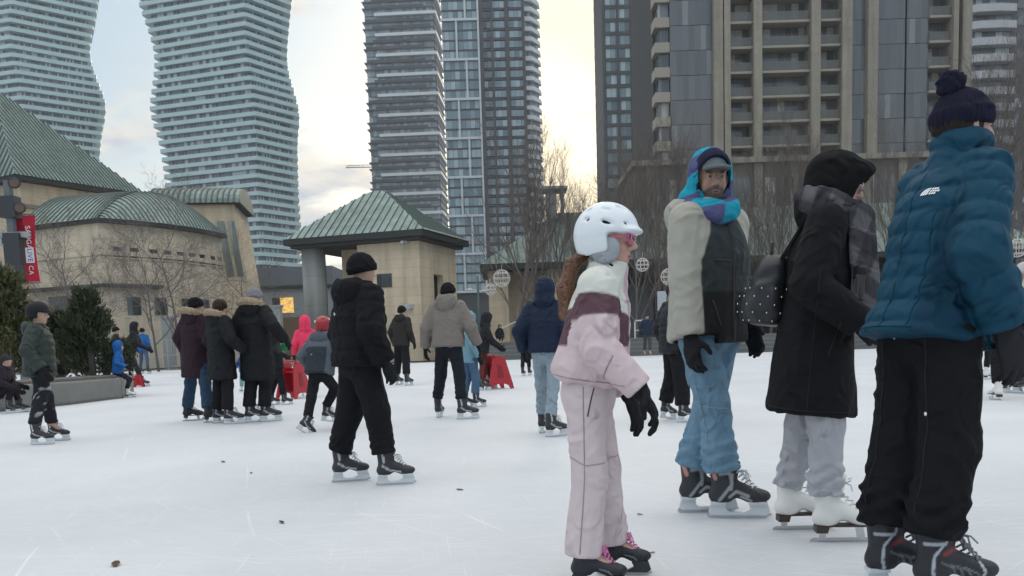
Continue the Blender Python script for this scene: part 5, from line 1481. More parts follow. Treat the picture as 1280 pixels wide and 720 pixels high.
def panes(name, cell, lo, hi, frame, curtain=(.42, .45, .46), pc=.14, mull=.07, rough=.12, vsplit=None):
    """one glass band: panes of differing tone between mullions"""
    m, nt, b = new_mat(name)
    tc = nd(nt, 'ShaderNodeTexCoord'); oi = nd(nt, 'ShaderNodeObjectInfo')
    sp = nd(nt, 'ShaderNodeSeparateXYZ'); nt.links.new(tc.outputs['Object'], sp.inputs[0])
    ad = nd(nt, 'ShaderNodeMath', operation='ADD'); nt.links.new(sp.outputs['X'], ad.inputs[0]); nt.links.new(sp.outputs['Y'], ad.inputs[1])
    dv = nd(nt, 'ShaderNodeMath', operation='DIVIDE'); dv.inputs[1].default_value = cell; nt.links.new(ad.outputs[0], dv.inputs[0])
    fl = nd(nt, 'ShaderNodeMath', operation='FLOOR'); fr = nd(nt, 'ShaderNodeMath', operation='FRACT')
    nt.links.new(dv.outputs[0], fl.inputs[0]); nt.links.new(dv.outputs[0], fr.inputs[0])
    cb = nd(nt, 'ShaderNodeCombineXYZ'); nt.links.new(fl.outputs[0], cb.inputs[0])
    rs = nd(nt, 'ShaderNodeMath', operation='MULTIPLY'); rs.inputs[1].default_value = 97.3; nt.links.new(oi.outputs['Random'], rs.inputs[0]); nt.links.new(rs.outputs[0], cb.inputs[1])
    wn = nd(nt, 'ShaderNodeTexWhiteNoise', noise_dimensions='3D'); nt.links.new(cb.outputs[0], wn.inputs['Vector'])
    mx = nd(nt, 'ShaderNodeMix', data_type='RGBA'); mx.inputs['A'].default_value = c4(lo); mx.inputs['B'].default_value = c4(hi); nt.links.new(wn.outputs['Value'], mx.inputs['Factor'])
    sc = nd(nt, 'ShaderNodeSeparateColor'); nt.links.new(wn.outputs['Color'], sc.inputs[0])
    gt = nd(nt, 'ShaderNodeMath', operation='GREATER_THAN'); gt.inputs[1].default_value = 1 - pc; nt.links.new(sc.outputs[1], gt.inputs[0])
    m2 = nd(nt, 'ShaderNodeMix', data_type='RGBA'); m2.inputs['B'].default_value = c4(curtain); nt.links.new(gt.outputs[0], m2.inputs['Factor']); nt.links.new(mx.outputs['Result'], m2.inputs['A'])
    lt = nd(nt, 'ShaderNodeMath', operation='LESS_THAN'); lt.inputs[1].default_value = mull; nt.links.new(fr.outputs[0], lt.inputs[0])
    m3 = nd(nt, 'ShaderNodeMix', data_type='RGBA'); m3.inputs['B'].default_value = c4(frame); nt.links.new(lt.outputs[0], m3.inputs['Factor']); nt.links.new(m2.outputs['Result'], m3.inputs['A'])
    nt.links.new(m3.outputs['Result'], b.inputs['Base Color'])
    ro = nd(nt, 'ShaderNodeMath', operation='MULTIPLY_ADD'); ro.inputs[1].default_value = .5; ro.inputs[2].default_value = rough; nt.links.new(lt.outputs[0], ro.inputs[0]); nt.links.new(ro.outputs[0], b.inputs['Roughness'])
    b.inputs['Specular IOR Level'].default_value = .8
    return m
def gxyz(px, Y): 
    p = at(px, 431, Y); return p[0]
def box_part(name, mat, root, x0, x1, y0, y1, z0, z1, parent=None):
    m = MB(); m.box(x0, x1, y0, y1, z0, z1)
    return m.build(name, mat, parent or root, fix=False)
def ztop(px, py, Y): return float(at(px, py, Y)[2])

def wavy_tower(label, Y, tabL, tabR, corner, depth, zb, zt, fh, seed, skew=.0, front_dy=.0):
    """round-cornered floor plates that drift and swell storey by storey; tables of (photo y, photo x) give the silhouette"""
    cx = float(at(np.mean([t[1] for t in tabL] + [t[1] for t in tabR]), 200, Y)[0])
    r = empty('residential_tower', (cx, Y, 0), 0, label, 'tower', 'apartment towers on the skyline')
    glass = panes('tower_pale_panes', .85, (.03, .04, .05), (.17, .21, .24), (.2, .22, .24), (.48, .52, .55), .22, mull=.12)
    slab = plain('tower_pale_balcony', (.46, .60, .61), .35, var=.08, scale=.3)
    rnd = random.Random(seed)
    n = int((zt - zb) / fh)
    for i in range(n):
        z = zb + i * fh
        py = 440 - (z - CAM_Z) * F_PX / Y + 0
        yl, xl = zip(*tabL); yr, xr = zip(*tabR)
        def smo(y, ys, xs): return np.mean([np.interp(y + o, ys, xs) for o in (-14, -7, 0, 7, 14)])
        pl, pr = smo(py, yl, xl), smo(py, yr, xr)
        x0, x1 = float(at(pl, py, Y + front_dy)[0]) - cx, float(at(pr, py, Y + depth * .5)[0]) - cx
        x1 -= .35 * 0
        c = x0 + (x1 - x0) * corner
        k = skew * (x1 - x0)
        xb = x1 + (cx + x1) * depth * .45 / (Y + .55 * depth) - 1.2
        poly = [(x0, front_dy), (c, 0), (x1, depth * .55), (xb, depth), (x0 + 4 * 0 + 2.5, depth), (x0 + 1.0, depth * .7)]
        def rounded(poly, rr, inset):
            out = []
            m_ = len(poly); cxm = sum(p[0] for p in poly) / m_; cym = sum(p[1] for p in poly) / m_
            for j in range(m_):
                p = np.array(poly[j]); a = np.array(poly[j - 1]); b = np.array(poly[(j + 1) % m_])
                for t in (-1, -.4, .4, 1):
                    q = p + unit(a - p) * rr * max(0, -t) + unit(b - p) * rr * max(0, t)
                    if abs(t) < .5: q = q + (unit(a - p) + unit(b - p)) * rr * .12
                    out.append(q)
            cc = np.array([cxm, cym])
            return [tuple(q + (cc - q) / np.linalg.norm(cc - q) * inset) for q in out]
        m = MB(); m.prism(rounded(poly, .8, 0), 0, fh * .46, 0, 'z'); o = m.build('balcony', slab, r); o.location = (0, 0, z)
        m = MB(); m.prism(rounded(poly, .8, 2.0), fh * .46, fh, 0, 'z'); o = m.build('window_band', glass, r); o.location = (0, 0, z)
    m = MB(); m.box(-22, 22, 6, depth - 4, 0, zb - .02); m.build('lower_storeys', slab, r)
    return r
def towers():
    wavy_tower('curving pale tower with banded balconies, cut by the left edge', 330, [(-60, -90), (400, -60)],
               [(-60, 128), (0, 119), (28, 114), (52, 107), (83, 116), (121, 132), (153, 124), (194, 121), (240, 116), (400, 116)], .62, 34, 50, 152, 3.0, 3, front_dy=9)
    wavy_tower('curving pale tower with banded balconies behind the domed copper roof', 300,
               [(-60, 160), (0, 170), (52, 189), (76, 193), (104, 189), (139, 184), (156, 193), (194, 201), (243, 207), (300, 210), (400, 214)],
               [(-60, 372), (0, 364), (60, 358), (83, 358), (139, 375), (173, 371), (243, 373), (300, 377), (400, 380)], .78, 28, 22, 138, 2.85, 5, front_dy=12)
    # slab tower with thin balconies
    Y = 400
    x0, x1 = gxyz(474, Y), gxyz(557, Y)
    r = empty('residential_tower', (x0, Y, 0), R(-3), 'glass tower with thin balcony slabs rising behind the pavilion roof', 'tower', 'apartment towers on the skyline')
    W = x1 - x0
    glass = panes('slab_tower_panes', 1.5, (.12, .155, .18), (.32, .39, .43), (.14, .15, .16), (.42, .46, .5), .2)
    dark = plain('tower_dark_slab', (.11, .12, .14), .6); white = plain('tower_white_slab', (.66, .68, .70), .5)
    fh = 2.83; n = 50
    mg = MB(); mg.box(0, W, 1.4, 26, .4, fh); gme = mg.mesh('window_band', glass, fix=False)
    ms = MB(); ms.box(-.8, W + .8, 0, 27, 0, .4); sme = ms.mesh('balcony', [dark], fix=False)
    mw = MB(); mw.box(4.5, W + 1.4, -.5, 27, -.3, .95); wme = mw.mesh('balcony', [white], fix=False)
    md = MB(); md.box(3.5, W - .8, -.3, .1, .4, 1.2); dme = md.mesh('railing', [plain('rail_glass_dark', (.06, .07, .085), .15)], fix=False)
    for i in range(n):
        z = 32 + i * fh
        o = link('window_band', gme, r); o.location = (0, 0, z)
        o = link('balcony', wme if i % 3 == 1 else sme, r); o.location = (0, 0, z)
        if i % 3 != 1:
            o = link('railing', dme, r); o.location = ((-3 if i % 2 else 0), 0, z)
    box_part('core', dark, r, W - .6, W + .4, 2, 25, 32, 32 + n * fh)
    box_part('lower_storeys', dark, r, 1, W - 1, 2, 25, 0, 31.9)
    # framed tower with three faces
    Y = 285
    xa, xb, xc, xd = gxyz(566, Y), gxyz(612, Y), gxyz(667, Y), gxyz(690, Y + 12)
    r = empty('residential_tower', (xa, Y, 0), R(0), 'tall dark tower with white window frames and a stack of white corner balconies', 'tower', 'apartment towers on the skyline')
    g1 = panes('blue_panes', 1.45, (.11, .17, .21), (.32, .42, .47), (.05, .055, .06), (.40, .47, .5), .18)
    g2 = panes('dark_panes', 2.1, (.04, .055, .07), (.2, .25, .28), (.03, .03, .035), (.30, .34, .36), .12)
    wall = plain('charcoal_cladding', (.05, .053, .06), .6, var=.15, scale=.4)
    white = plain('tower_white_frame', (.62, .64, .66), .5)
    wa, wb, wc = xb - xa, xc - xb, xd - xc
    fh = 2.98; n = 46; z0 = 18
    A = MB(); A.box(.3, wa - .3, .5, 20, .55, fh); A = A.mesh('window_band', g1, fix=False)
    B1 = MB(); B1.box(wa + 1.2, wa + 3.6, .6, 20, .8, fh - .25); B1 = B1.mesh('window_band', g2, fix=False)
    B2 = MB(); B2.box(wa + 4.4, wa + 8.0, .6, 20, .8, fh - .25); B2 = B2.mesh('window_band', g1, fix=False)
    B3 = MB(); B3.box(wa + 9.2, wa + wb - .9, .6, 20, .8, fh - .25); B3 = B3.mesh('window_band', g1, fix=False)
    Sp = MB(); Sp.box(.3, wa + wb, .4, 20, -.02, .53); Sp = Sp.mesh('spandrel', wall, fix=False)
    bal = MB(); bal.prism([(wa + wb, 1.5), (wa + wb + 2.2, 1.8), (wa + wb + wc * .72, 6.2), (wa + wb + wc * .8, 9), (wa + wb, 9)], 0, 1.25, 0, 'z'); bal = bal.mesh('balcony', white)
    sl = MB(); sl.prism([(wa + wb, 2.5), (wa + wb + 1.4, 2.8), (wa + wb + wc * .66, 7), (wa + wb + wc * .7, 18), (wa + wb, 18)], 1.25, fh, 0, 'z'); sl = sl.mesh('window_band', g2)
    for i in range(n):
        z = z0 + i * fh
        for nm, me in (('window_band', A), ('window_band', B1), ('window_band', B2), ('window_band', B3), ('spandrel', Sp), ('balcony', bal), ('window_band', sl)):
            o = link(nm, me, r); o.location = (0, 0, z)
    zt = z0 + n * fh
    for x, w_ in ((wa + .55, 1.3), (wa + 4, .8), (wa + 8.6, 1.2), (wa + wb - .45, .9)):
        box_part('pier', wall, r, x - w_ / 2, x + w_ / 2, .1, 20, z0, zt)
    for k in range(11):
        zz = z0 + k * 4 * fh
        s_ = (.0, .45)[k % 2]
        m = MB()
        if k % 2: m.box(0, wa, -.35, .3, zz, zz + .7)
        else: m.box(-.6, wa, -.35, .3, zz, zz + .7)
        m.build('frame', white, r, fix=False)
        box_part('frame', white, r, wa * (.5 + .12 * (1 if k % 2 else -1)), wa * (.5 + .12 * (1 if k % 2 else -1)) + .55, -.3, .3, zz + .72, zz + 4 * fh - .02)
    box_part('frame', white, r, wa - .55, wa + .0, -.32, .28, z0, zt)
    box_part('lower_storeys', wall, r, .5, wa + wb, 1, 20, 0, z0 - .05)
    # dark tower left of the condominium
    Y = 215
    xa, xb = gxyz(760, Y), gxyz(826, Y)
    r = empty('residential_tower', (xa, Y, 0), 0, 'dark gridded tower between the bright sky gap and the beige condominium', 'tower', 'apartment towers on the skyline')
    W = xb - xa; fh = 2.98; n = 38; z0 = 10
    g3 = panes('teal_panes', 1.15, (.07, .11, .13), (.24, .32, .35), (.04, .042, .05), (.38, .45, .46), .2)
    cols = [(.8, 3.4), (4.0, 6.6), (7.2, 9.2), (10.0, W - .3)]
    mes = []
    for a, b in cols:
        m = MB(); m.box(a, b, .35, 18, .75, fh - .12); mes.append(m.mesh('window_band', g3, fix=False))
    Sp = MB(); Sp.box(0, W, .15, 18, -.12, .74); Sp = Sp.mesh('spandrel', wall, fix=False)
    for i in range(n):
        for me in mes: o = link('window_band', me, r); o.location = (0, 0, z0 + i * fh)
        o = link('spandrel', Sp, r); o.location = (0, 0, z0 + i * fh)
    for x in (.35, 3.7, 6.9, 9.6): box_part('pier', wall, r, x - .32, x + .32, 0, 18, z0, z0 + n * fh)
    box_part('lower_storeys', wall, r, .2, W, .5, 18, 0, z0 - .15)
    # tower with curved white balconies, far right
    Y = 172
    xa = gxyz(1186, Y)
    r = empty('residential_tower', (xa, Y, 0), 0, 'grey brick tower with wide white balconies at the right edge', 'tower', 'apartment towers on the skyline')
    fh = 3.0; n = 34; z0 = 6
    br = stone('grey_violet_brick', (.15, .145, .165), 1.0, .4)
    pale = plain('balcony_concrete', (.46, .46, .48), .7, var=.12, scale=.6, bump=.2)
    box_part('wall', br, r, 0, 24, 1.2, 22, 0, z0 + n * fh)
    bl = MB(); bl.prism([(.6, 1.2), (1.4, .1), (4, -.9), (8, -1.1), (11.2, -.6), (11.6, .2), (11.6, 1.19), (.6, 1.19)], 0, 1.35, 0, 'z'); bl = bl.mesh('balcony', pale)
    bl2 = MB(); bl2.prism([(16.2, 1.2), (16.8, -.3), (20, -1), (24, -1), (24, 1.19)], 0, 1.35, 0, 'z'); bl2 = bl2.mesh('balcony', pale)
    gp = panes('grey_panes', 1.3, (.05, .06, .07), (.2, .24, .27), (.1, .1, .11), (.45, .5, .52), .2)
    gm = []
    for a, b in ((2, 11), (17, 24)):
        m = MB(); m.box(a, b, 1.0, 1.25, 1.36, 2.85); gm.append(m.mesh('window_band', gp, fix=False))
    m = MB(); m.box(12.2, 13.4, 1.0, 1.25, 1.0, 2.6); w1 = m.mesh('window', gp, fix=False)
    m = MB(); m.box(14.2, 15.0, 1.0, 1.25, 1.2, 2.4); w2 = m.mesh('window', gp, fix=False)
    for i in range(n):
        for nm, me in (('balcony', bl), ('balcony', bl2), ('window_band', gm[0]), ('window_band', gm[1]), ('window', w1), ('window', w2)):
            o = link(nm, me, r); o.location = (0, 0, z0 + i * fh)
    # beige condominium on its podium
    Y = 115
    X = lambda p: gxyz(p, Y)
    xa = X(822)
    r = empty('condominium', (xa, Y, 0), 0, 'beige condominium with stone piers and stacked balconies on the right', 'apartment building')
    st = stone('warm_stone', (.31, .275, .225), 1.6, .75, .01, .06)
    slab = plain('beige_slab', (.34, .305, .255), .8, var=.1, bump=.2)
    gl = panes('condo_panes', .9, (.05, .055, .065), (.20, .21, .22), (.16, .16, .165), (.42, .40, .36), .25, rough=.08)
    gl2 = panes('condo_curtain_wall', .75, (.10, .10, .105), (.145, .148, .155), (.10, .095, .095), (.22, .22, .22), .12, mull=.07, rough=.15)
    rail = plain('balcony_glass', (.16, .155, .14), .12, alpha=.6, var=.2)
    fh = 3.02; zb = ztop(950, 214, Y); n = 14
    zt = zb + n * fh
    def x(p): return X(p) - xa
    for p0, p1 in ((893, 904), (905.5, 913), (941, 951), (1010, 1021), (1047, 1059), (1078, 1090), (1180, 1186), (1191, 1202)):
        box_part('stone_pier', st, r, x(p0), x(p1), -.9, 3, zb - 4, zt)
    for p0, p1 in ((842, 893),):
        pass
    bays = [(913, 941, 0), (951, 1010, 0), (1021, 1047, 0), (1154, 1180, 0)]
    for i in range(n):
        z = zb + i * fh
        for p0, p1, _ in bays:
            m = MB(); m.box(x(p0) + .02, x(p1) - .02, -.35, 1.8, -.14, .14); o = m.build('balcony', slab, r, fix=False); o.location = (0, 0, z)
            m = MB(); m.box(x(p0) + .05, x(p1) - .05, -.28, -.25, .16, 1.15); m2 = m.build('railing', rail, o, fix=False)
            m = MB(); m.box(x(p0) + .05, x(p1) - .05, -.3, -.23, 1.15, 1.20); m.build('handrail', plain('rail_grey', (.2, .2, .2), .5), o, fix=False)
            m = MB(); m.box(x(p0), x(p1), 1.9, 2.2, .16, fh - .16); o = m.build('window_band', gl, r, fix=False); o.location = (0, 0, z)
        for p0, p1 in ((842, 893), (1059, 1078), (1090, 1126), (1128, 1154)):
            m = MB(); m.box(x(p0) + .02, x(p1) - .02, .1, 3, .03, fh - .03); o = m.build('window_band', gl2, r, fix=False); o.location = (0, 0, z)
        m = MB(); m.box(x(824), x(842), .2, 3, -.1, 1.1); o = m.build('balcony', slab, r, fix=False); o.location = (0, 0, z)
        m = MB(); m.box(x(829), x(841.5), .8, 3, 1.1, fh - .1); o = m.build('window_band', gl, r, fix=False); o.location = (0, 0, z)
    box_part('core', plain('dark_core', (.05, .05, .05), .9), r, x(826), x(1200), 3.02, 22, 0, zt)
    m = MB(); m.box(x(826) - .0, x(1204), -1.4, 2.9, zb - 1.1, zb - .2)
    Yp = 98
    xp = gxyz(800, Yp)
    p = empty('podium_building', (xp, Yp, 0), 0, 'low stone podium with a pale cornice below the condominium', 'building')
    zp = ztop(980, 205, Yp) + 1.2
    W = gxyz(1190, Yp) - xp
    dk = plain('podium_dark', (.085, .08, .072), .8, var=.2)
    box_part('wall', stone('podium_stone', (.20, .175, .145), 1.2, .6), p, 0, W, 1, 14, 0, zp - .9)
    box_part('cornice', st, p, -.5, W + .5, .1, 14.5, zp - .88, zp - .3)
    for i in range(9):
        xx = 1.5 + i * (W - 3) / 8
        box_part('pilaster', st, p, xx - .45, xx + .45, .6, .98, 0, zp - .9)
        if i < 8: box_part('window', gl, p, xx + .8, xx + (W - 3) / 8 - .8, .9, 1.05, 6.5, zp - 2.4)
    # crane far behind
    Yc = 420
    c0 = at(462, 209, Yc)
    c = empty('tower_crane', (c0[0] + 2, Yc, 0), 0, 'tiny construction crane jib beyond the thin slab tower', 'crane')
    m = MB(); m.bar((0, 0, c0[2]), (-13, 0, c0[2] + .2), .4, .4); m.bar((0, 0, c0[2] + 1.1), (-13, 0, c0[2] + 1.0), .25, .25)
    for i in range(12): m.bar((-i * 1.08, 0, c0[2]), (-(i + 1) * 1.08, 0, c0[2] + 1.1 if i % 2 == 0 else c0[2]), .15, .15)
    ys = plain('crane_steel', (.35, .36, .36), .6)
    m.build('jib', ys, c, fix=False); box_part('mast', ys, c, 1.2, 2.4, 0, 1.2, 0, c0[2] + 3)
def rib_sheet(Pf, n, h=.09, w=.05, nv=8, up=(0, 0, 1)):
    """standing-seam sheet over the patch Pf(u, v): seams run along v"""
    us = []
    for i in range(n):
        a = i / n
        us += [(a, 0), (a + .001, h), (a + w / n * 2, h), (a + w / n * 2 + .001, 0)]
    us.append((1.0, 0))
    rows = []
    e = 1e-3
    for u, hh in us:
        row = []
        for j in range(nv + 1):
            v = j / nv
            p = np.asarray(Pf(u, v)); pu = np.asarray(Pf(min(u + e, 1), v)) - np.asarray(Pf(max(u - e, 0), v)); pv = np.asarray(Pf(u, min(v + e, 1))) - np.asarray(Pf(u, max(v - e, 0)))
            nn = np.cross(pu, pv); L = np.linalg.norm(nn)
            nn = np.array(up, float) if L < 1e-12 else nn / L
            if nn @ np.array(up) < 0: nn = -nn
            row.append(p + nn * hh)
        rows.append(row)
    return rows
def tri_patch(A, B, C, D=None):
    """u along eave A->B, v up to ridge C->D (D=C for a hip)"""
    A, B, C = map(lambda q: np.asarray(q, float), (A, B, C)); D = C if D is None else np.asarray(D, float)
    return lambda u, v: (A + (B - A) * u) * (1 - v) + (C + (D - C) * u) * v
def seam_facet(A, B, C, D, n, w=.035):
    """metal facet whose seams run straight up the slope and stop at the hips; A,B eave, C,D top (left, right)"""
    A, B, C, D = map(lambda q: np.asarray(q, float), (A, B, C, D))
    e = unit(B - A); L = np.linalg.norm(B - A); up = C - A; up = up - e * (up @ e); H = np.linalg.norm(up); uu = up / H
    xc, xd = (C - A) @ e, (D - A) @ e
    def top(x):
        if x < xc: return (x / xc if xc > 1e-6 else 1) * H
        if x > xd: return ((L - x) / (L - xd) if L - xd > 1e-6 else 1) * H
        return H
    def Pf(u, v):
        x = u * L
        return A + e * x + uu * top(x) * v
    return rib_sheet(Pf, n, h=.07 + (w > .05) * .04, w=w, nv=2)
COP = copper('patina_copper'); SEAM = plain('seam_cap', (.075, .11, .095), .6, var=.3, scale=1)
COPD = copper('dark_patina_copper', (.155, .21, .185), (.09, .115, .10))
BEIGE = stone('beige_limestone', (.64, .52, .37), 1.8, .62, .012, .07)
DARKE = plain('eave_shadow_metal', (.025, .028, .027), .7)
GLD = panes('dark_window_glass', .9, (.015, .022, .026), (.04, .055, .06), (.03, .03, .03), (.08, .14, .15), .1)
def hip_house(name, label, cat, P0, rz, W, D, eave, apexh, ridge=0.0, over=0.6, seams=(14, 11), mats=None):
    r = empty(name, (P0[0], P0[1], 0), rz, label, cat)
    return r
def pavilion():
    P0 = (-5.35, 58.0); rz = math.atan2(-3.4, 9.9)
    r = empty('pavilion', (P0[0], P0[1], 0), rz, 'beige stone pavilion with a green pyramid roof and round corner column', 'pavilion')
    W, D, ev, ap = 10.5, 8.2, 8.55, 12.0
    A, B, C, Dd = V(-W, 0, ev), V(0, 0, ev), V(0, D, ev), V(-W, D, ev)
    T1, T2 = V(-W * .55, D / 2, ap), V(-W * .45, D / 2, ap)
    m = MB()
    for q in (seam_facet(A, B, T1, T2, 19), seam_facet(B, C, T2, T2, 15), seam_facet(C, Dd, T2, T1, 19), seam_facet(Dd, A, T1, T1, 15)): m.ribs(q)
    m.build('roof', [COP, SEAM], r, fix=False)
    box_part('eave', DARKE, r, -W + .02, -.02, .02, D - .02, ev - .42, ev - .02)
    box_part('soffit', plain('soffit', (.06, .055, .05), .9), r, -W + .35, -.35, .35, D - .35, ev - .62, ev - .43)
    wz = ev - .63
    # walls with a tall doorway in the right face and an open porch at the left
    wl = -W + 5.2
    box_part('wall', BEIGE, r, wl, -.75, .9, 1.4, 0, wz)
    # right wall in three pieces round the doorway
    for a, b, z0, z1 in ((1.42, 3.2, 0, wz), (4.9, D - .9, 0, wz), (3.22, 4.88, 5.9, wz)):
        box_part('wall', BEIGE, r, -1.25, -.76, a, b, z0, z1)
    box_part('doorway', plain('dark_interior', (.02, .02, .02), .9), r, -1.6, -1.3, 3.0, 5.1, 0, 5.95)
    box_part('wall', BEIGE, r, wl - 2.4, wl + .3, 3.0, 3.5, 0, wz - .0)
    box_part('wall', BEIGE, r, -W + 1, -1.3, D - 1.4, D - .9, 0, wz)
    # small square windows
    w = box_part('window', GLD, r, wl + 1.4, wl + 2.1 + .4, .85, .93, 5.0, 5.9)
    w = box_part('window', GLD, r, wl - 1.4, wl - .7, 2.95, 3.03, 4.2, 5.2)
    m = MB(); m.tube([(-W + 1.5, 1.4, 0), (-W + 1.5, 1.4, wz)], .82, 28); m.build('column', stone('column_concrete', (.27, .27, .255), 6, 2.0, .015, .05), r, True)
    # snow-edged gutter on the right eave
    m = MB(); m.bar((.02, .3, ev + .03), (.02, D, ev + .03), .12, .08); m.build('gutter', plain('pale_gutter', (.55, .55, .55), .6), r)
    # camera and floodlight fixed to the wall
    cm = MB(); cm.box(-1.75, -1.45, .45, .9, wz - .15, wz + .18); cm.tube([(-1.6, .42, wz - .05), (-1.6, .15, wz - .12)], .1, 8)
    cm.build('security_camera', plain('device_white', (.5, .5, .5), .5), r)
    fl = MB(); fl.box(-1.75, -1.3, .6, .88, 3.5, 3.8); fl.bar((-1.5, .55, 3.62), (-1.7, .2, 3.5), .35, .3)
    fl.build('floodlight', plain('device_grey', (.45, .45, .46), .5), r)
def long_hall():
    """second copper-roofed hall, its roof running right behind the trees"""
    Y = 80
    xa = gxyz(603, Y)
    ev = ztop(603, 330, Y)
    xb = gxyz(1320, Y); W = xb - xa
    r = empty('copper_roofed_hall', (xa, Y, 0), R(0), 'long low hall with a green copper hipped roof behind the bare trees', 'building')
    D = 13.0; ap = ev + 5.2
    A, B, C, Dd = V(0, 0, ev), V(W, 0, ev), V(W, D, ev), V(0, D, ev)
    T1, T2 = V(7.5, D / 2, ap), V(W - 7.5, D / 2, ap)
    m = MB()
    for q in (seam_facet(A, B, T1, T2, 62), seam_facet(Dd, A, T1, T1, 18), seam_facet(B, C, T2, T2, 18), seam_facet(C, Dd, T2, T1, 30)): m.ribs(q)
    m.build('roof', [COPD, SEAM], r, fix=False)
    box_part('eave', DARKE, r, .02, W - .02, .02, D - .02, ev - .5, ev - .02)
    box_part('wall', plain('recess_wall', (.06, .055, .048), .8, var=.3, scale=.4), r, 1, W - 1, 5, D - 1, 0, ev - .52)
    xs = [1.6 + k * 5.4 for k in range(int((W - 2) / 5.4))]
    for i, xx in enumerate(xs):
        box_part('stone_pier', BEIGE, r, xx - .9, xx + .9, 1.2, 3.0, 0, ev - .52)
        if i < len(xs) - 1: box_part('window', GLD, r, xx + 1.2, xx + 4.2, 4.9, 5.05, 1.2, ev - 2)
    box_part('wall', BEIGE, r, .7, 7.0, 3.2, 4.9, 0, ev - .52)
    # lift housing on the ridge
    x0 = gxyz(688, Y + 6) - xa; z = ap - .6
    m = MB()
    for dx in (0, 1.4):
        for dy in (0, 2.2): m.box(x0 + dx, x0 + dx + .22, 5 + dy, 5.3 + dy, z, z + 2.6)
    m.box(x0 + .25, x0 + .9, 5.1, 7.3, z, z + 2.2)
    m.box(x0 - .3, x0 + 1.95, 4.7, 7.8, z + 2.6, z + 2.85)
    m.build('roof_turret', plain('turret_pale', (.30, .31, .31), .7), r)
def library():
    D0 = 62.0
    A = at(122, 278, D0); ev = float(A[2])
    # curved plan of the drum wall
    pts = [A[:2].copy()]; Ltot = 11.9
    N = 40
    for i in range(N):
        a = R(42) + R(44) * (i / N)
        pts.append(pts[-1] + np.array([math.cos(a), math.sin(a)]) * Ltot / N)
    pts = np.array(pts)
    r = empty('library_drum', (A[0], A[1], 0), 0, 'beige stone drum with small square windows under a domed copper roof', 'building')
    loc = pts - pts[0]
    Lp = at(34, 283, D0 + 3)[:2] - A[:2]
    def norm(i):
        d = unit(loc[min(i + 1, N)] - loc[max(i - 1, 0)]); return np.array([d[1], -d[0]])
    # wall built in courses, windows are real openings' glass set 5 cm proud of nothing: niche boxes
    st = stone('pale_limestone', (.62, .52, .39), 1.6, .7, .012, .07)
    m = MB()
    ring = [tuple(Lp)] + [tuple(p) for p in loc] + [tuple(loc[-1] + np.array([-8, 6])), tuple(Lp + np.array([-2, 22]))]
    m.prism(ring, 0, ev - .02, 0, 'z'); m.build('wall', st, r)
    def band(name, mat, z0, z1, out, i0=0, i1=N, left=True):
        b = MB(); ring = []
        inner = ([Lp + np.array([0.0, .1])] if left else []) + [loc[i] - norm(i) * .1 for i in range(i0, i1 + 1)]
        n0 = unit(loc[0] - Lp); n0 = np.array([n0[1], -n0[0]])
        outer = ([Lp + n0 * out] if left else []) + [loc[i] + norm(i) * out for i in range(i0, i1 + 1)]
        poly = [tuple(p) for p in inner] + [tuple(p) for p in outer[::-1]]
        for k in range(len(inner) - 1):
            b.prism([tuple(inner[k]), tuple(inner[k + 1]), tuple(outer[k + 1]), tuple(outer[k])], z0, z1, 0, 'z')
        return b.build(name, mat, r)
    band('eave', DARKE, ev - .02, ev + .28, .45)
    band('cornice', st, ev - 2.2, ev - 1.9, .12)
    zl = ztop(100, 360, D0)
    band('ledge', DARKE, zl, zl + .25, .5, 0, 14)
    # upper windows follow the curve, evenly spaced along it
    zw = ztop(145, 320, D0); zh = ztop(145, 307, D0)
    for k in range(9):
        sidx = (1.23 + k * 1.25) / Ltot * N
        i = int(round(sidx))
        if i > N - 1: break
        p = loc[i]; n_ = norm(i); t = np.array([-n_[1], n_[0]])
        b = MB(); w = .29
        q = [p + t * w - n_ * .1, p - t * w - n_ * .1, p - t * w + n_ * .04, p + t * w + n_ * .04]
        b.prism([tuple(v) for v in q], zw, zh, 0, 'z')
        wo = b.build('window', GLD, r)
        for nm_, z0, z1 in (('sill', zw - .1, zw - .002), ('lintel', zh + .002, zh + .1)):
            f = MB()
            q2 = [p + t * (w + .1) - n_ * .1, p - t * (w + .1) - n_ * .1, p - t * (w + .1) + n_ * .1, p + t * (w + .1) + n_ * .1]
            f.prism([tuple(v) for v in q2], z0, z1, 0, 'z')
            f.build(nm_, st, wo)
    zw = ztop(150, 393, D0); zh = ztop(150, 370, D0)
    for k in range(5):
        i = int(round((2.0 + k * 2.2) / Ltot * N))
        if i > N - 1: break
        p = loc[i]; n_ = norm(i); t = np.array([-n_[1], n_[0]]); b = MB(); w = .5
        b.prism([tuple(v) for v in (p + t * w - n_ * .1, p - t * w - n_ * .1, p - t * w + n_ * .04, p + t * w + n_ * .04)], zw, zh, 0, 'z')
        b.build('window', GLD, r)
    n0 = unit(loc[0] - Lp); nn = np.array([n0[1], -n0[0]])
    b = MB(); a0, a1 = Lp + n0 * 1.6, Lp + n0 * 4.2
    b.prism([tuple(v) for v in (a0 - nn * .1, a1 - nn * .1, a1 + nn * .04, a0 + nn * .04)], ztop(75, 405, D0), ztop(75, 368, D0), 0, 'z'); b.build('window', GLD, r)
    # vaulted roof: curved facet over the drum + barrel facet to the left
    top_px = [(122, 277), (128, 268), (137, 259), (150, 250), (160, 246), (171, 243), (185, 243), (200, 245), (215, 250), (230, 258), (246, 270), (258, 281), (266, 288)]
    ew = np.vstack([loc[i] + norm(i) * .45 for i in range(N + 1)])
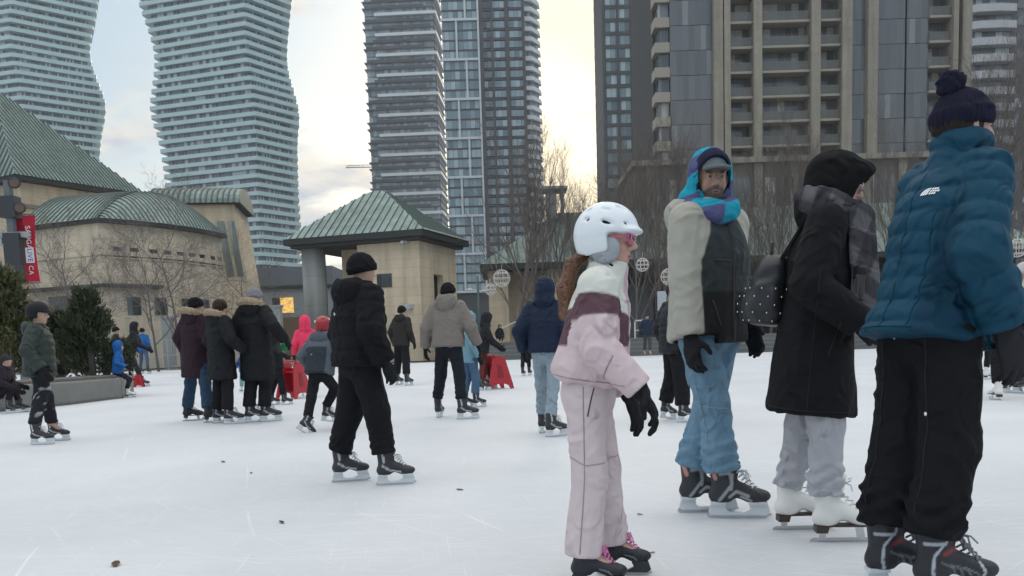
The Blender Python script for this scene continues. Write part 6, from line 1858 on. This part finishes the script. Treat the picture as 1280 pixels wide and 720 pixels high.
    def tp(u):
        x = u * (len(top_px) - 1); i = min(int(x), len(top_px) - 2); f = x - i
        px = top_px[i][0] * (1 - f) + top_px[i + 1][0] * f; py = top_px[i][1] * (1 - f) + top_px[i + 1][1] * f
        Yd = np.interp(u, [0, .4, 1], [D0, D0 + 9, A[1] + loc[-1][1] + 1])
        q = at(px, py, Yd); return V(q[0] - A[0], q[1] - A[1], q[2] + .2)
    def ef(u):
        x = u * N; i = min(int(x), N - 1); f = x - i
        q = ew[i] * (1 - f) + ew[i + 1] * f; return V(q[0], q[1], ev + .28)
    def Pr(u, v):
        a, b_ = ef(min(1, u)), tp(u)
        p = a * (1 - v) + b_ * v
        p[2] += .5 * math.sin(math.pi * v) * math.sin(math.pi * min(1, u))
        return p
    m = MB(); m.ribs(rib_sheet(Pr, 34, h=.09, w=.08, nv=8))
    e0, e1 = V(Lp[0] - .3, Lp[1] - .5, ev + .28), V(0 + .1, -.45, ev + .28)
    t0, t1 = at(84, 247, D0 + 11) - V(A[0], A[1], 0), tp(5 / 12)
    def Pl(u, v):
        a = e0 * (1 - u) + e1 * u; tgt = t0 * (1 - u) + t1 * u
        if u > .0: pass
        h = math.sin(v * math.pi / 2); g = 1 - math.cos(v * math.pi / 2)
        hh = h * .75 + .25 * v
        # right edge follows the groin curve
        p = a + (tgt - a) * V(v, v, 0) + V(0, 0, (tgt[2] - a[2]) * hh)
        q = tp(v * 5 / 12)
        return p * (1 - u ** 3) + q * u ** 3
    m.ribs(rib_sheet(Pl, 18, h=.09, w=.08, nv=8))
    m.build('roof', [COP, SEAM], r, fix=False)
    # great hall behind with pyramid roof
    Yh = 76
    c = at(18, 217, Yh); ez = float(c[2])
    c2 = at(181, 240, Yh + 11)
    rz = math.atan2(c2[1] - c[1], c2[0] - c[0])
    h = empty('great_hall', (c[0], c[1], 0), rz, 'beige stone hall with a steep green copper pyramid roof at the left edge', 'building')
    W = float(np.linalg.norm(c2[:2] - c[:2])); 
    hw = at(-2, 100, Yh + 9)
    D = 24.0
    A_, B_, C_, D_ = V(0, 0, ez), V(W, 0, ez), V(W, D, ez), V(0, D, ez)
    aw = at(-9, 109, Yh + 10) - V(c[0], c[1], 0)
    T1 = V(aw[0] * math.cos(rz) + aw[1] * math.sin(rz), -aw[0] * math.sin(rz) + aw[1] * math.cos(rz), aw[2]); T2 = T1 + V(.01, 0, 0); D = T1[1] * 2
    C_, D_ = V(W, D, ez), V(0, D, ez)
    m = MB()
    for q in (seam_facet(A_, B_, T1, T2, 34, .09), seam_facet(D_, A_, T1, T1, 30, .09), seam_facet(B_, C_, T2, T2, 30), seam_facet(C_, D_, T2, T1, 20)): m.ribs(q)
    m.build('roof', [COP, SEAM], h, fix=False)
    box_part('eave', DARKE, h, .05, W - .05, .05, D - .05, ez - .45, ez - .02)
    box_part('wall', BEIGE, h, .8, W - .8, .8, D - .8, 0, ez - .46)
    box_part('string_course', plain('course_stone', (.22, .18, .14), .8), h, .6, W - .6, .6, D - .6, ez - 2.6, ez - 2.3)
    for k in range(3): box_part('window', GLD, h, 1.6 + k * 3, 2.8 + k * 3, .7, .82, 7.0, 9.5)
    # tower with small barrel roof and sloping glass strips
    Yt = 92
    t = at(252, 260, Yt)
    tw = empty('stair_tower', (float(at(214, 260, Yt + 4)[0]), Yt, 0), R(8), 'beige stair tower with a small barrel roof and sloping glass strips', 'tower')
    x0 = tw.location.x
    tz = ztop(265, 254, Yt)
    X = lambda p: float(at(p, 300, Yt)[0]) - x0
    xr = X(292); xl = 0
    m = MB(); m.prism([(xl, 0), (X(316), 0), (X(292), tz), (xl, tz)], .0, 9, 0, 'y'); m.build('wall', BEIGE, tw)
    for a, b in ((270, 279), (283, 291)):
        m = MB(); z1, z0 = ztop(270, 275, Yt), ztop(270, 345, Yt); sh = (X(316) - X(292)) * (z1 - z0) / tz
        m.prism([(X(a) + sh, z0), (X(b) + sh, z0), (X(b), z1), (X(a), z1)], -.12, .05, 0, 'y'); m.build('window', panes('buttress_glass', .8, (.10, .13, .12), (.2, .23, .2), (.2, .2, .18), (.3, .3, .28), .2), tw)
    g = []
    rows = []
    yr = (-.6, 9)
    def Pv(u, v):
        th = math.pi * v
        return V(xl - .6 + (xr - xl + 1.2) * u, yr[0] + (yr[1] - yr[0]) * (1 - math.cos(th)) / 2, tz + .1 + 2.0 * math.sin(th))
    m = MB(); m.ribs(rib_sheet(Pv, 16, h=.16, w=.12, nv=14, up=(0, -.3, 1)))
    m.build('roof', [COP, SEAM], tw, fix=False)
    m = MB(); m.prism([(yr[0] + (yr[1] - yr[0]) * (1 - math.cos(a)) / 2, tz + .1 + 2.0 * math.sin(a)) for a in np.linspace(0, math.pi, 16)], xr + .58, xr + .75, 0, 'x'); m.build('gable', COPD, tw)
    box_part('eave', DARKE, tw, xl - .55, xr + .55, yr[0] + .05, yr[1] - .05, tz + .005, tz + .1)
    # low slate-coloured block between tower and pavilion
    Yb = 112
    xa, xb = gxyz(306, Yb), gxyz(420, Yb)
    lb = empty('low_block', (xa, Yb, 0), 0, 'low slate roofed block with a lit yellow window beside the round column', 'building')
    z1, z2 = ztop(350, 334, Yb), ztop(350, 357, Yb)
    box_part('roof', plain('slate_cladding', (.13, .15, .175), .6), lb, 0, xb - xa, 0, 12, z2, z1)
    box_part('fascia', DARKE, lb, -.1, xb - xa + .1, -.1, 12, z2 - .35, z2 - .01)
    box_part('wall', plain('grey_render', (.27, .29, .30), .8, var=.1), lb, .1, xb - xa - .1, .3, 11.5, 0, z2 - .36)
    X2 = lambda p: gxyz(p, Yb) - xa
    zc, zd = ztop(355, 391, Yb), ztop(355, 372, Yb)
    box_part('window', GLD, lb, X2(343), X2(352), .2, .32, zc, zd)
    box_part('lit_window', plain('lit_yellow', (.85, .52, .14), .6, emit=.45), lb, X2(353), X2(369), .2, .32, zc, zd)
    box_part('base_wall', plain('brown_brick', (.17, .11, .07), .9), lb, X2(330), X2(415), -.2, .28, 0, zc - .6)
towers(); pavilion(); long_hall(); library()
# ================================================================== TREES, PLANTER, FURNITURE
BARK = plain('grey_bark', (.12, .105, .095), .9, bump=.5, scale=6, var=.3)
TWIG = plain('dark_twig', (.135, .112, .10), .9, var=.3)
def bare_tree_meshes(seed, H, spread, levels=5, clear=.25, nmain=7, up=.35, fine=1.0, tr=.012):
    rnd = random.Random(seed)
    T, Cw = MB(), MB()
    def path(p, d, L, r0, r1, n, wob, lift):
        pts, rr = [p], [r0]
        for i in range(n):
            d = unit(d + V(rnd.gauss(0, wob), rnd.gauss(0, wob), rnd.gauss(0, wob) + lift))
            p = p + d * L / n; pts.append(p); rr.append(r0 + (r1 - r0) * (i + 1) / n)
        return pts, rr, d
    r0 = H * tr
    pts, rr, d = path(V(0, 0, 0), V(0, 0, 1), H * .85, r0, r0 * .18, 9, .05, .05)
    T.tube(pts, rr, 8)
    def child(p, d, L, r, lev):
        n = 4 if lev < 3 else 3
        pts, rr, d2 = path(p, d, L, r, r * .35, n, .10 + .03 * lev, up * .16)
        Cw.tube(pts, rr, (6, 5, 4, 3, 3, 3)[min(lev, 5)], cap=False)
        if lev >= levels: return
        k = {1: 6, 2: 5, 3: 4, 4: 3}.get(lev, 3)
        k = max(2, int(round(k * fine)))
        for j in range(k):
            t = .25 + .75 * (j + rnd.random() * .7) / k
            x = min(t, .999) * n; i = int(x); f = x - i
            q = pts[i] * (1 - f) + pts[i + 1] * f
            ax = unit(pts[i + 1] - pts[i]); s = unit(np.cross(ax, V(rnd.gauss(0, 1), rnd.gauss(0, 1), rnd.gauss(0, 1))))
            a = R(rnd.uniform(22, 50)) * (1.15 - up * .5)
            child(q, unit(ax * math.cos(a) + s * math.sin(a)), L * rnd.uniform(.42, .68), max(r * .42, .0055), lev + 1)
    m_ = nmain
    for j in range(m_):
        t = clear + (1 - clear) * (j + rnd.random() * .5) / m_
        x = min(t, .99) * 9; i = int(x); f = x - i
        q = pts[i] * (1 - f) + pts[i + 1] * f
        az = j * 2.4 + rnd.uniform(-.4, .4); el = R(rnd.uniform(25, 50) + up * 25)
        dd = V(math.cos(az) * math.cos(el), math.sin(az) * math.cos(el), math.sin(el))
        child(q, dd, spread * (1.15 - .5 * t) * rnd.uniform(.8, 1.15), r0 * .5 * (1.1 - t * .6), 1)
    return T.mesh('trunk', BARK, True, fix=False), Cw.mesh('crown', TWIG, True, fix=False)
def put_tree(me, px, Y, sc, rz, label, z=0.0):
    r = empty('bare_tree', (gxyz(px, Y), Y, z), rz, label, 'tree', 'leafless trees round the rink')
    r.scale = sc if hasattr(sc, '__len__') else (sc,) * 3
    link('trunk', me[0], r); link('crown', me[1], r)
    return r
def trees():
    wide = [bare_tree_meshes(11, 9, 4.6, 5, .22, 8, .2), bare_tree_meshes(12, 9, 4.8, 5, .2, 8, .25)]
    tall = [bare_tree_meshes(21, 12, 5.0, 4, .12, 13, .95, 1.25, tr=.009), bare_tree_meshes(22, 12, 4.8, 4, .10, 13, .9, 1.25, tr=.009), bare_tree_meshes(23, 12, 5.2, 4, .10, 13, .98, 1.2, tr=.009), bare_tree_meshes(24, 12, 4.6, 5, .10, 12, .9, .85, tr=.012)]
    put_tree(wide[0], 196, 50, .80, .3, 'spreading leafless tree before the drum wall, left of the maroon parka')
    put_tree(wide[1], 226, 47, .86, 2.0, 'spreading leafless tree right behind the maroon parka')
    put_tree(wide[0], 100, 48, .82, 1.4, 'leafless tree rising behind the dark evergreen shrub')
    put_tree(wide[1], 318, 54, .72, .9, 'small leafless tree in front of the stair tower')
    put_tree(wide[0], 62, 54, .66, 4.0, 'leafless tree by the red banner pole')
    L = [(648, 57, 1.08, 3, 'tall leafless tree against the framed dark tower, left of the navy hood'), (668, 62, 1.12, 3, 'tall leafless tree directly behind the navy hood'),
         (712, 62, .98, 2, 'thin leafless tree in the bright sky gap'), (736, 66, .92, 0, 'thin leafless tree behind the white helmet'),
         (795, 56, .98, 1, 'leafless tree hung with light globes beside the pink glasses'), (826, 60, 1.08, 2, 'leafless tree left of the beige sleeve'),
         (768, 68, 1.0, 0, 'leafless tree beneath the dark gridded tower'), (858, 62, 1.15, 1, 'leafless tree behind the blue blanket scarf'), (962, 62, 1.12, 2, 'leafless tree between the scarf man and the woman in black'),
         (1000, 66, 1.15, 0, 'leafless tree behind the black hood'), (930, 70, 1.05, 1, 'leafless tree behind the scarf man and his backpacked neighbour'), (1098, 64, 1.1, 2, 'leafless tree behind the left shoulder of the blue jacket'),
         (1240, 52, 1.3, 3, 'tall leafless tree beside the navy pompom hat'), (1272, 50, 1.15, 2, 'tall leafless tree at the right edge'), (1208, 62, 1.1, 0, 'leafless tree hidden behind the pompom hat')]
    for i, (px, Y, sc, k, lb) in enumerate(L): put_tree(tall[k], px, Y, (sc * .95, sc * .95, sc), i * 1.7, lb)
trees()
def evergreen(px, Y, H, W, seed, label, z, c0=(.018, .030, .012), c1=(.055, .065, .022)):
    rnd = np.random.RandomState(seed)
    r = empty('evergreen_shrub', (gxyz(px, Y), Y, z), 0, label, 'shrub', 'evergreens in the planter')
    m = MB(); m.tube([(0, 0, -.3), (.03, 0, H * .5), (0, .02, H * .92)], [.09, .06, .015], 7)
    stems = 60
    ctr = []
    for i in range(stems):
        t = rnd.uniform(.0, .9) ** .9; a = rnd.uniform(0, 6.28)
        rad = W * (1 - t) ** .75 * (.85 + .3 * rnd.rand())
        p0 = V(0, 0, H * t * .85); p1 = p0 + V(math.cos(a) * rad, math.sin(a) * rad, rad * .35 + .1 * H * rnd.rand())
        m.tube([p0, (p0 + p1) / 2 + V(0, 0, -.04), p1], [.02, .012, .005], 4, cap=False)
        ctr.append((p0, p1))
    m.build('trunk', BARK, r, True, fix=False)
    vs, fs = [], []
    for p0, p1 in ctr:
        ax = unit(p1 - p0); L = np.linalg.norm(p1 - p0)
        for k in range(int(230 * (.4 + L))):
            s = rnd.uniform(.25, 1.05); q = p0 + (p1 - p0) * s + rnd.normal(0, .05 + .05 * (1 - s), 3)
            d = unit(ax * .8 + V(0, 0, .5) + rnd.normal(0, .45, 3)); sd = unit(np.cross(d, rnd.normal(0, 1, 3)))
            l = rnd.uniform(.06, .13); w = rnd.uniform(.012, .025)
            o = len(vs); vs += [q - sd * w, q + sd * w, q + d * l + sd * w * .3, q + d * l - sd * w * .3]; fs.append((o, o + 1, o + 2, o + 3))
    c = MB(); c.add(vs, fs)
    leaf, nt, b = new_mat('cedar_leaf')
    g = nd(nt, 'ShaderNodeNewGeometry'); mx = nd(nt, 'ShaderNodeMix', data_type='RGBA'); mx.inputs['A'].default_value = c4(c0); mx.inputs['B'].default_value = c4(c1)
    nt.links.new(g.outputs['Random Per Island'], mx.inputs['Factor']); nt.links.new(mx.outputs['Result'], b.inputs['Base Color']); b.inputs['Roughness'].default_value = .7
    c.build('crown', leaf, r, fix=False)
evergreen(10, 18.6, 2.75, 1.05, 3, 'large yellowish evergreen shrub at the left edge of the planter', .4, (.03, .04, .012), (.12, .115, .035))
evergreen(-18, 19.4, 2.9, 1.0, 6, 'evergreen shrub cut off by the left edge of the photo', .4)
evergreen(112, 19.2, 2.2, .78, 4, 'dark evergreen shrub behind the boy in the olive puffer', .4)
evergreen(70, 20.2, 1.7, .75, 9, 'low evergreen shrub between the two larger ones', .4)
def planter():
    p0 = ground(-60, 520); p1 = ground(20, 513); p2 = ground(88, 506); p3 = ground(143, 499)
    r = empty('planter', (p2[0], p2[1], 0), 0, 'curved concrete planter holding the evergreen shrubs', 'planter')
    base = V(p2[0], p2[1], 0)
    line = [p0 - base, p1 - base, p2 - base, p3 - base]
    end = p3 - base
    back = [end + V(.06, .22, 0), end + V(-.25, 1.0, 0), end + V(-.6, 2.4, 0), line[0] + V(-.5, 3.2, 0)]
    poly = [tuple(q[:2]) for q in line + back]
    h = .44
    conc = plain('planter_concrete', (.19, .185, .17), .9, bump=.4, scale=5, var=.18)
    m = MB(); m.prism(poly, .0, h, 0, 'z'); me = m.build('wall', conc, r)
    bv = me.modifiers.new('b', 'BEVEL'); bv.width = .05; bv.segments = 3
    cen = np.mean([np.array(q) for q in poly], axis=0)
    sp = [tuple(np.array(q) + (cen - np.array(q)) * .10) for q in poly]
    m = MB(); m.prism(sp, h + .002, h + .05, 0, 'z'); m.build('soil', plain('snowy_soil', (.12, .11, .10), .95, var=.6, scale=4, bump=.5), r)
    m = MB(); m.prism([tuple(np.array(q) + (np.array(q) - cen) * .035) for q in poly], .001, .035, 0, 'z'); m.build('kerb', plain('dark_kerb', (.10, .10, .10), .5), r)  # low dark strip round the foot of the planter
planter()
def far_edge():
    # terrace steps behind the rink
    st = plain('terrace_concrete', (.17, .17, .165), .85, bump=.3, scale=2, var=.15)
    x0, x1 = gxyz(548, 54), gxyz(1330, 52)
    r = empty('terrace_steps', ((x0 + x1) / 2, 53.2, 0), R(-2.2), 'wide grey concrete terrace steps along the far edge of the ice', 'steps')
    W = (x1 - x0) / 2
    for k in range(4):
        m = MB(); m.box(-W, W, k * .55, 6 if k == 3 else (k + 1) * .55 + .0, -.05, .26 * (k + 1)); m.build('step', st, r, fix=False)
    for k in range(4):
        m = MB(); m.box(-W, W, k * .55 - .03, k * .55 + .12, .26 * (k + 1) + .002, .26 * (k + 1) + .04); m.build('nosing', plain('pale_nosing', (.28, .28, .275), .8), r, fix=False)
    # railing on the left
    y = 55.0
    xa, xb = gxyz(120, y), gxyz(352, y)
    f = empty('railing_fence', ((xa + xb) / 2, y, 0), R(-1), 'grey metal bar railing along the far left edge of the ice', 'railing')
    W = (xb - xa) / 2
    steel = plain('galvanised_rail', (.36, .37, .37), .5, .3)
    n = int(2 * W / 2.2)
    for i in range(n + 1): 
        m = MB(); m.box(-W + i * 2.2 - .04, -W + i * 2.2 + .04, -.04, .04, 0, 1.95); m.build('post', steel, f, fix=False)
    for i in range(n):
        m = MB(); a = -W + i * 2.2 + .05; b = a + 2.1
        m.box(a, b, -.02, .02, 1.82, 1.88); m.box(a, b, -.02, .02, .2, .26); m.box(a, b, -.02, .02, .9, .95)
        for k in range(15): m.box(a + .07 + k * .14 - .012, a + .07 + k * .14 + .012, -.012, .012, .24, 1.84)
        m.build('panel', steel, f, fix=False)
    # slanted white handrail on the terrace
    a, b = at(622, 413, 58), at(656, 397, 62)
    h = empty('handrail', (a[0], a[1], 1.0), 0, 'sloping white handrail left of the navy hood', 'handrail')
    wm = plain('white_pipe', (.6, .6, .6), .5)
    m = MB(); m.tube([V(0, 0, a[2] - 1), b - V(a[0], a[1], 1.0)], .05, 8); m.build('rail', wm, h)
    for t in (.05, .9): 
        q = (a + (b - a) * t) - V(a[0], a[1], 1.0); m = MB(); m.tube([(q[0], q[1], 0 + .0), (q[0], q[1], q[2])], .04, 8); m.build('post', wm, h)
    # small white frame by the far navy figure
    q = at(801, 431, 55); w = empty('barrier_frame', (q[0], 55, 1.04), 0, 'white tubular barrier beside the distant navy jacket', 'barrier')
    m = MB(); m.tube([(-.35, 0, 0), (-.35, 0, 1.0), (-.3, 0, 1.1), (.2, 0, 1.1), (.25, 0, 1.0), (.25, 0, 0)], .045, 8); m.tube([(-.35, 0, .5), (.25, 0, .5)], .03, 6); m.build('frame', wm, w)
    # notice board on the tree trunk
    q = at(827, 377, 56); w = empty('notice_board', (q[0], 55.9, 1.04), 0, 'small pale notice board right of the globe-lit tree', 'sign')
    box_part('board', plain('notice_white', (.45, .47, .5), .7), w, -.28, .28, -.03, .03, q[2] - 1.6, q[2] - .4)
    box_part('post', BARK, w, -.04, .04, -.025, .025, 0, q[2] - 1.62)
    # slim lamp post with small fittings
    q = at(597, 345, 57); w = empty('lamp_post', (q[0], 57, 0), 0, 'slim green lamp post at the corner of the copper roofed hall', 'lamp post')
    gm = plain('green_post', (.06, .10, .09), .6)
    m = MB(); m.tube([(0, 0, 0), (0, 0, q[2])], [.1, .07], 10); m.build('pole', gm, w, True)
    for zz, dx in ((ztop(597, 362, 57), -.55), (ztop(597, 364, 57), .45)):
        m = MB(); m.tube([(0, 0, zz), (dx, -.1, zz)], .03, 6); m.ball((dx, -.1, zz), .16, 10, 0, (1.5, 1, .5)); m.build('fitting', plain('lamp_pale', (.5, .52, .52), .4), w, True)
    # concrete lamp base on the left
    for px, top in ((209, 398), (345, 384)):
        y = 53.8 if px > 300 else 56.5
        q = at(px, top, y); w = empty('bollard_post', (q[0], y, 0), 0, 'square grey post behind the railing, %s' % ('by the spreading trees' if px < 300 else 'in front of the lit yellow window'), 'post', 'grey posts by the railing')
        m = MB(); m.prism([(-.3, -.3), (.3, -.3), (.3, .3), (-.3, .3)], 0, q[2], 0, 'z'); m.prism([(-.36, -.36), (.36, -.36), (.36, .36), (-.36, .36)], q[2] + .002, q[2] + .12, 0, 'z'); m.build('shaft', plain('post_grey', (.27, .28, .28), .8), w)
far_edge()
def globes():
    wm = plain('globe_wire', (.55, .52, .50), .5)
    for px, py, rr, Y, lb in ((627, 348, 10.5, 50, 'large wire light globe beneath the copper eave'), (613, 362, 7, 51, 'smaller wire globe beside the large one by the lamp post'), (803, 331, 8, 47, 'wire light globe just right of the pink glasses'),
                              (836, 346, 10, 47, 'wire light globe beside the beige sleeve'), (1272, 310, 11, 40, 'wire light globe at the right edge above the cream jacket')):
        c = at(px, py, Y); r_ = rr / F_PX * Y
        g = empty('light_globe', tuple(c), px * .1, lb, 'light globe', 'wire light globes in the trees')
        m = MB(); w = .016
        for k in range(5):
            a = math.pi * k / 5
            m.tube([(r_ * math.cos(t) * math.cos(a), r_ * math.cos(t) * math.sin(a), r_ * math.sin(t)) for t in np.linspace(0, 2 * math.pi, 25)], w, 4, cap=False)
        for zt in (-.6, 0, .6):
            q = math.sqrt(1 - zt * zt)
            m.tube([(r_ * q * math.cos(t), r_ * q * math.sin(t), r_ * zt) for t in np.linspace(0, 2 * math.pi, 25)], w, 4, cap=False)
        m.build('cage', wm, g, True, fix=False)
        m = MB(); m.tube([(0, 0, r_), (.02, 0, r_ + .12), (.05, 0, r_ + .3)], .010, 4); m.build('cord', wm, g)
globes()
def banner_pole():
    Y = 26.0
    def p(px, py, dy=0): return at(px, py, Y + dy)
    b0 = p(24, 449)
    r = empty('banner_mast', (b0[0], Y, 0), 0, 'dark equipment mast with round spotlights and a red vertical banner', 'mast')
    org = V(b0[0], Y, 0)
    dk = plain('mast_dark', (.03, .034, .04), .6, var=.2); gy = plain('mast_grey', (.12, .14, .155), .6)
    L = lambda px, py, dy=0: p(px, py, dy) - org
    top = L(9, 226); 
    X0 = L(14, 300)[0]
    # the mast itself stands upright
    zt = float(top[2])
    x = float(L(16, 300)[0])
    m = MB(); m.box(x - .09, x + .09, -.09, .09, 0, zt); m.build('pole', gy, r)
    m = MB(); m.box(x - .24, x + .24, -.2, .2, zt - 1.05, zt - .45); m.build('speaker_box', dk, r)
    m = MB(); m.box(x - .16, x + .30, -.24, .12, zt - 2.9, zt - 1.5); m.build('equipment_box', dk, r)
    m = MB(); m.box(x - .5, x + .55, -.12, .12, zt - 1.62, zt - 1.46); m.box(x - .5, x - .2, -.22, .22, zt - 1.8, zt - 1.64); m.build('bracket', plain('bracket_steel', (.3, .32, .33), .5), r)
    for k, (px, py) in enumerate(((18, 229), (25, 260))):
        c = L(px, py)
        m = MB(); m.tube([c + V(-.02, .14, 0), c + V(.02, -.02, 0), c + V(.08, -.17, -.02)], [.08, .155, .165], 14); s_ = m.build('spotlight', dk, r, True)
        m = MB(); m.bar(V(x, 0, c[2]), c + V(0, .05, 0), .05, .05); m.build('arm', gy, s_)
        m = MB(); m.tube([c + V(.08, -.172, -.02), c + V(.083, -.18, -.02)], [.13, .12], 14); m.build('lens', plain('lamp_lens', (.12, .07, .05), .15), s_)
    # banner: slightly bowed cloth on two arms, facing the rink
    za, zb = float(L(40, 269)[2]), float(L(45, 352)[2])
    xa, xb = float(L(30.5, 300)[0]), float(L(45.5, 300)[0])
    red = fabric('banner_red', (.42, .018, .04), .7, wr=2, var=.1)
    g = []
    for i in range(13):
        t = i / 12; row = []
        for j in range(5):
            u = j / 4
            row.append((xa + (xb - xa) * u, .06 * math.sin(t * 5 + u * 2) - .02, za + (zb - za) * t))
        g.append(row)
    m = MB(); m.sheet(g); bo = m.build('banner', red, r, fix=False)
    sol = bo.modifiers.new('s', 'SOLIDIFY'); sol.thickness = .006
    m = MB(); m.sheet([[(xa - .33 + u * .22, .22 + .02 * math.sin(t * 6), za - .05 + (zb - za) * t * 1.0) for u in (0, 1)] for t in np.linspace(0, 1, 8)]); bo2 = m.build('rear_banner', red, r, fix=False)
    for zz in (za + .03, zb - .03):
        m = MB(); m.tube([(x, 0, zz), (xb + .03, .0, zz)], .022, 6); m.build('banner_arm', gy, r)
    wh = plain('banner_white', (.62, .6, .62), .7)
    cxm = (xa + xb) / 2
    def text(s, z, size, mat, name, boxed=False):
        cu = bpy.data.curves.new(name, 'FONT'); cu.body = s; cu.size = size; cu.align_x = 'CENTER'; cu.align_y = 'CENTER'; cu.extrude = .003; cu.space_character = 1.05
        o = bpy.data.objects.new(name, cu); COL.objects.link(o)
        dg = bpy.context.evaluated_depsgraph_get(); me = bpy.data.meshes.new_from_object(o.evaluated_get(dg)); bpy.data.objects.remove(o)
        q = link(name, me, bo, mat); q.location = (cxm, -.105, z); q.rotation_euler = (R(90), R(90), 0)
        return q
    H = za - zb
    text('SAUGA', za - H * .34, .20, wh, 'lettering')
    m = MB(); m.box(cxm - .12, cxm + .12, -.10, -.09, za - H * .72, za - H * .49); m.build('lettering_panel', wh, bo)
    text('LIVE', za - H * .605, .20, plain('banner_violet', (.10, .06, .25), .7), 'lettering')
    text('CA', za - H * .83, .19, wh, 'lettering')
banner_pole()
def litter():
    rnd = random.Random(5)
    lm = plain('dead_leaf', (.10, .055, .03), .9, var=.3)
    spots = [(145, 707, .03, 'curled brown leaf on the ice at the bottom left'), (352, 654, .02, 'small dark leaf scrap left of the black puffer'), (279, 578, .022, 'dark leaf scrap below the holding hands group'), (575, 613, .018, 'dark leaf scrap right of the black puffer skates'), (314, 592, .015, 'tiny leaf scrap in mid ice'), (800, 644, .012, 'tiny twig beside the girl'), (815, 692, .010, 'dark crumb near the girl skates')]
    for px, py, s_, lb in spots:
        g = ground(px, py)
        m = MB(); a = rnd.uniform(0, 3)
        rows = [[(s_ * (u * 2 - 1) * 1.2, s_ * .5 * (v * 2 - 1) * (1 - (2 * u - 1) ** 2 + .15), .003 + s_ * .5 * abs(v - .5) * (.6 + u)) for v in (0, .25, .5, .75, 1)] for u in np.linspace(0, 1, 7)]
        m.sheet(rows); o = m.build('dead_leaf', lm, None, True, fix=False); o.location = g; o.rotation_euler = (0, 0, a)
        so = o.modifiers.new('s', 'SOLIDIFY'); so.thickness = .001
        tag(o, lb, 'leaf', 'leaf litter on the ice')
litter()
